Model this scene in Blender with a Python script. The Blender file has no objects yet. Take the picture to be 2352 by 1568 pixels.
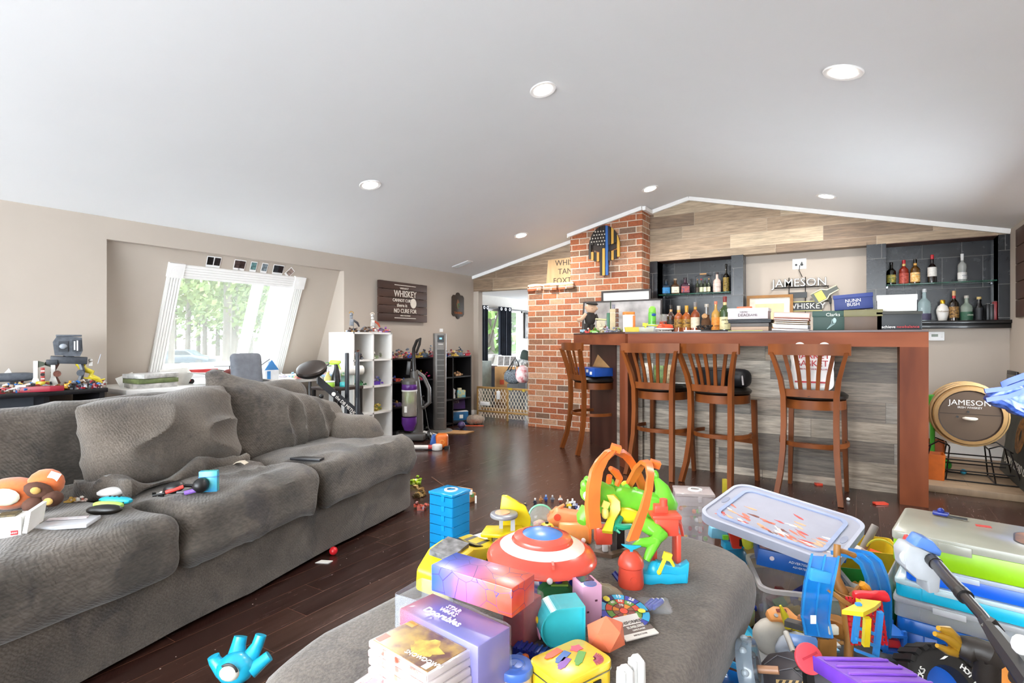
import bpy, bmesh, math, random
from mathutils import Vector, Matrix, Euler, noise
D = bpy.data; SC = bpy.context.scene; COL = SC.collection
PI = math.pi; R = math.radians; rnd = random.Random(7)
# ---------------------------------------------------------------- camera
H = 1.15; FPX = 1266.0; YAW = R(32.4); SN, CS = math.sin(YAW), math.cos(YAW)
cd = D.cameras.new('camera'); cam_o = D.objects.new('camera', cd); COL.objects.link(cam_o)
cd.sensor_width = 36; cd.lens = 36 * FPX / 2352; cd.shift_y = -4 / 2352; cd.clip_start = .02
cam_o.location = (0, 0, H); cam_o.rotation_euler = (PI / 2, 0, YAW); SC.camera = cam_o
# ---------------------------------------------------------------- light and exposure
w = D.worlds.new('world'); SC.world = w; w.use_nodes = True
bg = w.node_tree.nodes['Background']; bg.inputs[0].default_value = (.87, .94, 1, 1); bg.inputs[1].default_value = 8.4
SC.view_settings.view_transform = 'Standard'; SC.view_settings.look = 'None'; SC.view_settings.gamma = 1
SC.view_settings.use_curve_mapping = False; SC.view_settings.exposure = 1.0
LAMP_W = 24.0
SC.cycles.use_denoising = True; SC.cycles.max_bounces = 7; SC.cycles.diffuse_bounces = 4; SC.cycles.glossy_bounces = 3
SC.cycles.transmission_bounces = 4; SC.cycles.transparent_max_bounces = 10; SC.cycles.caustics_reflective = False; SC.cycles.caustics_refractive = False
SC.cycles.sample_clamp_indirect = 4
# ---------------------------------------------------------------- pixel rays onto known planes of the room
def cam(d, l, z=0.0): return Vector((-d * SN + l * CS, d * CS + l * SN, z))
def ray(px, py): return cam(1, (px - 1176) / FPX, (780 - py) / FPX)
def at(px, py, d): return ray(px, py) * d + Vector((0, 0, H))
def onZ(px, py, z=0.0): return at(px, py, FPX * (H - z) / (py - 780))
def onY(px, py, y): return at(px, py, y / ray(px, py).y)
def onX(px, py, x): return at(px, py, x / ray(px, py).x)
def dist(p): return p.y * CS - p.x * SN
# ---------------------------------------------------------------- materials (all procedural)
def lin(h):
    if not isinstance(h, str): return tuple(h)
    h = h.lstrip('#'); o = []
    for i in (0, 2, 4):
        c = int(h[i:i+2], 16) / 255; o.append(c / 12.92 if c <= .04045 else ((c + .055) / 1.055) ** 2.4)
    return tuple(o)
MC = {}
def nodes(name):
    m = D.materials.new(name); m.use_nodes = True; nt = m.node_tree
    return m, nt, nt.nodes['Principled BSDF']
def mix_rgb(nt, a, b, fac, mode='MIX'):
    n = nt.nodes.new('ShaderNodeMix'); n.data_type = 'RGBA'; n.blend_type = mode
    for s, v in ((n.inputs[0], fac), (n.inputs[6], a), (n.inputs[7], b)):
        if hasattr(v, 'links') or isinstance(v, bpy.types.NodeSocket): nt.links.new(v, s)
        elif isinstance(v, (int, float)): s.default_value = v
        else: s.default_value = (*v, 1) if len(v) == 3 else v
    return n.outputs[2]
def M(col, rough=.45, metal=0, alpha=1, ns=14, nv=.1, bump=0, bs=60, coat=0, emit=0, spec=.5, col2=None, sheen=0, vec=(1, 1, 1), dist_=.002, trans=0):
    key = (str(col), rough, metal, alpha, ns, nv, bump, bs, coat, emit, spec, str(col2), sheen, vec, trans)
    if key in MC: return MC[key]
    m, nt, b = nodes('m%d' % len(MC)); MC[key] = m; L = nt.links.new
    c = lin(col); c2 = lin(col2) if col2 else tuple(max(0, x * (1 - nv * 2)) for x in c)
    tc = nt.nodes.new('ShaderNodeTexCoord'); mp = nt.nodes.new('ShaderNodeMapping'); mp.inputs[3].default_value = vec
    L(tc.outputs['Object'], mp.inputs[0])
    nz = nt.nodes.new('ShaderNodeTexNoise'); nz.inputs['Scale'].default_value = ns; nz.inputs['Detail'].default_value = 3; L(mp.outputs[0], nz.inputs['Vector'])
    rp = nt.nodes.new('ShaderNodeValToRGB'); rp.color_ramp.elements[0].position = .3; rp.color_ramp.elements[1].position = .68
    rp.color_ramp.elements[0].color = (*c2, 1); rp.color_ramp.elements[1].color = (*c, 1); L(nz.outputs[0], rp.inputs[0]); L(rp.outputs[0], b.inputs['Base Color'])
    b.inputs['Roughness'].default_value = rough; b.inputs['Metallic'].default_value = metal; b.inputs['Alpha'].default_value = alpha
    b.inputs['Coat Weight'].default_value = coat; b.inputs['Specular IOR Level'].default_value = spec; b.inputs['Transmission Weight'].default_value = trans
    if sheen: b.inputs['Sheen Weight'].default_value = sheen; b.inputs['Sheen Roughness'].default_value = .5
    if emit: L(rp.outputs[0], b.inputs['Emission Color']); b.inputs['Emission Strength'].default_value = emit
    if bump:
        n2 = nt.nodes.new('ShaderNodeTexNoise'); n2.inputs['Scale'].default_value = bs; n2.inputs['Detail'].default_value = 4; L(mp.outputs[0], n2.inputs['Vector'])
        bp = nt.nodes.new('ShaderNodeBump'); bp.inputs['Strength'].default_value = bump; bp.inputs['Distance'].default_value = dist_; L(n2.outputs[0], bp.inputs['Height']); L(bp.outputs[0], b.inputs['Normal'])
    return m
def glass(col='ffffff', alpha=.18, rough=.05): return M(col, rough, alpha=alpha, nv=.02, spec=.8)
def ramp(nt, stops, fac):
    rp = nt.nodes.new('ShaderNodeValToRGB'); e = rp.color_ramp.elements
    while len(e) < len(stops): e.new(.5)
    for i, (p, c) in enumerate(stops): e[i].position = p; e[i].color = (*lin(c), 1)
    nt.links.new(fac, rp.inputs[0]); return rp.outputs[0]
def mth(nt, op, a, b=0.0, c=0.0):
    n = nt.nodes.new('ShaderNodeMath'); n.operation = op
    for i, v in enumerate((a, b, c)):
        if isinstance(v, bpy.types.NodeSocket): nt.links.new(v, n.inputs[i])
        else: n.inputs[i].default_value = v
    return n.outputs[0]
def plank_mat(name, u, v, pw, ph, cols, seam, sw, rough=.5, grain=1.0, gs=(3, 40), brick=False, bump=.3, coat=0, spec=.5, marks=0, rv=.2):
    """boards or bricks of random tone: u runs along the board, v across it"""
    m, nt, b = nodes(name); L = nt.links.new
    tc = nt.nodes.new('ShaderNodeTexCoord'); sx = nt.nodes.new('ShaderNodeSeparateXYZ'); L(tc.outputs['Object'], sx.inputs[0])
    U = sx.outputs['xyz'.index(u[0])]; V = sx.outputs['xyz'.index(v)]
    if len(u) > 1: U = mth(nt, 'ADD', U, sx.outputs['xyz'.index(u[1])])
    vv = mth(nt, 'DIVIDE', mth(nt, 'ADD', V, 20), ph); r = mth(nt, 'FLOOR', vv); fv = mth(nt, 'FRACT', vv)
    if brick: sh = mth(nt, 'MULTIPLY', mth(nt, 'MODULO', r, 2), .5)
    else:
        wn = nt.nodes.new('ShaderNodeTexWhiteNoise'); wn.noise_dimensions = '1D'; L(r, wn.inputs['W']); sh = wn.outputs[0]
    uu = mth(nt, 'ADD', mth(nt, 'DIVIDE', mth(nt, 'ADD', U, 20), pw), sh); c = mth(nt, 'FLOOR', uu); fu = mth(nt, 'FRACT', uu)
    cb = nt.nodes.new('ShaderNodeCombineXYZ'); L(r, cb.inputs[0]); L(c, cb.inputs[1])
    wn2 = nt.nodes.new('ShaderNodeTexWhiteNoise'); wn2.noise_dimensions = '3D'; L(cb.outputs[0], wn2.inputs['Vector'])
    base = ramp(nt, [(i / max(1, len(cols) - 1), k) for i, k in enumerate(cols)], wn2.outputs[0])
    du = mth(nt, 'MULTIPLY', mth(nt, 'MINIMUM', fu, mth(nt, 'SUBTRACT', 1, fu)), pw); dv = mth(nt, 'MULTIPLY', mth(nt, 'MINIMUM', fv, mth(nt, 'SUBTRACT', 1, fv)), ph)
    dd = mth(nt, 'MINIMUM', du, dv)
    gv = nt.nodes.new('ShaderNodeCombineXYZ'); L(mth(nt, 'MULTIPLY', U, gs[0]), gv.inputs[0]); L(mth(nt, 'MULTIPLY', V, gs[1]), gv.inputs[1]); L(mth(nt, 'MULTIPLY', wn2.outputs[0], 40), gv.inputs[2])
    nz = nt.nodes.new('ShaderNodeTexNoise'); nz.inputs['Scale'].default_value = 1; nz.inputs['Detail'].default_value = 5; nz.inputs['Roughness'].default_value = .65; L(gv.outputs[0], nz.inputs['Vector'])
    gr = ramp(nt, [(.25, (1 - grain * .75,) * 3), (.75, (1 + grain * .3,) * 3)], nz.outputs[0])
    col = mix_rgb(nt, base, gr, 1.0, 'MULTIPLY')
    if marks:   # scuffs, crumbs and dust lying about
        n3 = nt.nodes.new('ShaderNodeTexNoise'); n3.inputs['Scale'].default_value = 5; n3.inputs['Detail'].default_value = 8; n3.inputs['Roughness'].default_value = .8; L(tc.outputs['Object'], n3.inputs['Vector'])
        col = mix_rgb(nt, col, lin('b09a90'), mth(nt, 'MULTIPLY', mth(nt, 'GREATER_THAN', n3.outputs[0], .66), marks))
        vo = nt.nodes.new('ShaderNodeTexVoronoi'); vo.inputs['Scale'].default_value = 16; L(tc.outputs['Object'], vo.inputs['Vector'])
        col = mix_rgb(nt, col, lin('d8c8be'), mth(nt, 'MULTIPLY', mth(nt, 'LESS_THAN', vo.outputs['Distance'], .045), .8))
    sm = nt.nodes.new('ShaderNodeMapRange'); sm.inputs['From Min'].default_value = sw * .6; sm.inputs['From Max'].default_value = sw; L(dd, sm.inputs['Value'])
    L(mix_rgb(nt, lin(seam), col, sm.outputs[0]), b.inputs['Base Color'])
    L(mth(nt, 'ADD', mth(nt, 'MULTIPLY', nz.outputs[0], rv), rough - rv / 2), b.inputs['Roughness'])
    b.inputs['Coat Weight'].default_value = coat; b.inputs['Specular IOR Level'].default_value = spec
    bp = nt.nodes.new('ShaderNodeBump'); bp.inputs['Strength'].default_value = bump; bp.inputs['Distance'].default_value = .006
    L(mth(nt, 'ADD', sm.outputs[0], mth(nt, 'MULTIPLY', nz.outputs[0], .35)), bp.inputs['Height']); L(bp.outputs[0], b.inputs['Normal'])
    return m
# ---------------------------------------------------------------- geometry: every shape is (verts, faces)
def mat4(loc=(0, 0, 0), rot=None, sc=None):
    m = Matrix.Translation(Vector(loc))
    if rot is not None: m = m @ (Euler(rot).to_matrix().to_4x4() if not isinstance(rot, Matrix) else rot.to_4x4())
    if sc is not None: m = m @ Matrix.Diagonal((*((sc,) * 3 if isinstance(sc, (int, float)) else sc), 1))
    return m
def xf(g, loc=(0, 0, 0), rot=None, sc=None):
    m = mat4(loc, rot, sc); return ([m @ v for v in g[0]], g[1])
def join(*gs):
    V, F = [], []
    for g in gs:
        n = len(V); V += g[0]; F += [tuple(i + n for i in f) for f in g[1]]
    return (V, F)
def from_bm(bm):
    bm.verts.index_update(); g = ([v.co.copy() for v in bm.verts], [tuple(v.index for v in f.verts) for f in bm.faces]); bm.free(); return g
def bx(sx, sy, sz, loc=(0, 0, 0), rot=None, bv=0, seg=2):
    """box standing on its base centre"""
    bm = bmesh.new(); bmesh.ops.create_cube(bm, size=1); bmesh.ops.scale(bm, vec=(sx, sy, sz), verts=bm.verts); bmesh.ops.translate(bm, vec=(0, 0, sz / 2), verts=bm.verts)
    if bv: bmesh.ops.bevel(bm, geom=bm.edges[:], offset=min(bv, .49 * min(sx, sy, sz)), segments=seg, affect='EDGES', profile=.5)
    return xf(from_bm(bm), loc, rot)
def lathe(prof, loc=(0, 0, 0), rot=None, seg=20, sc=None, caps=True):
    V, F = [], []; n = len(prof)
    for k in range(seg):
        a = 2 * PI * k / seg
        for r, z in prof: V.append(Vector((r * math.cos(a), r * math.sin(a), z)))
    for k in range(seg):
        a, b = k * n, (k + 1) % seg * n
        for i in range(n - 1): F.append((a + i, b + i, b + i + 1, a + i + 1))
    if caps and prof[0][0] > 1e-6: F.append(tuple(k * n for k in reversed(range(seg))))
    if caps and prof[-1][0] > 1e-6: F.append(tuple(k * n + n - 1 for k in range(seg)))
    bm = bmesh.new(); vs = [bm.verts.new(v) for v in V]
    for f in F: bm.faces.new([vs[i] for i in f])
    bmesh.ops.remove_doubles(bm, verts=bm.verts, dist=1e-6)
    return xf(from_bm(bm), loc, rot, sc)
def cy(r, h, loc=(0, 0, 0), rot=None, r2=None, seg=20, bv=0):
    r2 = r if r2 is None else r2
    p = [(r, 0), (r2, h)] if not bv else [(r - bv, 0), (r - bv * .3, bv * .3), (r, bv), (r2, h - bv), (r2 - bv * .3, h - bv * .3), (r2 - bv, h)]
    return lathe(p, loc, rot, seg)
def sp(rx, ry=None, rz=None, loc=(0, 0, 0), rot=None, seg=16, e=1.0, e2=None):
    """ellipsoid; e < 1 squares it"""
    ry = rx if ry is None else ry; rz = rx if rz is None else rz; e2 = e if e2 is None else e2
    n = max(6, seg // 2); f = lambda t, p: math.copysign(abs(t) ** p, t); V, F = [], []
    for i in range(1, n):
        th = PI * i / n - PI / 2
        for k in range(seg):
            ph = 2 * PI * k / seg; V.append(Vector((rx * f(math.cos(th), e2) * f(math.cos(ph), e), ry * f(math.cos(th), e2) * f(math.sin(ph), e), rz * f(math.sin(th), e2))))
    for i in range(n - 2):
        for k in range(seg): F.append((i * seg + k, i * seg + (k + 1) % seg, (i + 1) * seg + (k + 1) % seg, (i + 1) * seg + k))
    b = len(V); V += [Vector((0, 0, -rz)), Vector((0, 0, rz))]
    for k in range(seg): F.append((b, (k + 1) % seg, k)); F.append((b + 1, (n - 2) * seg + k, (n - 2) * seg + (k + 1) % seg))
    return xf((V, F), loc, rot)
def tube(pts, r, seg=8, closed=False, flat=1.0):
    pts = [Vector(p) for p in pts]; n = len(pts); rs = [r] * n if isinstance(r, (int, float)) else r; V, F = [], []
    up = None
    for i, p in enumerate(pts):
        t = (pts[(i + 1) % n] - pts[i - 1]) if closed else (pts[min(i + 1, n - 1)] - pts[max(i - 1, 0)])
        t = t.normalized() if t.length > 1e-9 else Vector((0, 0, 1))
        if up is None: up = Vector((0, 0, 1)) if abs(t.z) < .9 else Vector((1, 0, 0))
        s = t.cross(up); s = s.normalized() if s.length > 1e-6 else t.orthogonal().normalized(); up = s.cross(t).normalized()
        for k in range(seg):
            a = 2 * PI * k / seg; V.append(p + s * math.cos(a) * rs[i] + up * math.sin(a) * rs[i] * flat)
    for i in range(n if closed else n - 1):
        a, b = i * seg, (i + 1) % n * seg
        for k in range(seg): F.append((a + k, a + (k + 1) % seg, b + (k + 1) % seg, b + k))
    if not closed: F.append(tuple(reversed(range(seg)))); F.append(tuple((n - 1) * seg + k for k in range(seg)))
    return (V, F)
def ribbon(pts, side, w, th):
    """a strap of rectangular section swept along pts; side = width direction (one or per point)"""
    pts = [Vector(p) for p in pts]; n = len(pts); V, F = [], []
    for i, p in enumerate(pts):
        t = (pts[min(i + 1, n - 1)] - pts[max(i - 1, 0)]).normalized(); s = Vector(side[i] if isinstance(side, list) else side).normalized(); u = s.cross(t).normalized()
        ww = w[i] if isinstance(w, list) else w
        for a, b in ((-1, -1), (1, -1), (1, 1), (-1, 1)): V.append(p + s * a * ww / 2 + u * b * th / 2)
    for i in range(n - 1):
        for k in range(4): F.append((i * 4 + k, i * 4 + (k + 1) % 4, i * 4 + 4 + (k + 1) % 4, i * 4 + 4 + k))
    F.append((3, 2, 1, 0)); F.append(tuple(n * 4 - 4 + k for k in range(4)))
    return (V, F)
def prism(poly, h, loc=(0, 0, 0), rot=None, bv=0):
    bm = bmesh.new(); vs = [bm.verts.new((p[0], p[1], 0)) for p in poly]; f = bm.faces.new(vs)
    if f.normal.z > 0 or True:
        f.normal_update()
        if f.normal.z < 0: f.normal_flip()
    e = bmesh.ops.extrude_face_region(bm, geom=[f]); bmesh.ops.translate(bm, vec=(0, 0, h), verts=[v for v in e['geom'] if isinstance(v, bmesh.types.BMVert)])
    bmesh.ops.recalc_face_normals(bm, faces=bm.faces)
    if bv: bmesh.ops.bevel(bm, geom=bm.edges[:], offset=bv, segments=2, affect='EDGES', profile=.5)
    return xf(from_bm(bm), loc, rot)
def xz(poly, y0, y1): return prism([(p[0], p[1]) for p in poly], y1 - y0, (0, y1, 0), (PI / 2, 0, 0))   # polygon in x,z thickened along y
def yz(poly, x0, x1):
    g = prism(poly, x1 - x0); return ([Vector((v.z + x0, v.x, v.y)) for v in g[0]], g[1])
def rect(a, b, c, d): return [(a, b), (c, b), (c, d), (a, d)]
def circ(r, n=24, a0=0, a1=2 * PI, c=(0, 0), ry=None):
    full = abs(a1 - a0 - 2 * PI) < 1e-6; ry = r if ry is None else ry
    return [(c[0] + r * math.cos(a0 + (a1 - a0) * k / (n if full else n - 1)), c[1] + ry * math.sin(a0 + (a1 - a0) * k / (n if full else n - 1))) for k in range(n)]
def rrect(w, h, r, n=5):
    o = []
    for cx, cy_, a in ((w / 2 - r, h / 2 - r, 0), (-w / 2 + r, h / 2 - r, PI / 2), (-w / 2 + r, -h / 2 + r, PI), (w / 2 - r, -h / 2 + r, 1.5 * PI)):
        o += [(cx + r * math.cos(a + PI / 2 * k / n), cy_ + r * math.sin(a + PI / 2 * k / n)) for k in range(n + 1)]
    return o
def arcp(c, r, a0, a1, n=12, ax='xz'):
    o = []
    for k in range(n + 1):
        a = a0 + (a1 - a0) * k / n; p = [c[0], c[1], c[2]]; p['xyz'.index(ax[0])] += r * math.cos(a); p['xyz'.index(ax[1])] += r * math.sin(a); o.append(Vector(p))
    return o
def shell(poly, h, t, bt=None, taper=1.0):
    """open-topped tub: outline poly (counter-clockwise about the origin), height h, wall t"""
    n = len(poly); V, F = [], []; bt = t if bt is None else bt
    mx = max(max(abs(p[0]) for p in poly), max(abs(p[1]) for p in poly))
    def ringv(s, z, ins):
        for p in poly:
            v = Vector((p[0], p[1], 0)); l = v.length; V.append(Vector((p[0] * s * (1 - ins / max(l, .01)), p[1] * s * (1 - ins / max(l, .01)), z)))
    ringv(taper, 0, 0); ringv(1, h, 0); ringv(1, h, t); ringv(taper, bt, t)
    for a in range(3):
        for k in range(n): F.append((a * n + k, a * n + (k + 1) % n, (a + 1) * n + (k + 1) % n, (a + 1) * n + k))
    F.append(tuple(reversed(range(n)))); F.append(tuple(3 * n + k for k in range(n)))
    return (V, F)
def fr(x, y):
    X = Vector(x).normalized(); Z = X.cross(Vector(y)).normalized(); Y = Z.cross(X); return Matrix((X, Y, Z)).transposed()
TXC = {}
def txt(s, size, ext=.001, loc=(0, 0, 0), rot=None, sc=None, bold=0, align='CENTER', spacing=1):
    key = (s, ext, bold, align, spacing)
    if key not in TXC:
        c = D.curves.new('t', 'FONT'); c.body = s; c.size = 1; c.extrude = ext / max(size, 1e-4); c.offset = bold; c.align_x = align; c.align_y = 'CENTER'; c.resolution_u = 2; c.space_character = spacing
        o = D.objects.new('t', c); COL.objects.link(o); me = o.to_mesh(depsgraph=bpy.context.evaluated_depsgraph_get()) if False else None
        dg = bpy.context.evaluated_depsgraph_get(); dg.update(); me = D.meshes.new_from_object(o.evaluated_get(dg))
        TXC[key] = ([v.co.copy() for v in me.vertices], [tuple(p.vertices) for p in me.polygons]); D.objects.remove(o); D.meshes.remove(me); D.curves.remove(c)
    return xf(xf(TXC[key], sc=(size, size, size)), loc, rot, sc)
UP = (PI / 2, 0, 0)      # stands lettering or an outline upright, facing -y
# ---------------------------------------------------------------- objects
def mesh(name, mats, smooth=40):
    """mats: list of (material, geom)"""
    V, F, I = [], [], []; ms = []
    for m, g in mats:
        if m not in ms: ms.append(m)
        k = ms.index(m); n = len(V); V += g[0]; F += [tuple(i + n for i in f) for f in g[1]]; I += [k] * len(g[1])
    me = D.meshes.new(name); me.from_pydata([tuple(v) for v in V], [], F)
    for m in ms: me.materials.append(m)
    me.polygons.foreach_set('material_index', I); me.polygons.foreach_set('use_smooth', [True] * len(F)); me.update()
    me.set_sharp_from_angle(angle=R(smooth)); return me
def obj(name, me, parent=None, loc=None, rot=None):
    o = D.objects.new(name, me); COL.objects.link(o)
    if parent: o.parent = parent
    if loc is not None: o.location = loc
    if rot is not None: o.rotation_euler = rot
    return o
def tag(o, label, cat, group=None, kind=None):
    if label: o['label'] = label
    if cat: o['category'] = cat
    if group: o['group'] = group
    if kind: o['kind'] = kind
    return o
def thing(name, label, cat, loc=(0, 0, 0), rz=0, group=None, rot=None):
    o = obj(name, None, None, loc, rot if rot else (0, 0, rz)); o.empty_display_size = .05
    return tag(o, label, cat, group)
def part(name, parent, mat, *gs, label=None, smooth=40):
    o = obj(name, mesh(name, [(mat, join(*gs))], smooth), parent)
    if label: o['label'] = label
    return o
def solo(name, label, cat, mats, loc=(0, 0, 0), rz=0, group=None, rot=None, kind=None, smooth=40):
    """a thing that is one mesh; mats = [(material, geom), ...]"""
    o = obj(name, mesh(name, mats, smooth), None, loc, rot if rot else (0, 0, rz)); return tag(o, label, cat, group, kind)
def struct(name, mat, *gs, parent=None, smooth=30):
    o = obj(name, mesh(name, [(mat, join(*gs))], smooth), parent)
    if not parent: o['kind'] = 'structure'
    return o
def copy_tree(o, parent=None):
    c = o.copy(); COL.objects.link(c)
    if parent: c.parent = parent
    for ch in list(o.children): copy_tree(ch, c)
    return c
def dup(o, loc, rz=None, label=None, rot=None, group=None):
    c = copy_tree(o); c.location = loc
    if rz is not None: c.rotation_euler = (0, 0, rz)
    if rot is not None: c.rotation_euler = rot
    if label: c['label'] = label
    if group: c['group'] = group
    return c
def crumple(g, amp, sc, seed=0, only=None):
    """push points by smooth noise"""
    o = Vector((seed * 7.3, seed * 3.1, seed)); V = []
    for v in g[0]:
        n = noise.noise_vector(v * sc + o); k = amp if only is None else amp * only(v); V.append(v + n * k)
    return (V, g[1])
def grid_box(sx, sy, sz, nx, ny, nz, bv):
    """finely divided rounded box standing on z = 0, for cushions"""
    bm = bmesh.new(); idx = {}
    def vert(i, j, k):
        key = (i, j, k)
        if key not in idx:
            p = Vector((i / nx * 2 - 1, j / ny * 2 - 1, k / nz * 2 - 1)); q = Vector((p.x * sx / 2, p.y * sy / 2, p.z * sz / 2))
            c = Vector((max(-sx / 2 + bv, min(sx / 2 - bv, q.x)), max(-sy / 2 + bv, min(sy / 2 - bv, q.y)), max(-sz / 2 + bv, min(sz / 2 - bv, q.z))))
            d = q - c
            if d.length > 1e-9: q = c + d.normalized() * min(bv, max(abs(d.x), abs(d.y), abs(d.z)))
            idx[key] = bm.verts.new(q + Vector((0, 0, sz / 2)))
        return idx[key]
    for i in range(nx):
        for j in range(ny):
            for k in (0, nz): bm.faces.new([vert(i, j, k), vert(i + 1, j, k), vert(i + 1, j + 1, k), vert(i, j + 1, k)][::1 if k else -1])
    for i in range(nx):
        for k in range(nz):
            for j in (0, ny): bm.faces.new([vert(i, j, k), vert(i + 1, j, k), vert(i + 1, j, k + 1), vert(i, j, k + 1)][::-1 if j else 1])
    for j in range(ny):
        for k in range(nz):
            for i in (0, nx): bm.faces.new([vert(i, j, k), vert(i, j + 1, k), vert(i, j + 1, k + 1), vert(i, j, k + 1)][::1 if i else -1])
    bmesh.ops.recalc_face_normals(bm, faces=bm.faces); return from_bm(bm)
# ================================================================ the room
XL, XR, YB, YC, Y0 = -4.88, 1.13, 6.62, 6.33, -3.0
RX, RZ, EL, ER = -1.72, 2.835, 2.09, 2.146
ceil_z = lambda x: EL + (RZ - EL) * (x - XL) / (RX - XL) if x < RX else RZ + (ER - RZ) * (x - RX) / (XR - RX)
m_wall = M('b8ada1', .85, ns=3, nv=.02, bump=.08, bs=250); m_ceil = M('f4f6f8', .9, ns=2, nv=.01, bump=.05, bs=300)
m_trim = M('f2f1ef', .4, nv=.02); m_white = M('f3f3f3', .35, nv=.02); m_black = M('121214', .5, nv=.15)
m_floor = plank_mat('floor_planks', 'y', 'x', 1.15, .128, ['2d1a16', '38221c', '402921', '33201a', '462e25'], '6e4c3c', .0011, rough=.24, grain=.6, gs=(4, 55), bump=.12, marks=.35, rv=.22)
m_tilew = plank_mat('wood_look_tile', 'x', 'z', .92, .152, ['7a6450', 'ac947a', 'c7b095', '967c63', 'd4c0a3', '826b56', 'ba a288'.replace(' ', '')], 'b3a592', .0016, rough=.55, grain=.75, gs=(5, 60), bump=.2)
m_barpanel = plank_mat('weathered_boards', 'x', 'z', .95, .152, ['8d8379', 'b8ad9f', '6c6258', 'cabfb0', 'a38e78', '5c5149', 'b2a28f', '7f766d'], '5b544e', .0016, rough=.55, grain=1.0, gs=(5, 50), bump=.25)
m_plat = plank_mat('tan_planks', 'x', 'y', 1.1, .15, ['9c8266', 'b19778', '87705a', 'a58b6c'], '6b5642', .0018, rough=.5, grain=.7, gs=(4, 50))
m_brick = plank_mat('brickwork', 'xy', 'z', .212, .0745, ['9c5434', 'ac6642', 'b87a56', '8c4c30', 'c39474', '775a46', 'b06e4a', 'a45c38', 'bf8a6a', '6c584a'], 'cdbfae', .0065, rough=.85, grain=.6, gs=(45, 45), brick=True, bump=.9)
m_dtile = plank_mat('dark_tile', 'xy', 'z', .31, .305, ['1b1d21', '202227', '17191c'], '6d6a66', .0022, rough=.25, grain=.3, gs=(9, 9), bump=.15, brick=False)
floor = struct('floor', m_floor, bx(9.5, 15.0, .1, (-3.2, 4.5, -.1)))
# ceiling: two slopes meeting at a soft ridge
struct('ceiling', m_ceil, xz([(XL - .2, ceil_z(XL) - .047), (RX, RZ), (XR + .2, ER - .048), (XR + .2, ER + .15), (RX, RZ + .2), (XL - .2, EL + .15)], Y0, YB + .12))
# left wall with its deep window recess
NY0, NY1, NZ = 1.90, 4.19, 1.92
struct('wall_left', m_wall, yz(rect(Y0, 0, NY0, EL + .05), XL - .1, XL), yz(rect(NY1, 0, YB + .1, EL + .05), XL - .1, XL), yz(rect(NY0, NZ, NY1, EL + .05), XL - .1, XL),
       xz([(XL - .1, 0), (XL - .1, NZ), (-5.07, NZ), (-5.82, 0)], NY0 - .08, NY0), xz([(XL - .1, 0), (XL - .1, NZ), (-5.07, NZ), (-5.82, 0)], NY1, NY1 + .08), yz(rect(NY0 - .08, NZ, NY1 + .08, NZ + .06), XL - .35, XL - .1))
SX = lambda z: -4.95 - .39 * (1.92 - z)                       # the slanting outer wall in the recess
SN_ = Vector((1, 0, -.39)).normalized(); SU = Vector((.39, 0, 1)).normalized(); SO = Vector((SX(0), 0, 0))
def onS(px, py, off=0):
    r = ray(px, py); o = Vector((0, 0, H)); k = (SO + SN_ * off - o).dot(SN_) / r.dot(SN_); return o + r * k
def sl(y, s, off=0): return SO + Vector((0, y, 0)) + SU * s + SN_ * off    # point on the slant: y along, s up the slope
SM = Matrix(((0, SU.x, SN_.x), (1, 0, 0), (0, SU.z, SN_.z)))                # local x = y, local y = up the slope, local z = into the room
def slp(p): return (p.y, (p - SO).dot(SU))
WY0, WS0 = slp(onS(375, 860)); WY1 = slp(onS(660, 655))[0]; WS1 = slp(onS(412, 635))[1]
WY0 = (slp(onS(415, 637))[0] + slp(onS(370, 858))[0]) / 2; WY1 = (slp(onS(670, 660))[0] + slp(onS(618, 880))[0]) / 2; WS0 = .70
SMX = (1.92 / SU.z)
g = []
for a in (rect(NY0, 0, WY0, SMX), rect(WY1, 0, NY1, SMX), rect(WY0, 0, WY1, WS0), rect(WY0, WS1, WY1, SMX)): g.append(xf(prism(a, .12), SO - SN_ * .12, SM))
struct('wall_slant', m_wall, *g)
# window: fluted white casing with corner blocks, jambs, sash and glass
wn = thing('window_1', None, None, (0, 0, 0)); wn['kind'] = 'structure'
cw = .115; bs_ = cw * 1.12
def sp_(poly, th, off=0): return xf(prism(poly, th), SO + SN_ * off, SM)
fl_ = []
for a, b in ((WY0 - cw, WY0), (WY1, WY1 + cw)):
    fl_.append(sp_(rect(a, WS0 - .1, b, WS1), .018))
    for k in range(5): c = a + cw * (k + .5) / 5; fl_.append(sp_(rect(c - .008, WS0 - .1, c + .008, WS1), .026))
fl_.append(sp_(rect(WY0, WS1, WY1, WS1 + cw), .018))
for k in range(5): c = WS1 + cw * (k + .5) / 5; fl_.append(sp_(rect(WY0, c - .008, WY1, c + .008), .026))
for c in (WY0 - cw / 2, WY1 + cw / 2):
    q = WS1 + cw / 2; fl_.append(sp_(rect(c - bs_ / 2, q - bs_ / 2, c + bs_ / 2, q + bs_ / 2), .034))
    for rr in (.042, .024, .01): fl_.append(sp_(circ(rr, 20, c=(c, q)), .036 + (.05 - rr) * .12))
part('window_frame', wn, m_trim, *fl_)
jd = .34
part('window_jamb', wn, m_white, sp_(rect(WY0, WS0, WY0 + .012, WS1), jd, -jd), sp_(rect(WY1 - .012, WS0, WY1, WS1), jd, -jd), sp_(rect(WY0, WS1 - .012, WY1, WS1), jd, -jd), sp_(rect(WY0, WS0, WY1, WS0 + .012), jd, -jd))
mid = WY0 + (WY1 - WY0) * .80
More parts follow.
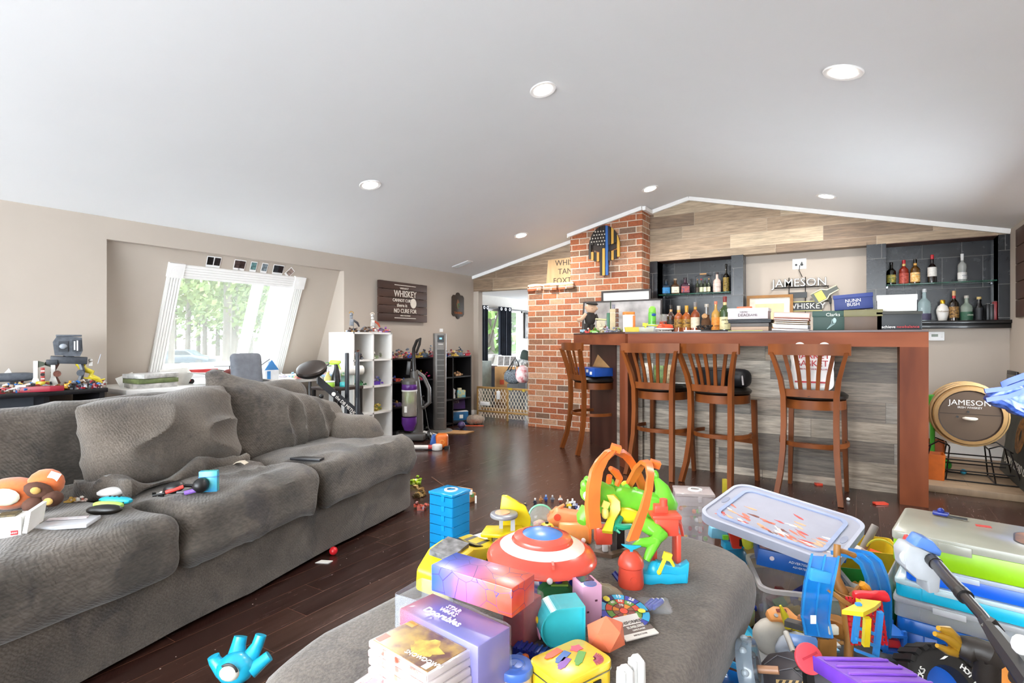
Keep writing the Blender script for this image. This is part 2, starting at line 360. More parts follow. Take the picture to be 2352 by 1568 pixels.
part('window_sash', wn, m_white, sp_(rect(WY0, WS0, WY1, WS0 + .13), .05, -jd), sp_(rect(mid, WS0, mid + .10, WS1), .05, -jd), sp_(rect(WY0, WS1 - .02, WY1, WS1), .05, -jd), sp_(rect(WY0, WS0 + .13, WY1, WS0 + .15), .07, -jd))
part('window_glass', wn, M('eef6f2', .02, alpha=.16, nv=0, spec=.6), sp_(rect(WY0, WS0 + .1, WY1, WS1), .006, -jd + .02))  # pale, partly opaque glass: outdoor haze is put into its colour
# right wall, back wall
struct('wall_right', m_wall, yz(rect(Y0, 0, 4.0, ER + .05), XR, XR + .1), yz(rect(5.6, 0, YB + .1, ER + .05), XR, XR + .1), yz(rect(4.0, 0, 5.6, .5), XR, XR + .1), yz(rect(4.0, 1.35, 5.6, ER + .05), XR, XR + .1))  # right wall, with a gap cut for the added, unseen window
wr = thing('window_added', None, None, (XR, 0, 0)); wr['kind'] = 'structure'  # window added out of view so daylight brightens the far half
part('window_frame', wr, m_trim, *[bx(.06, .07, .85, (.03, y, .5), None) for y in (4.035, 4.8, 5.565)], bx(.06, 1.6, .06, (.03, 4.8, .5)), bx(.06, 1.6, .06, (.03, 4.8, 1.29)))
OZ = 1.865      # head of the opening to the next room
struct('wall_back', m_wall, xz(rect(XL - .05, 0, -4.79, OZ), YB, YB + .1), xz(rect(-3.14, 0, XR + .1, 1.26), YB, YB + .1), xz(rect(-1.12, 1.26, .04, 2.105), YB + .14, YB + .2), xz(rect(-2.3, 1.26, -2.2, 2.1), YB, YB + .1))
struct('wall_back_tile', m_tilew, xz([(XL, OZ), (-3.0, OZ), (-3.0, ceil_z(-3.0) + .02), (XL, EL + .02)], YB, YB + .12), xz([(-3.0, 2.105), (XR, 2.105), (XR, ER + .03), (RX, RZ + .02), (-3.0, ceil_z(-3.0) + .02)], YB, YB + .12), bx(1.16, .16, .04, (-.54, YB + .06, 2.10)))
cr = []
def crown(x0, x1, y):
    a = Vector((x0, y - .02, ceil_z(x0) - .022)); b = Vector((x1, y - .02, ceil_z(x1) - .022)); cr.append(ribbon([a, b], (0, 1, 0), .04, .045))
crown(XL, -3.14, YB); crown(-3.16, RX if False else -2.19, YC); crown(-2.19, RX, YB); crown(RX, XR, YB)
cr.append(bx(.04, .3, .045, (-2.17, YC + .14, ceil_z(-2.19) - .045))); cr.append(bx(.04, .3, .045, (-3.16, YC + .14, ceil_z(-3.16) - .045)))
struct('trim_crown', m_trim, *cr)
# the brick chimney breast with a shouldered, narrower upper part
ch = thing('brick_chimney', 'red brick chimney breast with a rough shoulder ledge between doorway and bar', 'chimney', (0, 0, 0))
g = join(xz(rect(-3.762, 0, -2.199, 1.80), YC, YB - .002), xz([(-3.136, 1.80), (-2.199, 1.80), (-2.193, ceil_z(-2.193) - .002), (-3.136, ceil_z(-3.136) - .002)], YC, YB - .002))
part('brick_stack', ch, m_brick, g)
lg = [bx(.105, .30, .062, (-3.70 + k * .115, 6.445 - .015 * (k % 2), 1.79 + .004 * (k % 3)), (0, 0, rnd.uniform(-.05, .05)), .006) for k in range(6)]
part('corbel_course', ch, m_brick, *lg)
part('mortar_cap', ch, M('d8c6aa', .9, bump=.5, bs=30), crumple(grid_box(.68, .30, .035, 16, 8, 2, .012), .012, 9) and xf(crumple(grid_box(.68, .30, .035, 16, 8, 2, .012), .012, 9), (-3.42, 6.455, 1.852)))
# dark tiled niches either side of the cream recess, their glass shelves and ledges
def niche(nm, x0, x1, c0, c1):
    dp = .26
    struct('wall_' + nm, m_dtile, xz(rect(x0, 1.32, x1, 2.105), YB + dp, YB + dp + .04), yz(rect(YB, 1.32, YB + dp, 2.105), x0 - .03, x0), yz(rect(YB, 1.32, YB + dp, 2.105), x1, x1 + .03),
           xz(rect(c0, 1.26, x0, 2.105), YB - .015, YB + .2), xz(rect(x1, 1.26, c1, 2.105), YB - .015, YB + .2))
    struct('ceiling_' + nm, M('5b3320', .5), bx(x1 - x0 + .04, dp + .02, .03, ((x0 + x1) / 2, YB + .02 + dp / 2, 2.10)))
    struct('trim_' + nm, M('0e0e10', .3, coat=.3), bx(c1 - c0 + .06, dp + .10, .03, ((c0 + c1) / 2, YB + dp / 2 - .05, 1.30), None, .006), bx(c1 - c0 + .03, .06, .045, ((c0 + c1) / 2, YB - .035, 1.255), None, .008))
    sh = thing('glass_shelf', 'green-edged glass shelf in the %s black tiled niche' % ('narrow' if x0 < -1 else 'wide'), 'shelf', ((x0 + x1) / 2, YB + .14, 1.690))
    part('pane', sh, M('2f6b58', .04, alpha=.55, nv=.02, spec=.8), bx(x1 - x0 - .004, .22, .012, (0, 0, 0), None, .002))
    part('shelf_clip', sh, M('b9bcc0', .25, metal=1), bx(.014, .02, .014, ((x1 - x0 - .03) / 2, .07, -.014))); part('shelf_clip', sh, M('b9bcc0', .25, metal=1), bx(.014, .02, .014, (-(x1 - x0 - .03) / 2, .07, -.014)))
niche('niche_narrow', -2.10, -1.25, -2.19, -1.122); niche('niche_wide', .203, 1.05, .04, XR)
NARROW, WIDE = (-2.10, -1.25), (.203, 1.05); SHZ, LZ, NYC = 1.702, 1.33, YB + .10
# baseboards, right-hand platform
struct('baseboard_left', m_trim, bx(.015, YB - NY1, .11, (XL + .008, (YB + NY1) / 2, 0), None, .004), bx(.015, NY0 - Y0, .11, (XL + .008, (NY0 + Y0) / 2, 0), None, .004))
struct('baseboard_back', m_trim, bx(.10, .015, .11, (-4.83, YB - .008, 0)), bx(1.4, .015, .12, (.4, YB - .008, .05)))
struct('floor_platform', m_plat, bx(2.1, 1.40, .05, (.07, 5.92, 0), None, .004))
# ceiling lights
m_led = M('fff6ea', .5, emit=14, nv=0)
def downlight(p, lab, pw=1.0):
    s = 1 if p.x > RX else -1; nrm = Vector((-(RZ - EL) / (RX - XL) * (-1 if s < 0 else 0) or .2418, 0, 1)).normalized() if False else Vector((.2418 if s > 0 else -.2358, 0, 1)).normalized()
    q = nrm.to_track_quat('Z', 'Y').to_matrix()
    t = thing('recessed_downlight', lab, 'ceiling light', p, rot=q.to_euler(), group=None)
    part('trim_ring', t, m_white, lathe([(.062, 0), (.088, 0), (.090, -.004), (.086, -.009), (.064, -.006)], seg=28, caps=False))
    part('lens', t, m_led, lathe([(0, -.004), (.062, -.004), (.060, -.008), (0, -.009)], seg=28))
    l = D.lights.new('downlight_lamp', 'AREA'); l.shape = 'DISK'; l.size = .12; l.energy = LAMP_W * pw; l.color = (1, .955, .90); l.spread = R(172 if abs(p.x - RX) > .4 else 130)
    lo = obj('downlight_lamp', l, t, (0, 0, -.02)); return t
def on_ceil(px, py):
    r = ray(px, py)
    for sgn in (-1, 1):
        a = (RZ - EL) / (RX - XL) if sgn < 0 else (ER - RZ) / (XR - RX)
        k = (RZ - a * RX - H) / (r.z - a * r.x); p = Vector((0, 0, H)) + r * k
        if (p.x < RX) == (sgn < 0): return p
for px, py, lab in ((1247, 205, 'glowing recessed ceiling light nearest the ridge, second highest in the picture'), (850, 424, 'glowing recessed ceiling light above the slanted window'), (1197, 540, 'small glowing ceiling light in front of the plank header over the doorway'),
                    (1493, 433, 'small glowing ceiling light just above the brick chimney'), (1898, 450, 'glowing ceiling light above the right stretch of plank wall'), (1937, 165, 'largest glowing ceiling light on the right slope')):
    p = on_ceil(px, py); downlight(p, lab, (.35 if p.y < 3.15 else .6) if p.y < 4 else (.32 if p.x > -2.5 else .7))
vp = on_ceil(1062, 606)
vt = thing('ceiling_vent', 'small white ceiling vent near the top of the doorway wall', 'vent', vp, rot=Vector((-.2358, 0, 1)).to_track_quat('Z', 'Y').to_euler())
part('frame', vt, m_white, prism([(p[0], p[1]) for p in rrect(.12, .28, .01)], .008, (0, 0, -.008))); part('slat', vt, M('cfcfce', .5), *[bx(.012, .24, .006, (x * .02, 0, -.013), (.0, .5, 0)) for x in range(-2, 3)])
# ---------------------------------------------------------------- the next room seen through the opening
XO = -6.2
struct('wall_next_left', M('d9d5cf', .85, nv=.02), yz(rect(YB, 0, 8.35, 2.4), XO - .1, XO), yz(rect(10.1, 0, 12, 2.4), XO - .1, XO), yz(rect(8.35, 0, 10.1, .82), XO - .1, XO), yz(rect(8.35, 1.74, 10.1, 2.4), XO - .1, XO))
struct('wall_next_back', M('d9d5cf', .85, nv=.02), xz(rect(XO, 0, -5.7, 2.4), 11.6, 11.7), xz(rect(-3.0, 0, -2.4, 2.4), 11.6, 11.7), xz(rect(-5.7, 0, -3.0, .6), 11.6, 11.7), xz(rect(-5.7, 1.9, -3.0, 2.4), 11.6, 11.7))  # unseen wall; its opening is added to let daylight into this room
struct('ceiling_next', m_ceil, bx(3.9, 5.0, .1, (-4.3, 9.2, 2.02)))
struct('wall_next_right', M('d9d5cf', .85, nv=.02), yz(rect(YB + .12, 0, 11.6, 2.4), -2.5, -2.4))
# ================================================================ the bar
m_bar = M('7e452a', .5, ns=5, vec=(1, 1, .25), col2='562a1a', bump=.05, bs=40, spec=.15)
m_barx = M('8c5034', .5, ns=5, vec=(.25, 1, 1), col2='683420', bump=.05, bs=40, spec=.15)
m_dkw = M('4a2c22', .4, ns=6, vec=(1, 1, .2), col2='371e18')
m_stool = M('7a421c', .42, ns=7, vec=(1, 1, .2), col2='54290f', coat=0, spec=.2)
m_leath = M('17130f', .35, ns=30, bump=.1, bs=200)
BT = 1.22
A = Vector((.386, 4.71, 0)); B_ = Vector((-1.79, 4.71, 0)); C_ = Vector((-2.70, 5.53, 0)); rd = (C_ - B_).normalized(); rn = Vector((-rd.y, rd.x, 0)) * -1    # along the return, and inwards
bar = thing('bar_counter', 'long reddish-brown wooden bar with a grey weathered board front and angled return', 'bar')
top = [(A.x, 4.71), (A.x, 5.33), (-1.50, 5.33)] + [tuple((C_ + rn * .6)[:2]), tuple(C_[:2]), tuple(B_[:2])]
part('countertop', bar, M('4a2e26', .35, ns=6, col2='38201a'), prism(top, .016, (0, 0, BT - .016)))
part('fascia', bar, m_barx, xz(rect(-1.765, 1.10, A.x, BT - .014), 4.71, 4.745))
rz_r = math.atan2(rd.y, rd.x)
part('fascia', bar, m_barx, bx((C_ - B_).length, .035, BT - .014 - 1.10, ((B_ + C_) / 2 + rn * .018 + Vector((0, 0, 1.10))), (0, 0, rz_r)))
part('post', bar, m_bar, xz(rect(.224, 0, A.x, 1.10), 4.71, 4.76), yz(rect(4.745, 0, 5.33, 1.20), .366, .386), yz(rect(4.745, 0, 5.05, 1.10), .224, .244))
q = B_ + rd * .105
part('post', bar, m_bar, prism([(-1.765, 4.71), (-1.765, 5.03), (q.x, 5.03), (q.x, q.y), (B_.x, B_.y)], 1.10))
part('front_panel', bar, m_barpanel, xz(rect(-1.78, 0, .23, 1.19), 5.02, 5.05))
s0 = B_ + rd * .12 + rn * .22; s1 = C_ + rn * .22
part('return_panel', bar, m_dkw, bx(.62, .03, 1.19, (s1 - rd * .31), (0, 0, rz_r))); part('return_panel', bar, m_barpanel, bx((s1 - s0).length - .62, .02, 1.19, (s0 + rd * ((s1 - s0).length - .62) / 2 + rn * .01), (0, 0, rz_r)), label='grey weathered strip of the return')
part('end_board', bar, m_dkw, bx(.03, .40, 1.19, (C_ + rn * .40), (0, 0, rz_r)))
# ---------------------------------------------------------------- bar stools
def make_stool():
    t = thing('bar_stool', 'brown wooden bar stool', 'bar stool', group=None)
    for s in (-1, 1):
        pts = [(s * .205, -.285, 0), (s * .185, -.235, .16), (s * .172, -.205, .34), (s * .168, -.195, .55), (s * .170, -.20, .74), (s * .185, -.225, .86), (s * .215, -.255, .98), (s * .238, -.275, 1.06)]
        part('leg', t, m_stool, ribbon(pts, (1, 0, 0), [.034, .036, .036, .036, .036, .032, .028, .026], .042))
        part('leg', t, m_stool, ribbon([(s * .195, .215, 0), (s * .185, .19, .35), (s * .18, .185, .66)], (1, 0, 0), [.028, .034, .036], .036))
    def bow(w, y, dy, z0, z1, th, n=10):
        return prism([(-w + 2 * w * k / n, y - dy * (1 - (2 * k / n - 1) ** 2)) for k in range(n + 1)] + [(w - 2 * w * k / n, y + th - dy * (1 - (1 - 2 * k / n) ** 2)) for k in range(n + 1)], z1 - z0, (0, 0, z0))
    part('top_rail', t, m_stool, bow(.262, -.268, .045, 1.04, 1.12, .024))
    part('lower_rail', t, m_stool, bow(.168, -.205, .02, .735, .79, .024))
    for k in range(5):
        f = (k - 2) / 2.0; x0, x1 = f * .108, f * .155; dz = 1 - f * f
        part('slat', t, m_stool, ribbon([(x0, -.208 - .008 * dz, .785), (x0 * 1.15, -.222 - .02 * dz, .90), (x1, -.248 - .038 * dz, 1.045)], (1, 0, 0), .026, .014))
    part('seat_apron', t, m_stool, prism(circ(.212, 32), .065, (0, 0, .645)))
    part('seat', t, m_leath, lathe([(0, .71), (.20, .71), (.222, .725), (.226, .745), (.20, .765), (.12, .775), (0, .777)], seg=32))
    part('foot_ring', t, m_stool, ribbon([(.225 * math.cos(a), .23 * math.sin(a) - .01, .39) for a in [R(x) for x in range(-205, 26, 23)]], [Vector((math.cos(R(x)), math.sin(R(x)), 0)) for x in range(-205, 26, 23)], .018, .03))
    part('stretcher', t, m_stool, bx(.36, .02, .04, (0, .19, .30)))
    return t
st = make_stool(); st.location = (-.305, 4.70, 0); st.rotation_euler.z = R(-4); st['label'] = 'bar stool holding a white grocery bag, next to the right bar post'
dup(st, (-.965, 4.73, 0), R(-15), 'bar stool with a black box and bag on it, second from the right bar post')
dup(st, (-1.465, 4.76, 0), R(-7), 'bar stool with picture books on it, just right of the left bar post')
dup(st, (-2.36, 5.33, 0), R(-40.5), 'bar stool beside the brick chimney with an open blue carton on its seat')
SZ = .777
# things lying on the stools
def rotv(x, y, a): return (x * math.cos(a) - y * math.sin(a), x * math.sin(a) + y * math.cos(a))
def on_stool(cx, cy_, rz, x, y): a = rotv(x, y, rz); return (cx + a[0], cy_ + a[1], SZ)
m_card = M('b98d5c', .8, ns=10); m_paper = M('f2f0ea', .7, nv=.03); m_blue = M('1d4fa8', .4, nv=.1)
t = thing('open_carton', 'open blue toy carton with a raised cardboard flap on the corner bar stool', 'box', on_stool(-2.36, 5.33, R(-40.5), .03, -.02), R(-40.5 + 12))
part('carton_body', t, m_blue, bx(.34, .25, .085, bv=.003)); part('flap', t, m_card, bx(.33, .008, .16, (-.02, .125, .08), (-.5, 0, 0)))
for k in range(5): part('printed_panel', t, m_paper, bx(.035, .002, .03, (-.13 + k * .06, -.126, .02 + .02 * (k % 2))))
for k, (c, hh, lab) in enumerate((('d8d2c6', .17, 'pale picture book standing on the stool right of the left bar post'), ('7d9a58', .15, 'green picture book leaning on the stool behind the slats'), ('c9b48a', .16, 'tan illustrated book between the green and pale ones on the stool'))):
    p = on_stool(-1.465, 4.76, R(-7), -.10 + k * .085, -.06 + .02 * k); t = thing('picture_book', lab, 'book', p, R(-7 + (k - 1) * 8))
    part('cover', t, M(c, .5, ns=40, nv=.3), bx(.085, .02, hh, bv=.002)); part('pages', t, m_paper, bx(.079, .014, hh - .006, (0, 0, .004)))
solo('paperback', 'thin white leaflet on the stool seat beyond the picture books', 'leaflet', [(m_paper, bx(.10, .06, .006))], on_stool(-1.465, 4.76, R(-7), .15, .02), R(20))
t = thing('black_box', 'black box standing on the second stool from the right bar post', 'box', on_stool(-.965, 4.73, R(-15), -.05, -.06), R(-15)); part('body', t, m_black, bx(.24, .12, .13, bv=.004)); part('lid_rim', t, M('2a2a2c', .4), bx(.246, .126, .02, (0, 0, .125), None, .003))
solo('toiletry_bag', 'slouchy black zip bag beside the black box on the bar stool', 'bag', [(M('16161a', .5, bump=.3, bs=30), crumple(sp(.075, .10, .075, (0, 0, .066), seg=20, e=.8), .012, 12, 3)), (M('b8b0b0', .4, ns=60, nv=.3), tube([(.03, -.05, .12), (.06, -.09, .07), (.07, -.10, .02)], .007))], on_stool(-.965, 4.73, R(-15), .15, .0), R(-15))
t = thing('grocery_bag', 'white plastic grocery bag with red lettering propped on the rightmost bar stool', 'bag', on_stool(-.305, 4.70, R(-4), .0, -.08), R(-4))
m_bag = M('efeeea', .45, ns=8, bump=.2, bs=20, nv=.05)
part('bag_body', t, m_bag, crumple(grid_box(.27, .15, .32, 14, 8, 16, .04), .012, 14, 5), label='white plastic'); part('handle', t, m_bag, tube(arcp((-.08, 0, .315), .032, 0, PI, 10), .008)); part('handle', t, m_bag, tube(arcp((.08, 0, .315), .032, 0, PI, 10), .008))
m_redt = M('b3202c', .5, nv=.05)
part('lettering', t, m_redt, txt('MARKET', .062, .004, (.01, -.092, .255), UP)); part('lettering', t, m_redt, txt('BASKET', .062, .004, (.01, -.092, .20), UP)); part('lettering', t, m_redt, txt('MORE FOR YOUR DOLLAR', .017, .003, (.01, -.092, .16), UP)); part('red_rule', t, m_redt, bx(.20, .003, .012, (.0, -.088, .06)))
# ---------------------------------------------------------------- what stands on the bar
def btop(px, y): p = onY(px, 780, y); p.z = BT; return p
m_gd = M('2a1a0c', .05, nv=.05, spec=.8)
def bottle(p, h, r, g, cap, lab, label, cat='bottle', group=None, neck=.3, nr=.33, lz=(.12, .55), sq=False, foil=None, text=None, lcol2=None, alpha=1.0, tcol='222222', name='liquor_bottle', ct=None):
    t = thing(name, label, cat, p, YAW * .8, group); hs = h * (1 - neck); rn_ = r * nr
    gm = M(g, .06, nv=.08, spec=.8, alpha=alpha, coat=.5)
    if sq: body = join(prism(rrect(2 * r, 1.3 * r, r * .25, 4), hs * .86, bv=.003), lathe([(r * .75, hs * .86), (r * .5, hs * .95), (rn_, hs), (rn_, h * .93)], seg=16))
    else: body = lathe([(0, 0), (r * .9, 0), (r, r * .1), (r, hs * .80), (r * .93, hs * .88), (r * .66, hs * .96), (rn_ * 1.15, hs * 1.03), (rn_, hs * 1.1), (rn_, h * .93)], seg=20)
    part('glass_body', t, gm, body)
    part('cap', t, M(cap, .35), cy(rn_ * 1.15, h * (.16 if foil else .10), (0, 0, h * (.84 if foil else .90)), bv=.0015, seg=14))
    if foil: part('neck_label', t, M(foil, .4), cy(rn_ * 1.06, h * .1, (0, 0, hs * 1.08), seg=14))
    if lab:
        z0, z1 = lz[0] * hs, (lz[0] + lz[1]) * hs
        pc = M(lab, .55, ns=60, nv=.12 if not lcol2 else .3, col2=lcol2)
        part('paper_label', t, pc, prism(rrect(2.03 * r, 1.33 * r, r * .25, 4), z1 - z0, (0, 0, z0)) if sq else cy(r * 1.012, z1 - z0, (0, 0, z0), seg=20))
        if text: part('lettering', t, M(tcol, .5), *[txt(s, sz * r, .0006, (0, -(r * .67 if sq else r) - .0015, z0 + (z1 - z0) * fz), UP) for s, sz, fz in text])
    return t
# return of the bar: leaning pictures, doll, toy building, tubs
pc = onY(1424, 755, 5.78); t = thing('leaning_picture', 'large dark-framed grey abstract print leaning at the bar end against the bricks', 'picture', (pc.x, pc.y, BT), rot=(R(-7), 0, R(0)))
m_frame = M('2b211e', .4)
def frame4(w, h, b, d, z=0): return join(bx(w, d, b, (0, 0, z)), bx(w, d, b, (0, 0, z + h - b)), bx(b, d, h - 2 * b, (-w / 2 + b / 2, 0, z + b)), bx(b, d, h - 2 * b, (w / 2 - b / 2, 0, z + b)))
part('frame', t, m_frame, frame4(.92, .37, .016, .024)); part('print', t, M('7e7a78', .3, ns=5, col2='cfcac8'), bx(.89, .006, .34, (0, 0, .015)))
pc = onY(1432, 700, 6.24); t = thing('white_picture', 'black-framed white picture hung low on the bricks behind the leaning print', 'picture', (pc.x, YC - .016, 1.40)); part('frame', t, m_frame, frame4(.62, .345, .022, .024)); part('mat', t, M('f4f2ee', .5, nv=.01), bx(.60, .008, .33, (0, .004, .01)))
p = btop(1352, 5.50); t = thing('cloth_doll', 'cloth doll in dark cap and overalls at the chimney end of the bar', 'doll', p, R(35), rot=(0, R(6), R(35)))
m_skin = M('dcb596', .7, nv=.05); m_ov = M('2c2622', .8, ns=20)
part('body', t, m_ov, sp(.06, .05, .085, (0, 0, .16), seg=14), tube([(-.028, 0, .10), (-.03, 0, .0)], [.034, .026]), tube([(.028, 0, .10), (.03, 0, .0)], [.034, .026]), tube([(.05, 0, .21), (.085, -.01, .15)], [.02, .015]))
part('arm', t, m_skin, tube([(-.05, 0, .20), (-.10, -.02, .14), (-.14, -.03, .12)], [.026, .02, .024]))
part('head', t, m_skin, sp(.062, .058, .062, (0, 0, .275), seg=16), sp(.012, .012, .018, (.062, 0, .275), seg=8), sp(.012, .012, .018, (-.062, 0, .275), seg=8), sp(.01, .014, .01, (0, -.058, .27), seg=8))
part('cap', t, M('241f1c', .8), lathe([(0, .345), (.04, .343), (.066, .325), (.06, .312), (0, .315)], (-.008, -.012, 0), (R(8), 0, 0)))
def bricks(n, sx, sy, sz, cols, seed, s=.012, tall=1.0):
    """a little build of studded toy bricks piled in a heap, one mesh"""
    q = random.Random(seed); out = []
    for k in range(n):
        x, y = q.gauss(0, .38) * sx, q.gauss(0, .38) * sy; x = max(-sx / 2, min(sx / 2, x)); y = max(-sy / 2, min(sy / 2, y)); z = max(0, q.random() ** 1.5 * sz * (1 - (abs(x) / sx + abs(y) / sy) * .8) * tall)
        a, b, c = s * q.uniform(.8, 2.2), s * q.uniform(.6, 1.4), s * q.uniform(.5, 1.2); g = join(bx(a, b, c, (0, 0, 0)), cy(s * .22, s * .18, (-a * .25, 0, c), seg=6), cy(s * .22, s * .18, (a * .25, 0, c), seg=6))
        out.append((M(q.choice(cols), .3, nv=.03), xf(g, (x, y, z), (q.uniform(-.5, .5) * (z > s), q.uniform(-.5, .5) * (z > s), q.uniform(0, 3)))))
    out.append((M(cols[0], .3, nv=.03), bx(sx * .62, sy * .62, max(.004, sz * .34), (0, 0, 0))))
    return out
def figure(c1, c2, c3, hd, seed=0, hat=None):
    """blocky toy figure 4 cm tall"""
    o = [(M(c2, .3, nv=.02), join(bx(.007, .008, .014, (-.004, 0, 0)), bx(.007, .008, .014, (.004, 0, 0)))), (M(c1, .3, nv=.02), join(prism([(-.008, 0), (.008, 0), (.006, .013), (-.006, .013)], .008, (0, .004, .014), UP), tube([(-.007, 0, .025), (-.011, -.002, .018), (-.011, -.006, .014)], .0028, 6), tube([(.007, 0, .025), (.011, -.002, .018), (.011, -.006, .014)], .0028, 6))), (M(hd, .35, nv=.02), cy(.0052, .009, (0, 0, .028), seg=12, bv=.001))]
    if hat: o.append((M(hat, .35, nv=.02), lathe([(.0066, .033), (.0066, .037), (.005, .041), (0, .042)], seg=12)))
    else: o.append((M(c3, .35, nv=.02), sp(.006, .006, .004, (0, 0, .0375), seg=10)))
    return o
p = btop(1407, 5.25); t = thing('toy_tower', 'tall toy brick tower with a green side and antenna on the bar', 'toy building', p, R(25))
part('tan_wall', t, M('d6c39a', .4), bx(.055, .075, .24, bv=.002), *[bx(.014, .003, .02, (-.015 + .03 * a, -.039, .03 + .04 * k)) for k in range(5) for a in (0, 1)]); part('green_wall', t, M('3f7658', .4), bx(.03, .07, .20, (-.043, 0, 0), None, .002))
part('brown_bay', t, M('6b3f22', .4), *[join(bx(.03, .07, .03, (.043, 0, .02 + k * .048), None, .003), bx(.036, .075, .008, (.043, 0, .012 + k * .048))) for k in range(5)]); part('antenna', t, M('3c4a38', .4), cy(.006, .075, (-.02, 0, .24)), sp(.008, loc=(-.02, 0, .32), seg=8)); part('roof_sign', t, M('a6a3b4', .4, ns=40, nv=.4), bx(.03, .01, .045, (.01, 0, .24)))
part('lettering', t, M('e8e4da', .5), txt('HOTEL', .018, .001, (.0, -.040, .2), UP))
solo('toy_shop', 'cream and red toy shop build with a pale canopy in front of the doll', 'toy building', bricks(34, .11, .09, .13, ['d9cdb0', '9c3b34', 'e6dcc0', 'caa64e', 'efe6d0'], 3, .018) + [(M('e9e2a4', .4), bx(.11, .07, .014, (0, 0, .13), (0, .08, 0), .004)), (M('d9cdb0', .5), bx(.08, .06, .125))], btop(1380, 5.22), R(30))
solo('toy_cart', 'pale blue toy ice cart at the very end of the bar edge', 'toy', [(M('a9cfe0', .35), join(bx(.055, .03, .026, (0, 0, .010), None, .004), bx(.062, .034, .005, (0, 0, .034)))), (m_black, join(cy(.009, .004, (-.02, -.016, .0085), UP, seg=12), cy(.009, .004, (.02, -.016, .0085), UP, seg=12)))], btop(1338, 5.38), R(30))
for k, (px_, y, cols, lab) in enumerate(((1350, 5.22, ['cf3c34', 'e8e2d8', '3a3a40'], 'small red and white brick-built toy behind the pale blue cart'), (1365, 5.10, ['7ac23e', 'e8e2d8', '4a8a2c'], 'lime green brick toy at the front edge of the bar return'), (1395, 5.0, ['8d7aa8', 'b8a8c8', '6e6e78'], 'lilac brick-built toy heap in front of the toy tower'),
                                (1412, 5.0, ['77808a', '9a9aa0', '5a5a62'], 'grey brick-built toy heap in front of the toy tower'), (1424, 5.05, ['8a9a4c', '5a4a3c', 'c9c08a'], 'olive and brown brick toy beside the orange lidded tub'))):
    solo('brick_toy', lab, 'toy', bricks(16, .075, .06, .05, cols, 20 + k, .013), btop(px_, y), R(20 * k))
p = btop(1444, 4.95); t = thing('snack_tub', 'tall white printed tub with an orange lid and side on the bar', 'tub', p, YAW)
part('tub_body', t, M('f1eff2', .4, ns=60, nv=.06), prism(rrect(.10, .085, .02), .165, bv=.004)); part('lid', t, M('e88a3a', .4), prism(rrect(.106, .09, .02), .028, (0, 0, .163), bv=.004)); part('side_panel', t, M('e87a34', .4), bx(.026, .07, .15, (.04, -.009, .006), None, .004))
p = btop(1452, 4.84); t = thing('yellow_tray', 'shallow yellow plastic tray at the edge of the bar in front of the tub', 'tray', p, YAW); part('tray', t, M('e8d25a', .35, alpha=.9), shell(rrect(.14, .06, .015), .045, .003, taper=.85)); part('contents', t, M('e0b23a', .5, ns=30, nv=.3), crumple(bx(.10, .035, .03, (0, 0, .004)), .004, 60))
p = btop(1484, 4.90); t = thing('clear_tub', 'clear shallow plastic tub with yellow bits next to the yellow tray', 'tub', p, YAW); part('tub', t, glass('e6efe8', .4), shell(rrect(.15, .06, .015), .045, .003, taper=.88)); part('contents', t, M('e3b64a', .5, ns=40, col2='d8d8d0'), crumple(bx(.11, .04, .025, (0, 0, .004)), .004, 60))
p = btop(1498, 5.12); t = thing('spray_can', 'bright green aerosol can on the bar beside the bottles', 'can', p, YAW); part('can', t, M('6cc24a', .25, nv=.05), cy(.036, .19, bv=.006)); part('lower_wrap', t, M('e4e8ea', .3, ns=20, col2='9dbfdc'), cy(.0365, .07, (0, 0, .006))); part('cap', t, M('8be04a', .3), lathe([(.034, .19), (.033, .225), (.022, .245), (0, .248)])); part('emblem', t, M('1f4f9c', .4), sp(.022, .003, .014, (.006, -.036, .165)))
p = btop(1512, 4.86); t = thing('toy_helicopter', 'orange and white toy helicopter with a long yellow tail on the bar edge', 'toy helicopter', p, YAW)
part('fuselage', t, M('e9542f', .3), sp(.075, .028, .026, (.06, 0, .045), seg=18, e=.8)); part('belly', t, M('f2efe8', .3), sp(.085, .03, .014, (.055, 0, .028), seg=18)); part('tail_boom', t, M('cfd653', .3), tube([(0, 0, .055), (-.12, 0, .062)], [.009, .005])); part('tail_fin', t, M('d9e04a', .3), bx(.03, .006, .03, (-.125, 0, .05)), bx(.012, .004, .05, (-.12, 0, .035), (0, .5, 0)))
part('rotor', t, M('3a3638', .4), bx(.24, .012, .003, (.055, 0, .085), (0, 0, .25)), cy(.004, .022, (.055, 0, .066))); part('skid', t, M('d8d4cc', .4), tube([(0, -.03, .004), (.11, -.03, .004)], .004), tube([(.02, -.03, .004), (.03, -.015, .02)], .003)); part('skid', t, M('d8d4cc', .4), tube([(0, .03, .004), (.11, .03, .004)], .004), tube([(.09, .03, .004), (.08, .015, .02)], .003))
part('lettering', t, M('3a2a28', .4), txt('911', .018, .001, (.04, -.028, .05), UP))
p = btop(1525, 5.26); t = thing('plastic_jar', 'clear plastic jar with an orange label left of the bar bottles', 'jar', p, YAW); part('jar', t, glass('cfcfca', .35), lathe([(0, 0), (.038, 0), (.04, .01), (.04, .14), (.034, .16), (.036, .175), (0, .176)])); part('paper_label', t, M('e5562f', .4, ns=10, col2='c8401f'), cy(.0408, .075, (0, 0, .03))); part('emblem', t, M('f0d23c', .5), sp(.026, .003, .02, (0, -.0405, .055)))
part('lettering', t, M('1d1616', .5), txt('PAT', .024, .001, (0, -.045, .085), UP))
Y1 = 5.24
bottle(btop(1541, Y1), .26, .037, '3a1c0a', '191310', '2a1c14', 'dark whiskey bottle with a brown label, first in the bar row of bottles', foil='caa070', text=[('RESERVE', .38, .5)], tcol='d8c090')
